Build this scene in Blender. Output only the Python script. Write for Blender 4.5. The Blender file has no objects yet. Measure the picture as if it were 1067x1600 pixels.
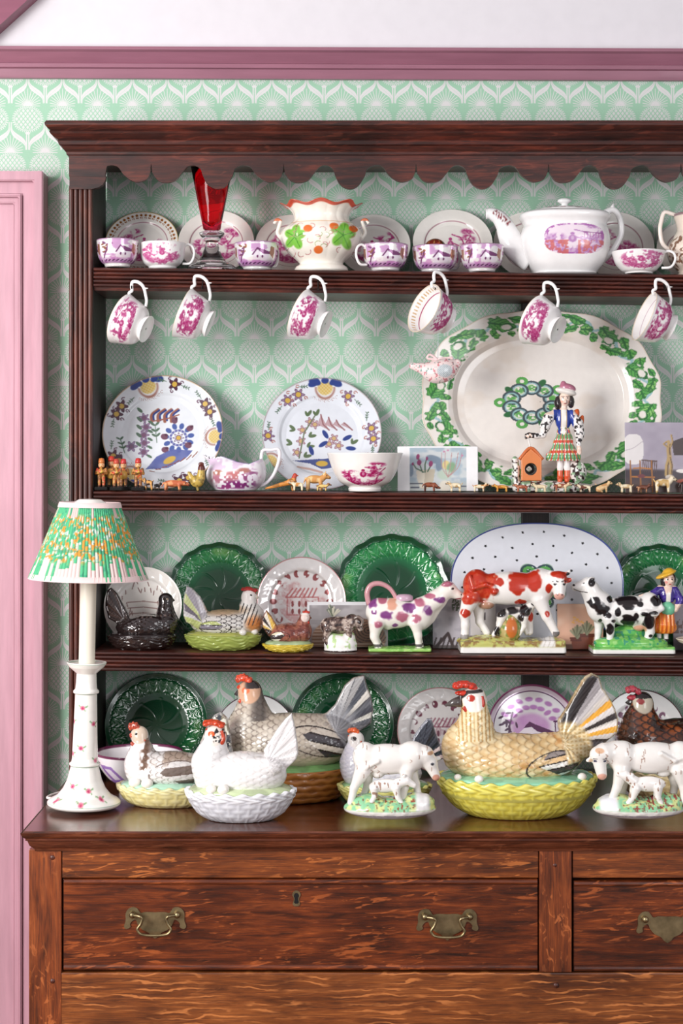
import bpy, bmesh, math, random
import numpy as np

SC = bpy.context.scene
COL = SC.collection
R = math.radians
PI = math.pi

# ---------------------------------------------------------------- camera, light, exposure
FPX, DWALL, CZ, HY, CX = 2648.0, 3.5, 1.485, 720.0, 533.5
cd = bpy.data.cameras.new('camera')
cam = bpy.data.objects.new('camera', cd); COL.objects.link(cam)
cam.location = (0, -DWALL, CZ); cam.rotation_euler = (R(90), 0, 0)
cd.sensor_fit = 'HORIZONTAL'; cd.sensor_width = 36; cd.lens = 36 * FPX / 1067
cd.shift_y = -(800 - HY) / 1067
SC.camera = cam

w = bpy.data.worlds.new('world'); SC.world = w; w.use_nodes = True
w.node_tree.nodes['Background'].inputs[0].default_value = (0.93, 0.95, 1.0, 1)
w.node_tree.nodes['Background'].inputs[1].default_value = 0.5

def area(name, loc, target, sx, sy, power, color):
    l = bpy.data.lights.new(name, 'AREA'); l.shape = 'RECTANGLE'; l.size = sx; l.size_y = sy
    l.energy = power; l.color = color
    o = bpy.data.objects.new(name, l); COL.objects.link(o); o.location = loc
    d = [target[i] - loc[i] for i in range(3)]
    from mathutils import Vector
    o.rotation_euler = Vector(d).to_track_quat('-Z', 'Y').to_euler()
    return o
area('window_light', (-2.2, -2.6, 1.85), (0.0, 0, 1.4), 1.1, 1.5, 105, (1.0, 0.98, 0.96))
area('window_light', (1.9, -3.6, 1.9), (0.1, 0, 1.3), 1.2, 1.5, 26, (0.97, 0.98, 1.0))
SC.view_settings.view_transform = 'Standard'; SC.view_settings.look = 'None'
SC.view_settings.gamma = 1.0; SC.view_settings.use_curve_mapping = False
SC.view_settings.exposure = 0.0

# ---------------------------------------------------------------- helpers
def at(px, py, y):
    """world point at depth y seen at photo pixel px, py"""
    d = DWALL + y
    return ((px - CX) * d / FPX, y, CZ - (py - HY) * d / FPX)
def xat(px, y): return (px - CX) * (DWALL + y) / FPX
def mpp(y): return (DWALL + y) / FPX            # metres per photo pixel at depth y

def lin(c):
    c = np.clip(np.asarray(c, float), 0, 1)
    return np.where(c <= 0.04045, c / 12.92, ((c + 0.055) / 1.055) ** 2.4)
def rgb(*c): return np.array(c, float) / 255.0

def mk(name, V, F, mat=None, parent=None, col=None, smooth=True, label=None, kind=None):
    me = bpy.data.meshes.new(name)
    V = np.ascontiguousarray(V, np.float32)
    if isinstance(F, np.ndarray):
        n, k = F.shape
        me.vertices.add(len(V)); me.vertices.foreach_set('co', V.ravel())
        me.loops.add(n * k); me.loops.foreach_set('vertex_index', np.ascontiguousarray(F, np.int32).ravel())
        me.polygons.add(n); me.polygons.foreach_set('loop_start', np.arange(0, n * k, k, dtype=np.int32))
        me.update(calc_edges=True); me.validate()
    else:
        me.from_pydata([tuple(map(float, v)) for v in V], [], [tuple(map(int, f)) for f in F])
    if smooth is True:
        me.polygons.foreach_set('use_smooth', np.ones(len(me.polygons), bool))
    elif smooth:                                     # angle in degrees
        me.polygons.foreach_set('use_smooth', np.ones(len(me.polygons), bool))
        me.set_sharp_from_angle(angle=R(smooth))
    if col is not None:
        a = me.color_attributes.new('Col', 'FLOAT_COLOR', 'POINT')
        c = np.ones((len(V), 4), np.float32); c[:, :3] = lin(np.broadcast_to(col, (len(V), 3)))
        a.data.foreach_set('color', c.ravel())
    if mat: me.materials.append(mat)
    o = bpy.data.objects.new(name, me); COL.objects.link(o)
    if parent is not None: o.parent = parent
    if label: o['label'] = label
    if kind: o['kind'] = kind
    return o

def tag(o, label, cat, group=None):
    o['label'] = label; o['category'] = cat
    if group: o['group'] = group
    return o
def thing(name, label, cat, loc=(0, 0, 0), rz=0, group=None, rx=0):
    o = bpy.data.objects.new(name, None); COL.objects.link(o)
    o.location = loc; o.rotation_euler = (rx, 0, rz); o.empty_display_size = 0.02
    return tag(o, label, cat, group)
def dup(root, loc, rz, label):
    r = root.copy(); COL.objects.link(r); r.location = loc; r.rotation_euler = (0, 0, rz); r['label'] = label
    for ch in list(root.children):
        c = ch.copy(); COL.objects.link(c); c.parent = r
        for g in list(ch.children):
            d = g.copy(); COL.objects.link(d); d.parent = c
    return r
def struct(o): o['kind'] = 'structure'; return o

def grid_faces(n, m, wrap_n=True):
    """faces of an n (around) x m (along) vertex grid stored [j*n+i]"""
    i = np.arange(n if wrap_n else n - 1); j = np.arange(m - 1)
    I, J = np.meshgrid(i, j); I = I.ravel(); J = J.ravel(); K = (I + 1) % n
    return np.stack([J * n + I, J * n + K, (J + 1) * n + K, (J + 1) * n + I], 1)

def densify(pts, step):
    out = [np.array(pts[0], float)]
    for a, b in zip(pts[:-1], pts[1:]):
        a = np.array(a, float); b = np.array(b, float)
        k = max(1, int(math.ceil(np.linalg.norm(b - a) / step)))
        for t in range(1, k + 1): out.append(a + (b - a) * t / k)
    return np.array(out)
def spline(pts, n=8, closed=False):
    """Catmull-Rom through pts (any dimension)"""
    P = [np.array(p, float) for p in pts]
    if closed: P = [P[-1]] + P + [P[0], P[1]]
    else: P = [2 * P[0] - P[1]] + P + [2 * P[-1] - P[-2]]
    out = []
    for i in range(1, len(P) - 2):
        p0, p1, p2, p3 = P[i - 1], P[i], P[i + 1], P[i + 2]
        for t in np.linspace(0, 1, n, endpoint=False):
            out.append(0.5 * (2 * p1 + (p2 - p0) * t + (2 * p0 - 5 * p1 + 4 * p2 - p3) * t * t + (3 * p1 - p0 - 3 * p2 + p3) * t ** 3))
    if not closed: out.append(P[-2])
    return np.array(out)

def lathe(prof, n=64, sx=1.0, sy=1.0, step=None):
    """revolve prof [(r,z)] about z; returns V, F, theta, t(profile index)"""
    P = densify(prof, step) if step else np.array(prof, float)
    P = P.copy(); P[:, 0] = np.maximum(P[:, 0], 1e-5)
    th = np.linspace(0, 2 * PI, n, endpoint=False)
    m = len(P)
    T, J = np.meshgrid(th, np.arange(m))
    T = T.ravel(); J = J.ravel()
    V = np.stack([P[J, 0] * np.sin(T) * sx, -P[J, 0] * np.cos(T) * sy, P[J, 1]], 1)
    return V, grid_faces(n, m), T, J        # theta = 0 faces the viewer (-y), grows to +x

def tube(path, rad, n=10, flat=1.0, cap=True):
    """swept tube along path points; rad scalar or per point"""
    P = np.array(path, float); m = len(P)
    r = np.broadcast_to(np.asarray(rad, float), (m,)) if np.ndim(rad) else np.full(m, float(rad))
    T = np.gradient(P, axis=0); T /= np.linalg.norm(T, axis=1)[:, None] + 1e-12
    up = np.array([0, 1.0, 0]) if abs(T[0][1]) < 0.9 else np.array([1.0, 0, 0])
    V = []
    a = np.arange(n) * 2 * PI / n
    nrm = up
    for i in range(m):
        nrm = nrm - T[i] * nrm.dot(T[i]); nrm /= np.linalg.norm(nrm) + 1e-12
        b = np.cross(T[i], nrm)
        V.append(P[i] + r[i] * (np.cos(a)[:, None] * nrm * flat + np.sin(a)[:, None] * b))
    V = np.concatenate(V); F = grid_faces(n, m)
    if cap:
        e0 = P[0] + 0 * T[0]; e1 = P[-1]
        V = np.concatenate([V, np.repeat([e0], n, 0) + (V[:n] - e0) * 0.02, np.repeat([e1], n, 0) + (V[(m - 1) * n:m * n] - e1) * 0.02])
        i = np.arange(n); k = (i + 1) % n; b0 = m * n; b1 = b0 + n; l = (m - 1) * n
        F = np.concatenate([F, np.stack([b0 + i, b0 + k, k, i], 1), np.stack([l + i, l + k, b1 + k, b1 + i], 1)])
    return V, F

def join(*ms):
    V, F, Cc, off = [], [], [], 0
    for it in ms:
        V.append(it[0]); F.append(it[1] + off); off += len(it[0])
        if len(it) > 2: Cc.append(np.broadcast_to(it[2], (len(it[0]), 3)))
    return (np.concatenate(V), np.concatenate(F)) + ((np.concatenate(Cc),) if Cc else ())

def ball(c, r, n=16, m=10):
    """ellipsoid mesh"""
    r = np.broadcast_to(r, (3,))
    ph = np.linspace(-PI / 2 + 1e-3, PI / 2 - 1e-3, m)
    V, F, _, _ = lathe([(math.cos(p), math.sin(p)) for p in ph], n)
    return V * r + np.array(c), F

def bx(name, x0, x1, y0, y1, z0, z1, mat, parent=None, bev=0.002, slope=0.0, label=None):
    """box with bevelled edges; slope = dz per unit x"""
    bm = bmesh.new(); bmesh.ops.create_cube(bm, size=1)
    for v in bm.verts:
        v.co = ((x0 + x1) / 2 + v.co.x * (x1 - x0), (y0 + y1) / 2 + v.co.y * (y1 - y0), (z0 + z1) / 2 + v.co.z * (z1 - z0))
    if bev: bmesh.ops.bevel(bm, geom=list(bm.edges), offset=bev, segments=2, affect='EDGES', profile=0.6)
    for v in bm.verts: v.co.z += slope * v.co.x
    me = bpy.data.meshes.new(name); bm.to_mesh(me); bm.free(); me.materials.append(mat)
    o = bpy.data.objects.new(name, me); COL.objects.link(o)
    if parent is not None: o.parent = parent
    if label: o['label'] = label
    return o

def prism(name, poly, a0, a1, axis, mat, parent=None, smooth=35, slope=0.0, col=None, label=None):
    """extrude a closed 2-D polygon along an axis. axis 'x': poly is (y,z); 'z': (x,y); 'y': (x,z)"""
    n = len(poly); V = []
    for a in (a0, a1):
        for p, q in poly:
            V.append({'x': (a, p, q), 'z': (p, q, a), 'y': (p, a, q)}[axis])
    F = [[i, (i + 1) % n, n + (i + 1) % n, n + i] for i in range(n)] + [list(range(n))[::-1], list(range(n, 2 * n))]
    V = np.array(V); V[:, 2] += slope * V[:, 0]
    o = mk(name, V, F, mat, parent, smooth=smooth, col=col, label=label)
    bm = bmesh.new(); bm.from_mesh(o.data); bmesh.ops.recalc_face_normals(bm, faces=bm.faces); bm.to_mesh(o.data); bm.free()
    return o

# ---------------------------------------------------------------- numpy noise and paint
def _h(i, j, k, s):
    n = (i * 374761393 + j * 668265263 + k * 2147483647 + s * 1274126177) & 0xffffffff
    n = ((n ^ (n >> 13)) * 1274126177) & 0xffffffff
    return ((n ^ (n >> 16)) & 0xffff) / 65535.0
def noise(P, s=0):
    P = np.asarray(P, float)
    if P.shape[1] == 2: P = np.concatenate([P, np.zeros((len(P), 1))], 1)
    I = np.floor(P).astype(np.int64); f = P - I; f = f * f * (3 - 2 * f)
    r = 0
    for dx in (0, 1):
        for dy in (0, 1):
            for dz in (0, 1):
                wgt = (f[:, 0] if dx else 1 - f[:, 0]) * (f[:, 1] if dy else 1 - f[:, 1]) * (f[:, 2] if dz else 1 - f[:, 2])
                r = r + wgt * _h(I[:, 0] + dx, I[:, 1] + dy, I[:, 2] + dz, s)
    return r
def fbm(P, s=0, o=3):
    P = np.asarray(P, float); r = 0; a = 0.5; t = 0
    for i in range(o): r = r + a * noise(P * 2 ** i, s + i); t += a; a *= 0.5
    return r / t
def ss(a, b, x):
    t = np.clip((x - a) / (b - a), 0, 1); return t * t * (3 - 2 * t)
def mix(col, c, a):
    """blend colour c over col (in place) with alpha a"""
    a = np.clip(a, 0, 1)[:, None]; col[:] = col * (1 - a) + np.asarray(c, float) * a
    return col
def e_blob(u, v, cx, cy, rx, ry, ang=0.0, soft=0.15):
    c, s = math.cos(ang), math.sin(ang)
    x = (u - cx) * c + (v - cy) * s; y = -(u - cx) * s + (v - cy) * c
    return 1 - ss(1 - soft, 1 + soft, np.sqrt((x / rx) ** 2 + (y / ry) ** 2))
def d_seg(u, v, a, b):
    ax, ay = a; bx_, by = b; dx, dy = bx_ - ax, by - ay
    t = np.clip(((u - ax) * dx + (v - ay) * dy) / (dx * dx + dy * dy + 1e-12), 0, 1)
    return np.hypot(u - ax - t * dx, v - ay - t * dy)
def d_poly(u, v, pts):
    d = np.full(len(u), 1e9)
    for a, b in zip(pts[:-1], pts[1:]): d = np.minimum(d, d_seg(u, v, a, b))
    return d
def stroke(u, v, pts, wd, soft=0.35):
    return 1 - ss(wd * (1 - soft), wd * (1 + soft), d_poly(u, v, pts))
def inside(u, v, poly):
    r = np.zeros(len(u), bool); n = len(poly)
    for i in range(n):
        x1, y1 = poly[i]; x2, y2 = poly[(i + 1) % n]
        if y1 == y2: continue
        c = ((v < y1) != (v < y2)) & (u < (x2 - x1) * (v - y1) / (y2 - y1) + x1)
        r ^= c
    return r.astype(float)

def scales(u, v):
    """staggered fish-scale pattern, v grows away from the scale tips: returns (distance to tip edge 0..1, id)"""
    best = np.full(len(u), 9.0); bid = np.zeros(len(u))
    row0 = np.floor(v)
    for k in (1, 0, -1):
        row = row0 + k
        sh = np.where(row.astype(int) % 2 == 0, 0.0, 0.5)
        cx = np.floor(u - sh) + 0.5 + sh
        d = np.hypot((u - cx) / 0.56, (v - row - 0.55) / 1.05)
        hit = (d < 1) & (best > 8)
        best = np.where(hit, d, best); bid = np.where(hit, _h(cx.astype(np.int64) * 2 + 7, row.astype(np.int64), 3, 1), bid)
    return np.clip(best, 0, 1), bid

# ---------------------------------------------------------------- implicit surfaces
def ell(c, r, rx=0.0):
    """ellipsoid distance (approx.); rx turns it in the x-z plane (degrees, counter-clockwise seen from the front)"""
    c = np.array(c, np.float32); r = np.array(r, np.float32)
    cs, sn = math.cos(R(rx)), math.sin(R(rx))
    def f(P):
        q = P - c
        if rx: q = np.stack([q[:, 0] * cs + q[:, 2] * sn, q[:, 1], -q[:, 0] * sn + q[:, 2] * cs], 1)
        k0 = np.linalg.norm(q / r, axis=1); k1 = np.linalg.norm(q / (r * r), axis=1) + 1e-9
        return k0 * (k0 - 1) / k1
    return f
def cone(a, b, ra, rb, flat=1.0):
    """capsule with two radii; flat squeezes it along y (thickness factor)"""
    a = np.array(a, np.float32); b = np.array(b, np.float32); ab = b - a; L = float(ab.dot(ab)) + 1e-12
    def f(P):
        t = np.clip(((P - a) @ ab) / L, 0, 1)
        q = P - a - t[:, None] * ab
        r = ra + (rb - ra) * t
        if flat != 1.0:
            q = q.copy(); q[:, 1] = q[:, 1] / flat
        return (np.linalg.norm(q, axis=1) - r) * min(1.0, flat) if flat < 1 else np.linalg.norm(q, axis=1) - r
    return f
def chain(pts, rads, flat=1.0):
    return [cone(pts[i], pts[i + 1], rads[i], rads[i + 1], flat) for i in range(len(pts) - 1)]
def plate2d(poly, y0, th, rnd=0.0):
    """vertical plate: polygon in x-z, thickness th about y0"""
    poly = [tuple(p) for p in poly]
    def f(P):
        u = P[:, 0].astype(float); v = P[:, 2].astype(float)
        d = d_poly(u, v, poly + [poly[0]]); ins = inside(u, v, poly) > 0.5
        d = np.where(ins, -d, d) + rnd
        w_ = np.abs(P[:, 1] - y0) - (th - rnd)
        return np.minimum(np.maximum(d, w_), 0) + np.hypot(np.maximum(d, 0), np.maximum(w_, 0)) - rnd
    return f
def smin(k, *fs):
    def f(P):
        r = fs[0](P)
        for g in fs[1:]:
            b = g(P)
            if k > 0:
                h = np.clip(0.5 + 0.5 * (b - r) / k, 0, 1)
                r = b + (r - b) * h - k * h * (1 - h)
            else: r = np.minimum(r, b)
        return r
    return f
def cut(f, g):
    return lambda P: np.maximum(f(P), -g(P))
def floor_cut(f, z0=0.0):
    return lambda P: np.maximum(f(P), z0 - P[:, 2])

def nets(f, lo, hi, h):
    """surface nets of f<0 in the box lo..hi with cell h: V, F (quads)"""
    lo = np.array(lo, float) - 2.3 * h; hi = np.array(hi, float) + 2.3 * h
    n = np.ceil((hi - lo) / h).astype(int) + 1
    # coarse pass, then fine only near the surface
    hc = 3 * h; nc = np.ceil((hi - lo) / hc).astype(int) + 2
    gx = [lo[i] + hc * np.arange(nc[i]) for i in range(3)]
    G = np.stack(np.meshgrid(*gx, indexing='ij'), -1).reshape(-1, 3).astype(np.float32)
    Dc = f(G).reshape(nc)
    ii = [np.arange(n[i]) for i in range(3)]
    near = np.abs(Dc) < hc * 2.2
    nz = near.copy()
    ci = [np.clip((ii[i] / 3.0).round().astype(int), 0, nc[i] - 1) for i in range(3)]
    D = Dc[np.ix_(*ci)].astype(np.float32).copy(); M = nz[np.ix_(*ci)]
    idx = np.argwhere(M)
    Pf = (lo + idx * h).astype(np.float32)
    D[M] = f(Pf)
    S = D < 0
    c = np.zeros(n - 1, int)
    for a in (0, 1):
        for b in (0, 1):
            for d in (0, 1): c += S[a:n[0] - 1 + a, b:n[1] - 1 + b, d:n[2] - 1 + d]
    act = (c > 0) & (c < 8)
    cells = np.argwhere(act)
    idm = np.full(n - 1, -1, np.int64); idm[act] = np.arange(len(cells))
    acc = np.zeros((len(cells), 3)); cnt = np.zeros(len(cells))
    off = [(0, 0, 0), (1, 0, 0), (0, 1, 0), (1, 1, 0), (0, 0, 1), (1, 0, 1), (0, 1, 1), (1, 1, 1)]
    ed = [(0, 1), (2, 3), (4, 5), (6, 7), (0, 2), (1, 3), (4, 6), (5, 7), (0, 4), (1, 5), (2, 6), (3, 7)]
    vals = [D[cells[:, 0] + o[0], cells[:, 1] + o[1], cells[:, 2] + o[2]] for o in off]
    for a, b in ed:
        va, vb = vals[a], vals[b]; x = (va < 0) != (vb < 0)
        t = np.where(x, va / (va - vb + 1e-20), 0)
        oa = np.array(off[a]); ob = np.array(off[b])
        acc += np.where(x[:, None], oa + t[:, None] * (ob - oa), 0); cnt += x
    V = lo + (cells + acc / np.maximum(cnt, 1)[:, None]) * h
    F = []
    for ax in range(3):
        o1, o2 = (ax + 1) % 3, (ax + 2) % 3
        sl = [slice(1, n[i] - 1) for i in range(3)]; sl[ax] = slice(0, n[ax] - 1)
        s2 = list(sl); s2[ax] = slice(1, n[ax])
        A = S[tuple(sl)]; B = S[tuple(s2)]
        e = np.argwhere(A != B)
        if len(e) == 0: continue
        inn = A[e[:, 0], e[:, 1], e[:, 2]]
        e = e + np.array([0 if i == ax else 1 for i in range(3)])
        q = []
        for d1, d2 in ((-1, -1), (0, -1), (0, 0), (-1, 0)):
            g = e.copy(); g[:, o1] += d1; g[:, o2] += d2
            q.append(idm[g[:, 0], g[:, 1], g[:, 2]])
        q = np.stack(q, 1)
        q = np.where(inn[:, None], q, q[:, ::-1])
        F.append(q)
    F = np.concatenate(F); F = F[(F >= 0).all(1)]
    return V, F
def subdivide(V, F):
    n = len(V)
    E = np.stack([F, np.roll(F, -1, 1)], -1).reshape(-1, 2); E.sort(1)
    key = E[:, 0] * n + E[:, 1]
    u, first, inv = np.unique(key, return_index=True, return_inverse=True)
    mid = (V[E[first, 0]] + V[E[first, 1]]) / 2
    cen = V[F].mean(1)
    inv = inv.reshape(-1, 4); m0 = n; c0 = n + len(u)
    W = np.concatenate([V, mid, cen]); ci = c0 + np.arange(len(F))
    Q = [np.stack([F[:, i], m0 + inv[:, i], ci, m0 + inv[:, i - 1]], 1) for i in range(4)]
    return W, np.concatenate(Q)
def grad(f, V, e=3e-4):
    V = V.astype(np.float32); g = np.zeros((len(V), 3), np.float32)
    for i in range(3):
        d = np.zeros(3, np.float32); d[i] = e
        g[:, i] = (f(V + d) - f(V - d)) / (2 * e)
    return g
def project(f, V, it=2):
    for _ in range(it):
        g = grad(f, V); d = f(V.astype(np.float32))
        l2 = (g * g).sum(1) + 1e-6
        st = np.clip(d / l2, -0.004, 0.004)
        V = V - g * st[:, None]
    return V
def solid(f, lo, hi, h, sub=1, disp=None):
    """mesh of f<0: coarse nets, subdivided and projected; disp(V,N) moves vertices along the normal. Returns V,F,N"""
    V, F = nets(f, lo, hi, h)
    V = project(f, V, 1)
    for _ in range(sub):
        V, F = subdivide(V, F); V = project(f, V, 1)
    g = grad(f, V); N = g / (np.linalg.norm(g, axis=1)[:, None] + 1e-9)
    if disp is not None: V = V + N * (disp(V, N) * (N[:, 2] > -0.6))[:, None]
    return V, F, N
# ---------------------------------------------------------------- materials
class X:
    """tiny expression wrapper over shader math nodes"""
    def __init__(s, nt, sock): s.nt, s.k = nt, sock
    def op(s, o, b=None, c=None):
        n = s.nt.nodes.new('ShaderNodeMath'); n.operation = o
        for i, v in enumerate((s, b, c)):
            if v is None: continue
            if isinstance(v, X): s.nt.links.new(v.k, n.inputs[i])
            else: n.inputs[i].default_value = v
        return X(s.nt, n.outputs[0])
    def __add__(s, b): return s.op('ADD', b)
    def __radd__(s, b): return s.op('ADD', b)
    def __sub__(s, b): return s.op('SUBTRACT', b)
    def __rsub__(s, b): return X.const(s.nt, b).op('SUBTRACT', s)
    def __mul__(s, b): return s.op('MULTIPLY', b)
    def __rmul__(s, b): return s.op('MULTIPLY', b)
    def __truediv__(s, b): return s.op('DIVIDE', b)
    def abs(s): return s.op('ABSOLUTE')
    def mod(s, b): return s.op('FLOORED_MODULO', b)
    def lt(s, b): return s.op('LESS_THAN', b)
    def gt(s, b): return s.op('GREATER_THAN', b)
    def mx(s, b): return s.op('MAXIMUM', b)
    def mn(s, b): return s.op('MINIMUM', b)
    def sq(s): return s.op('MULTIPLY', s)
    def sqrt(s): return s.op('SQRT')
    def step(s, a, b):
        n = s.nt.nodes.new('ShaderNodeMapRange'); n.interpolation_type = 'SMOOTHSTEP'
        s.nt.links.new(s.k, n.inputs[0]); n.inputs[1].default_value = a; n.inputs[2].default_value = b
        return X(s.nt, n.outputs[0])
    @staticmethod
    def const(nt, v):
        n = nt.nodes.new('ShaderNodeValue'); n.outputs[0].default_value = v; return X(nt, n.outputs[0])

def new_mat(name):
    m = bpy.data.materials.new(name); m.use_nodes = True
    return m, m.node_tree, m.node_tree.nodes['Principled BSDF']
def setin(b, **k):
    for n, v in k.items():
        b.inputs[n.replace('_', ' ')].default_value = v
def lc(*c): return tuple(lin(rgb(*c))) + (1,)
def node(nt, typ, **kw):
    n = nt.nodes.new(typ)
    for k, v in kw.items(): setattr(n, k, v)
    return n
def ramp(nt, fac, stops, interp='LINEAR'):
    n = nt.nodes.new('ShaderNodeValToRGB'); n.color_ramp.interpolation = interp
    e = n.color_ramp.elements
    while len(e) < len(stops): e.new(0.5)
    for i, (p, c) in enumerate(stops): e[i].position = p; e[i].color = c
    nt.links.new(fac, n.inputs[0]); return n.outputs[0]
def mixc(nt, fac, a, b, typ='MIX'):
    n = nt.nodes.new('ShaderNodeMix'); n.data_type = 'RGBA'; n.blend_type = typ
    for s, v in ((n.inputs[0], fac), (n.inputs[6], a), (n.inputs[7], b)):
        if isinstance(v, bpy.types.NodeSocket): nt.links.new(v, s)
        else: s.default_value = v
    return n.outputs[2]
def tnoise(nt, vec, scale, detail=3, rough=0.5, dist=0.0):
    n = nt.nodes.new('ShaderNodeTexNoise'); nt.links.new(vec, n.inputs['Vector'])
    n.inputs['Scale'].default_value = scale; n.inputs['Detail'].default_value = detail
    n.inputs['Roughness'].default_value = rough; n.inputs['Distortion'].default_value = dist
    return n.outputs[0]
def tmap(nt, vec, sc, loc=(0, 0, 0)):
    n = nt.nodes.new('ShaderNodeMapping'); nt.links.new(vec, n.inputs[0])
    n.inputs['Scale'].default_value = sc; n.inputs['Location'].default_value = loc
    return n.outputs[0]
def bump(nt, b, h, strength, dist=0.001):
    n = nt.nodes.new('ShaderNodeBump'); n.inputs['Strength'].default_value = strength; n.inputs['Distance'].default_value = dist
    nt.links.new(h, n.inputs['Height']); nt.links.new(n.outputs[0], b.inputs['Normal'])

def flat(name, c, rough=0.5, var=0.04, metallic=0.0, coat=0.0, scale=30.0, **kw):
    m, nt, b = new_mat(name)
    tc = node(nt, 'ShaderNodeTexCoord')
    f = tnoise(nt, tc.outputs['Object'], scale, 4)
    a = tuple(max(0, x * (1 - var * 2)) for x in lc(*c)[:3]) + (1,); d = tuple(min(1, x * (1 + var * 2)) for x in lc(*c)[:3]) + (1,)
    nt.links.new(ramp(nt, f, [(0.3, a), (0.7, d)]), b.inputs['Base Color'])
    setin(b, Roughness=rough, Metallic=metallic, Coat_Weight=coat, **kw)
    return m
def painted(name, rough=0.16, metallic=0.0, coat=0.35, sss=0.0, bumpy=0.0):
    """glaze or paint whose colours are the object's own painted colours (attribute Col)"""
    m, nt, b = new_mat(name)
    a = node(nt, 'ShaderNodeVertexColor', layer_name='Col')
    tc = node(nt, 'ShaderNodeTexCoord')
    f = tnoise(nt, tc.outputs['Object'], 60, 3)
    k = ramp(nt, f, [(0.3, (0.95, 0.95, 0.95, 1)), (0.7, (1, 1, 1, 1))])
    nt.links.new(mixc(nt, 1.0, a.outputs[0], k, 'MULTIPLY'), b.inputs['Base Color'])
    setin(b, Roughness=rough, Metallic=metallic, Coat_Weight=coat, Coat_Roughness=0.06)
    if bumpy: bump(nt, b, tnoise(nt, tc.outputs['Object'], 180, 3), bumpy, 0.0006)
    return m
GLAZE = painted('glazed_pottery')
LUSTRE = painted('lustre_glaze', 0.14, 0.25, 0.5)
DARKGLAZE = painted('black_lustre_glaze', 0.12, 0.3, 1.0)
PAINT = painted('painted_lead', 0.38, 0.0, 0.15)
MATTE = painted('printed_card', 0.45, 0.0, 0.1)
CLOTH = painted('pleated_cotton', 0.9, 0.0, 0.0)

def wood(name, axis, dark, mid, lite, fleck=0.3, rough=0.35, coat=0.2, fscale=1.0, flow=0.0):
    m, nt, b = new_mat(name)
    tc = node(nt, 'ShaderNodeTexCoord')
    s = {'x': (1.0, 8, 8), 'z': (8, 8, 1.0)}[axis]
    v = tmap(nt, tc.outputs['Object'], s)
    g1 = tnoise(nt, v, 9, 6, 0.62, 0.6)                        # broad figure
    s2 = {'x': (3, 130, 130), 'z': (130, 130, 3)}[axis]
    g2 = tnoise(nt, tmap(nt, tc.outputs['Object'], s2), 6, 3, 0.6)    # pores
    blot = tnoise(nt, tc.outputs['Object'], 5.5, 4, 0.6)       # stains
    base = ramp(nt, g1, [(0.3, lc(*dark)), (0.5, lc(*mid)), (0.72, lc(*lite))])
    pores = ramp(nt, g2, [(0.38, (0.36, 0.31, 0.3, 1)), (0.54, (1, 1, 1, 1))])
    c = mixc(nt, 0.75, base, pores, 'MULTIPLY')
    bl = ramp(nt, blot, [(0.34, (0.5, 0.43, 0.4, 1)), (0.56, (1.05, 1.0, 1.0, 1))])
    c = mixc(nt, 0.8, c, bl, 'MULTIPLY')
    # medullary flecks: short wavy streaks running across the grain
    s3 = {'x': (20 * fscale, 20, 130 * fscale), 'z': (90 * fscale, 20, 40 * fscale)}[axis]
    tilt = node(nt, 'ShaderNodeMapping'); nt.links.new(tc.outputs['Object'], tilt.inputs[0]); tilt.inputs['Rotation'].default_value = (0, 0.1, 0)
    w1 = tnoise(nt, tmap(nt, tilt.outputs[0], s3, (3, 7, 1)), 1.0, 3, 0.55, 1.2)
    w2 = tnoise(nt, tc.outputs['Object'], 9, 2)
    fl = (X(nt, w1).step(0.56, 0.66) * X(nt, w2).step(0.36, 0.58)) * fleck
    c = mixc(nt, fl.k, c, lc(*[min(255, x * 1.22 + 14) for x in lite]))
    if flow:                                                   # flame figure: wavy pale lines running along the board
        wv = node(nt, 'ShaderNodeTexWave', wave_type='BANDS', bands_direction='Z')
        nt.links.new(tmap(nt, tc.outputs['Object'], (2.4, 1, 7.5), (0.3, 0, 0)), wv.inputs['Vector'])
        for k_, v_ in (('Scale', 3.4), ('Distortion', 9.0), ('Detail', 3.0), ('Detail Scale', 1.6)): wv.inputs[k_].default_value = v_
        c = mixc(nt, ((X(nt, wv.outputs[1]).step(0.78, 0.96)) * X(nt, tnoise(nt, tmap(nt, tc.outputs['Object'], (9, 9, 26)), 1.5, 3)).step(0.4, 0.62) * flow).k, c, lc(*[min(255, x * 1.2 + 16) for x in lite]))
    nt.links.new(c, b.inputs['Base Color'])
    rr = X(nt, g2).step(0.3, 0.7) * -0.12 + (rough + 0.08)
    nt.links.new(rr.k, b.inputs['Roughness'])
    setin(b, Coat_Weight=coat, Coat_Roughness=0.15)
    bump(nt, b, g2, 0.25, 0.0006)
    return m
W_RACK_X = wood('dark_oak_along', 'x', (37, 17, 14), (70, 31, 24), (110, 49, 34), 0.25, 0.42, 0.1)
W_RACK_Z = wood('dark_oak_upright', 'z', (48, 22, 16), (84, 40, 28), (122, 60, 40), 0.15, 0.42, 0.1)
W_BASE_X = wood('oak_along', 'x', (70, 34, 14), (126, 64, 26), (166, 92, 40), 0.55, 0.34, 0.2)
W_BASE_Z = wood('oak_upright', 'z', (74, 34, 16), (128, 62, 27), (164, 88, 42), 0.5, 0.36, 0.2)
W_DRAWER = wood('stained_oak_drawer', 'x', (46, 20, 11), (104, 47, 20), (150, 74, 31), 0.5, 0.3, 0.25)
W_PANEL = wood('pale_oak_rail', 'x', (90, 46, 19), (130, 71, 31), (160, 94, 45), 0.15, 0.36, 0.2, 0.8, 0.75)
W_TOP = wood('polished_oak_top', 'x', (58, 28, 18), (98, 50, 31), (128, 72, 46), 0.25, 0.16, 0.35)
W_INNER = wood('black_oak', 'z', (20, 12, 10), (32, 18, 15), (46, 28, 22), 0.1, 0.5, 0.05)

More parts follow.
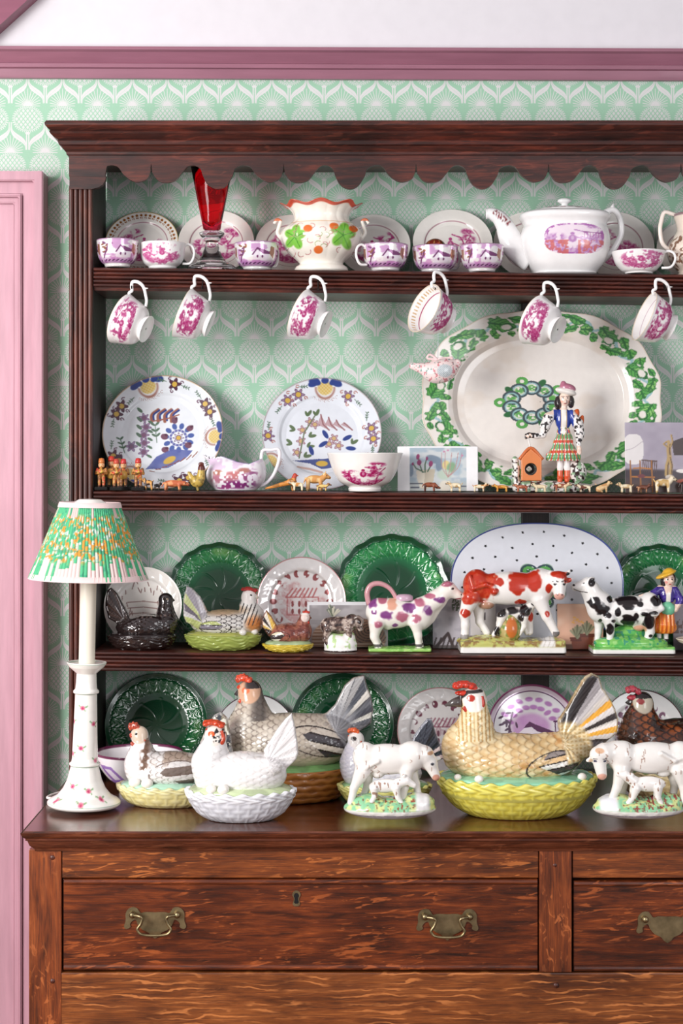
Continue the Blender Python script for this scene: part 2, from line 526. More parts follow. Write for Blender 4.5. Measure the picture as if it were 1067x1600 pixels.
def paintwork(name, c, streak):
    m, nt, b = new_mat(name)
    tc = node(nt, 'ShaderNodeTexCoord')
    f = tnoise(nt, tmap(nt, tc.outputs['Object'], streak), 12, 4, 0.55)
    a = tuple(x * 0.9 for x in lc(*c)[:3]) + (1,); d = tuple(min(1, x * 1.07) for x in lc(*c)[:3]) + (1,)
    nt.links.new(ramp(nt, f, [(0.32, a), (0.68, d)]), b.inputs['Base Color'])
    setin(b, Roughness=0.38, Coat_Weight=0.1)
    bump(nt, b, f, 0.25, 0.0012)
    return m
M_MAUVE_V = paintwork('mauve_gloss_paint_upright', (200, 152, 166), (6, 6, 0.6))
M_MAUVE_H = paintwork('mauve_gloss_paint_along', (152, 100, 118), (0.6, 6, 6))
M_PLUM = paintwork('plum_paint', (140, 78, 100), (0.6, 6, 6))
M_CEIL = flat('white_ceiling_paint', (224, 221, 226), 0.85, 0.01)
M_FLOOR = flat('floor_oak', (120, 80, 55), 0.5, 0.1)

def wallpaper():
    m, nt, b = new_mat('pineapple_wallpaper')
    geo = node(nt, 'ShaderNodeNewGeometry'); sep = node(nt, 'ShaderNodeSeparateXYZ')
    nt.links.new(geo.outputs['Position'], sep.inputs[0])
    U = 1 / 7.62 * 3.5 / FPX
    x0 = (560.7 - CX) * 3.5 / FPX; z0 = CZ - (529.4 - HY) * 3.5 / FPX
    xu = (X(nt, sep.outputs[0]) - x0) / U
    yd = (z0 - X(nt, sep.outputs[2])) / U               # grows downward
    def motif(ox, oy):
        ax = ((xu - ox + 207.5).mod(415.0) - 207.5).abs()
        dy = (yd - oy + 250).mod(1110.0) - 250
        r = (ax.sq() + dy.sq()).sqrt()
        an = ax.op('ARCTAN2', dy * -1.0)
        dl = R(13)
        tri = ((an / dl + 0.5).mod(1.0) - 0.5).abs() * dl * r
        rmax = 205 - an * 36
        rays = tri.lt(5.6 - r * 0.013) * r.lt(rmax) * an.lt(R(100))
        hub = r.lt(22) * dy.lt(6)
        q = dy - 158
        e = (ax / 176).sq() + (q / 152).sq()
        p1 = ax / 52 + q / 66; p2 = ax / 52 - q / 66
        m1 = (p1.mod(1.0) - 0.5).abs(); m2 = (p2.mod(1.0) - 0.5).abs()
        mm = m1.mx(m2)
        core = mm.lt(0.37) * (1 - mm.gt(0.2) * mm.lt(0.25) * 0.6) * e.lt(0.70)
        an2 = ax.op('ARCTAN2', q); rr = e.sqrt()
        lf = ((an2 / R(9) + rr * 3).mod(1.0) - 0.5).abs()
        lf2 = ((an2 / R(9) - rr * 3).mod(1.0) - 0.5).abs()
        skirt = (lf.lt(0.17).mx(lf2.lt(0.17))) * e.lt(1.04 + lf.lt(0.25) * 0.1) * e.gt(0.72) * dy.gt(10)
        stem = (ax - 13).abs().lt(7) * dy.gt(330) * dy.lt(525)
        cap = ((ax / 30).sq() + ((dy - 326) / 16).sq()).lt(1.0)
        s = (525 - dy) / 330
        xc = s.step(0.1, 0.78) * 174 + 21
        k = (s - 0.44) / 0.2
        hw = (k.sq() * -1.0).op('EXPONENT') * 40 + 7
        dd = (ax - xc).abs()
        leaf = dd.lt(hw) * dy.gt(195) * dy.lt(527) * (1 - dd.lt(2.5) * 0.5)
        return rays.mx(hub).mx(core).mx(skirt * 0.9).mx(stem).mx(cap).mx(leaf)
    g = motif(0.0, 0.0).mx(motif(207.5, 555.0))
    tc = node(nt, 'ShaderNodeTexCoord')
    f = tnoise(nt, tc.outputs['Object'], 400, 2)
    pap = mixc(nt, g.k, lc(160, 203, 176), lc(220, 219, 219))
    k = ramp(nt, f, [(0.3, (0.95, 0.95, 0.95, 1)), (0.7, (1, 1, 1, 1))])
    nt.links.new(mixc(nt, 1.0, pap, k, 'MULTIPLY'), b.inputs['Base Color'])
    setin(b, Roughness=0.75)
    return m
M_PAPER = wallpaper()
M_BRASS = flat('aged_brass', (152, 137, 104), 0.4, 0.15, 1.0, scale=60)
M_IRON = flat('blackened_iron', (38, 30, 28), 0.5, 0.1, 0.6)
M_DARKGAP = flat('dark_hollow', (12, 8, 7), 0.9)
M_WAX = flat('ivory_candle_sleeve', (238, 230, 214), 0.45, 0.01)
def glass(name, c, rough=0.02, ior=1.5):
    m, nt, b = new_mat(name)
    setin(b, Roughness=rough, IOR=ior); b.inputs['Transmission Weight'].default_value = 1.0
    b.inputs['Base Color'].default_value = c
    return m
M_GLASS = glass('clear_cut_glass', (0.97, 0.97, 0.98, 1))
M_RUBY = glass('ruby_cut_glass', (0.74, 0.022, 0.06, 1), 0.03, 1.28)
# ---------------------------------------------------------------- room
def plane_box(name, x0, x1, y0, y1, z0, z1, m): return struct(bx(name, x0, x1, y0, y1, z0, z1, m, bev=0))
ZC = CZ + 640.5 * 3.5 / FPX                     # top of the picture rail
plane_box('wall_back', -2.6, 2.6, 0.0, 0.12, 0, 2.8, M_PAPER)
plane_box('floor', -2.6, 2.6, -4.6, 0.12, -0.1, 0, M_FLOOR)
plane_box('ceiling', -2.6, 2.6, -4.6, 0.12, 2.8, 2.9, M_CEIL)
plane_box('wall_frieze', -2.6, 2.6, -0.006, 0.0, ZC - 0.004, 2.8, M_CEIL)
zb = CZ + 594.5 * 3.5 / FPX
H = ZC - zb
sl = -4 * 3.5 / FPX / 1.41
pr = [(0, zb), (-0.012, zb), (-0.014, zb + 0.006), (-0.016, zb + 0.3 * H), (-0.022, zb + 0.33 * H), (-0.022, zb + 0.46 * H), (-0.017, zb + 0.5 * H),
      (-0.02, zb + 0.56 * H), (-0.03, zb + 0.82 * H), (-0.036, zb + 0.88 * H), (-0.036, ZC - 0.001), (-0.03, ZC), (0, ZC)]
struct(prism('trim_1', pr, -2.6, 2.6, 'x', M_MAUVE_H, smooth=25, slope=sl))
# plum-painted brace crossing the frieze, top left of the picture
mb = mpp(-0.05)
poly = [at(x, y, -0.05)[::2] for x, y in ((-30, 66), (65, -20), (20, -70), (-75, 16))]
struct(prism('trim_2', poly, -0.05, -0.004, 'y', M_PLUM))

# mauve door casing at the left: stepped mouldings round a door
xo = xat(67, -0.06)
zt = at(0, 267, -0.06)[2]
dpm = mpp(-0.06)
def casing(name, off, ytop, wide, y):
    """an upside-down L: outer edge at off px in from the casing's outer edge"""
    xr = xo - off * dpm; z1 = zt - off * dpm
    xl = xr - wide * dpm
    poly = [(xr, 0), (xr, z1), (-1.9 + off * dpm, z1), (-1.9 + off * dpm, z1 - wide * dpm), (xl, z1 - wide * dpm), (xl, 0)]
    o = prism(name, poly, y, 0.0, 'y', M_MAUVE_V, smooth=False)
    bm = bmesh.new(); bm.from_mesh(o.data)
    bmesh.ops.bevel(bm, geom=[e for e in bm.edges], offset=0.0022, segments=2, affect='EDGES'); bm.to_mesh(o.data); bm.free()
    return o
door = casing('door_1', 0, 0, 15, -0.060); struct(door)
for off, wide, y in ((15, 20, -0.044), (35, 4, -0.052), (39, 9, -0.040), (48, 26, -0.030)):
    c = casing('casing_moulding', off, 0, wide, y); c.parent = door
xr = xo - 74 * dpm
pn = bx('door_panel', -1.9, xr + 0.002, -0.025, -0.001, 0, zt - 74 * dpm + 0.002, M_MAUVE_V, door, 0)

# ---------------------------------------------------------------- the dresser
YS, YC = -0.19, -0.60                           # planes of the plate rack's and the cupboard's fronts
ZTOP = 0.85
def sz(px_left_y, px_right_y):
    """top height (at x=0) and slope of a shelf whose front top edge is seen at these rows at columns 150 and 1067"""
    zl = at(150, px_left_y, YS)[2]; zr = at(1067, px_right_y, YS)[2]
    xl, xr_ = xat(150, YS), xat(1067, YS)
    s = (zr - zl) / (xr_ - xl); return zl - s * xl, s
SH = {1: sz(417, 428), 2: sz(767, 772), 3: sz(1018, 1027)}
def shelf_z(k, x): return ZTOP if k == 0 else SH[k][0] + SH[k][1] * x
dresser = thing('dresser', 'old dark oak dresser with plate rack, scalloped cornice and brass-handled drawers', 'dresser', (0, 0, 0))
XR = 1.05                                       # the dresser runs on past the right edge of the picture
xl0, xl1 = xat(107, YS), xat(144, YS)
def reeded(x0, x1, y, n, depth=0.004, flat_=0.15):
    """front edge points of a reeded board from x0 to x1 at y"""
    pts = []; w_ = (x1 - x0) / n
    for i in range(n):
        for t in np.linspace(0, 1, 7)[:-1]:
            pts.append((x0 + (i + t) * w_, y + depth * (1 - math.sin(PI * t) ** 0.45)))
    pts.append((x1, y + depth)); return pts
f_ = reeded(xl0, xl1, YS, 5, 0.005)
prism('rack_upright', f_ + [(xl1, -0.004), (xl0, -0.004)], ZTOP, at(0, 290, YS)[2], 'z', W_RACK_Z, dresser, smooth=25)
prism('rack_upright', [(x + XR - xl1, y) for x, y in f_] + [(XR, -0.004), (XR - xl1 + xl0, -0.004)], ZTOP, at(0, 290, YS)[2], 'z', W_RACK_Z, dresser, smooth=25)
bx('rack_side', xl1 - 0.001, xl1 + 0.001, YS + 0.008, -0.004, ZTOP, 2.12, W_INNER, dresser, 0.0005)
xs0 = xl1 + 0.002
for k in (1, 2, 3):
    z, s = SH[k]; th = 31 * mpp(YS)
    fr = [(p[1], p[0]) for p in reeded(z - th, z, YS + 0.004, 5, 0.006)]
    if k == 1: fr = [(YS + 0.030, z - th - 0.006), (YS + 0.012, z - th - 0.006)] + fr
    prism('shelf_board', fr + [(-0.004, z), (-0.004, z - th * 0.6 if k != 1 else z - th - 0.006)], xs0, XR - 0.04, 'x', W_RACK_X, dresser, smooth=25, slope=s)
x0, x1 = xat(815, -0.02), xat(858, -0.02)
bx('back_stile', x0, x1, -0.022, -0.002, ZTOP, shelf_z(1, x0) - 0.03, W_INNER, dresser, 0.002)
# cornice: fascia with a scalloped lower edge, then the crown moulding
mp = mpp(YS - 0.004)
cyc = [(0, 256.5), (2, 271), (10.5, 282), (22.5, 285.5), (37.5, 282), (48, 270), (57, 260.4), (67.5, 258.7), (76.5, 264), (81, 276), (88.5, 289), (102, 295.5), (115.5, 291),
       (126, 276), (130.5, 264), (142.5, 258.6), (154.5, 261), (163.5, 273), (175.5, 282), (186, 284.5), (199.5, 280), (205, 270)]
low = []
for p in range(-1, 5):
    seg = [(236.5 + 206.8 * p + t, y) for t, y in cyc] + [(236.5 + 206.8 * (p + 1) - 0.4, 256.5)]
    sm = spline(seg[1:-1], 5)
    low += [seg[0]] + [tuple(q) for q in sm] + [seg[-1]]
low = [q for q in low if 166 < q[0] < 1230]
pts = [(108, 238), (108, 276), (164, 276)] + low + [(1232, 268), (1232, 238)]
poly = [at(x, y, YS - 0.004)[::2] for x, y in pts]
yf0, yf1 = YS - 0.006, YS + 0.005
prism('scalloped_fascia', poly, yf0, yf1, 'y', W_RACK_X, dresser, smooth=40)
bq_ = [at(x, y, YS)[::2] for x, y in [(109, 275.5), (166, 275.5), (165, 282), (161, 289), (154, 293.5), (144, 296), (109, 296)]]
prism('fascia_bracket', bq_, YS - 0.005, YS + 0.010, 'y', W_RACK_X, dresser, smooth=40)
bx('rack_top', xl0 + 0.002, XR, YS + 0.01, -0.004, at(0, 236, YS)[2] - 0.010, at(0, 236, YS)[2], W_RACK_X, dresser, 0.001)
# crown moulding, mitred return on the left
zA = lambda y: at(0, y, YS - 0.02)[2]
prof = [(0.000, zA(241)), (0.004, zA(240)), (0.005, zA(236)), (0.010, zA(231)), (0.012, zA(228)), (0.017, zA(226)), (0.019, zA(221)), (0.018, zA(219)), (0.024, zA(216)), (0.031, zA(211)),
        (0.033, zA(208)), (0.031, zA(206)), (0.036, zA(203)), (0.040, zA(199)), (0.041, zA(196)), (0.038, zA(192))]
xc0 = xat(108, YS - 0.004); yc0 = YS - 0.006
rows = []
for o_, z in prof:
    rows.append([(XR, yc0 - o_, z), (xc0 - o_, yc0 - o_, z), (xc0 - o_, -0.004, z)])
V = []; F = []
for r_ in rows: V += r_
n = len(rows)
for i in range(n - 1):
    for j in range(2): F.append([i * 3 + j, i * 3 + j + 1, (i + 1) * 3 + j + 1, (i + 1) * 3 + j])
o_top = len(V); F.append([(n - 1) * 3, (n - 1) * 3 + 1, (n - 1) * 3 + 2, o_top]); V.append((XR, -0.004, prof[-1][1]))
V.append((XR, -0.004, prof[0][1])); F.append([2, 1, 0, o_top + 1])
mk('crown_moulding', V, F, W_RACK_X, dresser, smooth=20)

# cupboard base
xb0, xb1 = xat(33, YC), 1.12
mc = mpp(YC)
zt_ = lambda y: at(0, y, YC)[2]
edge = [(YC + 0.004, ZTOP), (YC, ZTOP - 0.004), (YC - 0.001, zt_(1302)), (YC + 0.001, zt_(1308)), (YC + 0.006, zt_(1312)), (YC + 0.006, zt_(1315)), (YC + 0.009, zt_(1316)),
        (YC + 0.012, zt_(1324)), (YC + 0.019, zt_(1330)), (YC + 0.02, zt_(1334))]
rows = []
for y, z in edge:
    o_ = y - YC
    rows.append([(xb1, y, z), (xb0 + o_, y, z), (xb0 + o_, -0.002, z)])
V = []; F = []
for r_ in rows: V += r_
n = len(rows)
for i in range(n - 1):
    for j in range(2): F.append([i * 3 + j, (i + 1) * 3 + j, (i + 1) * 3 + j + 1, i * 3 + j + 1])
V += [(xb1, -0.002, ZTOP), (xb1, -0.002, edge[-1][1])]; k = len(V)
F += [[0, 1, 2, k - 2], [(n - 1) * 3 + 2, (n - 1) * 3 + 1, (n - 1) * 3, k - 1]]
o = mk('worktop', V, F, W_TOP, dresser, smooth=30)
bm = bmesh.new(); bm.from_mesh(o.data); bmesh.ops.recalc_face_normals(bm, faces=bm.faces); bm.to_mesh(o.data); bm.free()
YF = YC + 0.024                                  # face of the frame
gx = lambda px: xat(px, YF)
gz = lambda py: at(0, py, YF)[2]
zu = zt_(1332)
bx('carcass', gx(46), 1.1, YF + 0.03, -0.004, 0.10, zu - 0.002, W_INNER, dresser, 0.001)
bx('front_stile', gx(45), gx(96), YF, YF + 0.06, 0.0, zu, W_BASE_Z, dresser, 0.0015)
bx('top_rail', gx(97), gx(841), YF + 0.002, YF + 0.05, gz(1372), zu, W_BASE_X, dresser, 0.001)
bx('front_muntin', gx(842.5), gx(893), YF - 0.001, YF + 0.05, gz(1519), zu, W_BASE_Z, dresser, 0.0015)
bx('top_rail', gx(895), 1.1, YF + 0.002, YF + 0.05, gz(1372), zu, W_BASE_X, dresser, 0.001)
bx('lower_rail', gx(94), 1.1, YF + 0.001, YF + 0.05, gz(1760), gz(1520), W_PANEL, dresser, 0.003)
bx('front_stile', 1.06, 1.1, YF, YF + 0.06, 0.0, zu, W_BASE_Z, dresser, 0.0015)
for px, py in ((82, 1340), (82, 1533), (867, 1352), (869, 1540)):
    v, f, _, _ = lathe([(0.0001, 0.0032), (0.003, 0.0028), (0.005, 0.001), (0.0056, -0.003)], 14)
    v = np.stack([v[:, 0] + gx(px), -v[:, 2] + YF + 0.0015, v[:, 1] + gz(py)], 1)
    mk('oak_peg', v, f, W_RACK_Z, dresser)
def drawer(x0, x1, y_top, y_bot):
    d_ = bx('drawer', gx(x0), gx(x1), YF + 0.004, YF + 0.3, gz(y_bot), gz(y_top), W_DRAWER, dresser, 0.001)
    m1 = [(0, 0), (-0.004, 0.001), (-0.006, 0.004), (-0.004, 0.0075), (-0.002, 0.0095), (0, 0.0098)]
    for zz, nm in ((gz(y_top) - 0.0099, 1), (gz(y_bot) + 0.0005, -1)):
        prism('drawer_moulding', [(YF + 0.0045 + p * 0.8, zz + q) for p, q in m1], gx(x0) + 0.001, gx(x1) - 0.001, 'x', W_DRAWER, d_, smooth=60)
    return d_
dr1 = drawer(98.5, 840.5, 1374, 1517)
dr2 = drawer(896.5, 1500, 1377, 1519)
# brass handles: bat-wing backplate, two posts, swan-neck bail
def handle(px, py, par, bail=True):
    s = mpp(YF); cx, cz = gx(px), gz(py); yf = YF + 0.004
    half = [(0, -26), (6, -22), (10, -17), (20, -12), (27, -4), (30, 3), (35, 2), (39, -3), (38.5, -8), (45, -11), (48.5, -7), (46, 2), (46, 13), (42, 20), (36, 23), (29, 22), (25, 17), (22, 14), (14, 15.5), (0, 15)]
    half = [tuple(q) for q in spline(half, 4)]
    poly = half + [(-x, y) for x, y in half[::-1][1:-1]]
    pl = prism('handle_backplate', [(cx + x * s, cz + y * s) for x, y in poly], yf - 0.0022, yf + 0.0005, 'y', M_BRASS, par, smooth=30)
    for sg in (-1, 1):
        v, f = join(ball((cx + sg * 35 * s, yf - 0.007, cz + 12 * s), (0.006, 0.006, 0.006), 12, 8), tube([(cx + sg * 35 * s, yf, cz + 12 * s), (cx + sg * 35 * s, yf - 0.005, cz + 12 * s)], 0.0035, 8))
        mk('handle_post', v, f, M_BRASS, pl)
    if bail:
        pth = [(-33, 12), (-23, 12), (-19, 8), (-21, 0), (-26, -8), (-22, -15), (-12, -17.5), (0, -18), (12, -17.5), (22, -15), (26, -8), (21, 0), (19, 8), (23, 12), (33, 12)]
        q = spline([(cx + x * s, yf - 0.010 - (0.006 if abs(x) < 30 else 0), cz + y * s) for x, y in pth], 5)
        v, f = tube(q, 0.0026, 8); mk('bail', v, f, M_BRASS, pl)
handle(242, 1441, dr1); handle(699, 1444, dr1); handle(1043, 1448, dr2, False)
def keyhole(px, py, par):
    s = mpp(YF); cx, cz = gx(px), gz(py); yf = YF + 0.004
    out = [(6.5 * math.sin(t) * (1 if math.cos(t) > -0.2 else 0.9), 5 + 7 * math.cos(t)) for t in np.linspace(-2.3, 2.3, 16)] + [(4.2, -3), (6, -10), (3, -12.5), (-3, -12.5), (-6, -10), (-4.2, -3)]
    e_ = prism('escutcheon', [(cx + x * s, cz + y * s) for x, y in out], yf - 0.0015, yf + 0.0004, 'y', M_BRASS, par, smooth=30)
    inn = [(x * 0.62, y * 0.68) for x, y in out]
    prism('keyhole', [(cx + x * s, cz + y * s) for x, y in inn], yf - 0.0018, yf, 'y', M_DARKGAP, e_, smooth=30)
keyhole(463, 1404, dr1)
# ---------------------------------------------------------------- plates and dishes
CREAM = rgb(246, 242, 236); PINK = rgb(176, 52, 118); WHITE = rgb(247, 245, 244)
LUS = rgb(190, 140, 190)
def scene_print(u, v, s=0):
    """transfer-printed landscape with a figure in -1..1: alpha 0..1"""
    P = np.stack([u, v], 1)
    n = fbm(P * 6 + s * 3.1, s, 3); n2 = noise(P * 16 + s, s + 5)
    rnd = random.Random(s)
    a = np.zeros(len(u))
    a = np.maximum(a, ss(0.0, 0.25, -(v + 0.42 - 0.35 * (n - 0.5) - 0.3 * np.abs(u)))* (np.hypot(u, v * 1.05) < 0.95))
    sg = rnd.choice((-1, 1))
    for _ in range(9):
        cx = sg * rnd.uniform(0.25, 0.85); cy = rnd.uniform(-0.15, 0.75)
        a = np.maximum(a, e_blob(u, v, cx, cy, 0.2, 0.13, 0, 0.5) * ss(0.4, 0.55, n + 0.1))
    for _ in range(6):
        cx = -sg * rnd.uniform(0.35, 0.8); cy = rnd.uniform(-0.4, 0.15)
        a = np.maximum(a, e_blob(u, v, cx, cy, 0.22, 0.2, 0, 0.5) * ss(0.42, 0.55, n + 0.08))
    a = np.maximum(a, stroke(u, v, [(sg * 0.45, -0.5), (sg * 0.52, -0.1), (sg * 0.35, 0.35), (0.0, 0.5)], 0.035))
    a = np.maximum(a, stroke(u, v, [(sg * 0.5, 0.0), (sg * 0.75, 0.45)], 0.03))
    a = a * (0.55 + 0.45 * ss(0.3, 0.6, n2))
    fx = -sg * 0.08
    a = np.maximum(a, e_blob(u, v, fx, -0.02, 0.13, 0.22, 0, 0.2)); a = np.maximum(a, e_blob(u, v, fx, 0.28, 0.07, 0.08))
    lg = np.maximum(e_blob(u, v, fx - 0.06, -0.4, 0.06, 0.2), e_blob(u, v, fx + 0.07, -0.4, 0.06, 0.2))
    a = a * (1 - 0.85 * lg) * (1 - 0.5 * e_blob(u, v, fx, 0.02, 0.05, 0.12))
    a = np.maximum(a, 0.8 * stroke(u, v, [(fx + 0.1, 0.08), (fx + 0.32, -0.05)], 0.035))
    return a
def flower(col, u, v, cx, cy, r, petal, mid, line=(0.25, 0.12, 0.2), n=5, rot=0.0):
    x = u - cx; y = v - cy; d = np.hypot(x, y) / r; th = np.arctan2(y, x) + rot
    pr = 0.78 + 0.22 * np.cos(n * th)
    mix(col, line, 1 - ss(0.92, 1.02, d / pr)); mix(col, petal, (1 - ss(0.78, 0.86, d / pr)) * 0.9)
    mix(col, line, (d < 0.46) * 1.0); mix(col, mid, 1 - ss(0.34, 0.4, d))
def leaf(col, u, v, cx, cy, L, ang, c):
    mix(col, c, e_blob(u, v, cx + L * 0.5 * math.cos(ang), cy + L * 0.5 * math.sin(ang), L * 0.5, L * 0.22, ang))
def sprig(col, u, v, cx, cy, ang, L, c):
    ex, ey = cx + L * math.cos(ang), cy + L * math.sin(ang)
    mix(col, c, stroke(u, v, [(cx, cy), (ex, ey)], 0.008) * 0.8)
    for t in (0.35, 0.65, 1.0):
        for sg in (-1, 1): leaf(col, u, v, cx + (ex - cx) * t, cy + (ey - cy) * t, L * 0.3, ang + sg * 0.9, c)
def curl(col, u, v, cx, cy, r, c, a0=0.0):
    pts = [(cx + r * (1 - t * 0.12) * math.cos(a0 + t * 0.8), cy + r * (1 - t * 0.12) * math.sin(a0 + t * 0.8)) for t in range(7)]
    mix(col, c, stroke(u, v, pts, 0.009) * 0.85)

RIM = [(0, 0.0), (0.60, 0.0), (0.68, 0.022), (0.72, 0.055), (0.76, 0.07), (0.97, 0.115), (1.0, 0.125), (1.0, 0.105), (0.9, 0.08), (0.7, 0.0), (0.58, -0.05), (0.55, -0.05), (0.5, -0.03), (0.01, -0.03)]
COUPE = [(0, 0.0), (0.5, 0.0), (0.7, 0.03), (0.9, 0.09), (1.0, 0.14), (1.0, 0.12), (0.85, 0.05), (0.6, -0.03), (0.5, -0.05), (0.46, -0.05), (0.42, -0.03), (0.01, -0.03)]
def plate(name, label, k, px, rpx, tilt, paint, prof=RIM, nfront=7, sx=1.0, sz=1.0, wob=None, disp=None, mat=None, group=None, yoff=0.0, res=0.0016, parent=None, cat='plate', nt=None, super_=2.0, rim_label=None):
    """a plate of radius rpx (photo pixels) leaning back against the wall on shelf k"""
    t = R(tilt); y = -0.05; Rr = rpx * mpp(y)
    for _ in range(3):
        hz = max(h for _, h in prof) * Rr
        cy = -0.010 + hz * math.cos(t) - Rr * sz * math.sin(t) + yoff
        Rr = rpx * mpp(cy)
    cx = xat(px, cy); zs = shelf_z(k, cx)
    cz = zs + Rr * sz * math.cos(t) - hz * math.sin(t) + 0.0035
    n = nt or int(min(460, 2 * PI * Rr / res))
    F0 = densify(prof[:nfront], res / Rr); B0 = densify(prof[nfront - 1:], 0.12)[1:]
    P = np.concatenate([F0, B0]); nf = len(F0); P[:, 0] = np.maximum(P[:, 0], 0.004)
    V, F, T, J = lathe(P, n)
    rho = np.hypot(V[:, 0], V[:, 1]); u = V[:, 0].copy(); v = -V[:, 1].copy(); h = V[:, 2].copy()
    v = -(-V[:, 1]) * -1.0
    v = V[:, 1] * -1.0
    th = np.arctan2(u, v)
    if super_ != 2.0:
        g = (np.abs(np.sin(th)) ** super_ + np.abs(np.cos(th)) ** super_) ** (-1 / super_)
        u = u * g; v = v * g
    if wob is not None:
        g = 1 + wob(th) * ss(0.7, 1.0, rho); u = u * g; v = v * g
    front = J < nf
    col = np.tile(CREAM, (len(V), 1))
    if paint: paint(col, u, v, rho, th, front)
    if disp is not None: h = h + disp(u, v, rho, th) * front
    W = np.stack([u * Rr * sx, -h * Rr, v * Rr * sz], 1)
    F = F[:, ::-1]
    o = mk(name, W, F, mat or GLAZE, None, col)
    o.location = (cx, cy, cz); o.rotation_euler = (-t, 0, 0)
    tag(o, label, cat, group)
    return o

def pink_plate(seed, ring=True, gold=False, scale=0.62, c=PINK, emboss=False, base=CREAM, edge=None):
    def f(col, u, v, rho, th, front):
        col[:] = base
        a = scene_print(u / scale, v / scale, seed) * front * (rho < scale * 1.05)
        mix(col, c, a * 0.9)
        if ring: mix(col, rgb(176, 128, 140), (np.abs(rho - 0.70) < 0.010) * 0.8 * front)
        if edge is not None: mix(col, edge, ss(0.965, 0.985, rho) * 0.8)
        if gold:
            q = (th / (2 * PI) * 46) % 1.0; w_ = (rho - 0.80) / 0.13
            lf = e_blob(q, w_, 0.5, 0.75, 0.3, 0.28, 0.0) + e_blob(q, w_, 0.32, 0.2, 0.14, 0.16) + e_blob(q, w_, 0.68, 0.15, 0.14, 0.16)
            mix(col, rgb(150, 84, 20), np.clip(lf, 0, 1) * front)
            mix(col, rgb(190, 150, 70), ss(0.97, 0.985, rho) * 0.6)
    return f
def emboss_disp(u, v, rho, th):
    n = fbm(np.stack([u * 7, v * 7], 1), 4, 2)
    return (0.02 * np.abs(np.sin(9 * th + 6 * rho)) * n) * ss(0.66, 0.74, rho) * (1 - ss(0.9, 0.97, rho))

G1 = 'pink printed saucers leaning at the back of the top shelf'
plate('saucer', 'white saucer with a rim of small gold leaves, leftmost on the top shelf', 1, 222, 57, 28, pink_plate(3, gold=True))
plate('saucer', 'pink printed white saucer standing behind the stem of the red glass vase', 1, 338, 59, 28, pink_plate(5))
plate('saucer', 'pink printed white saucer behind the left side of the strawberry jar', 1, 455, 56, 28, pink_plate(8))
plate('saucer', 'pink printed white saucer between the strawberry jar and the handled lustre cup', 1, 584, 57, 28, pink_plate(9))
plate('saucer', 'pink printed white saucer behind the cup holding a red ball', 1, 707, 62, 28, pink_plate(11), yoff=-0.008)
plate('saucer', 'white saucer mostly hidden behind the belly of the white teapot', 1, 826, 56, 17, pink_plate(12))
plate('saucer', 'pink printed white saucer behind the teapot handle', 1, 963, 58, 20, pink_plate(15), yoff=0.0)
plate('saucer', 'pale saucer behind the brown patterned jug at the picture edge', 1, 1079, 54, 28, pink_plate(16))

DB = rgb(40, 62, 132); DP = rgb(84, 44, 66); DY = rgb(206, 170, 74); DG = rgb(84, 112, 92); DR = rgb(140, 78, 60); DL = rgb(156, 126, 160)
def lambrequin(col, u, v, cx, cy, ang, s, yellow=DY):
    c_, s_ = math.cos(ang), math.sin(ang)
    x = ((u - cx) * c_ + (v - cy) * s_) / s; y = (-(u - cx) * s_ + (v - cy) * c_) / s
    mix(col, DR, np.clip(e_blob(x, y, 0, 0.0, 0.62, 0.62) - e_blob(x, y, 0, 0, 0.54, 0.52), 0, 1) * (y < 0.1))
    mix(col, yellow, e_blob(x, y, 0, 0.02, 0.48, 0.42) * (0.75 + 0.25 * np.sin(x * 30) * np.sin(y * 30)))
    for sg in (-1, 1):
        for a0, dx, dy, L in ((0.2, 0.45, 0.35, 0.7), (0.75, 0.35, 0.4, 0.55), (-0.35, 0.55, 0.25, 0.6)):
            mix(col, DB, e_blob(x * sg, y, dx + 0.2, dy + 0.05, L * 0.55, 0.2, a0))
    mix(col, DB, e_blob(x, y, 0, 0.5, 0.24, 0.2))
    for t in np.linspace(-0.9, 0.9, 7):
        curl(col, x, y, t * 0.8, -0.75 + 0.25 * t * t, 0.12, DR, t)
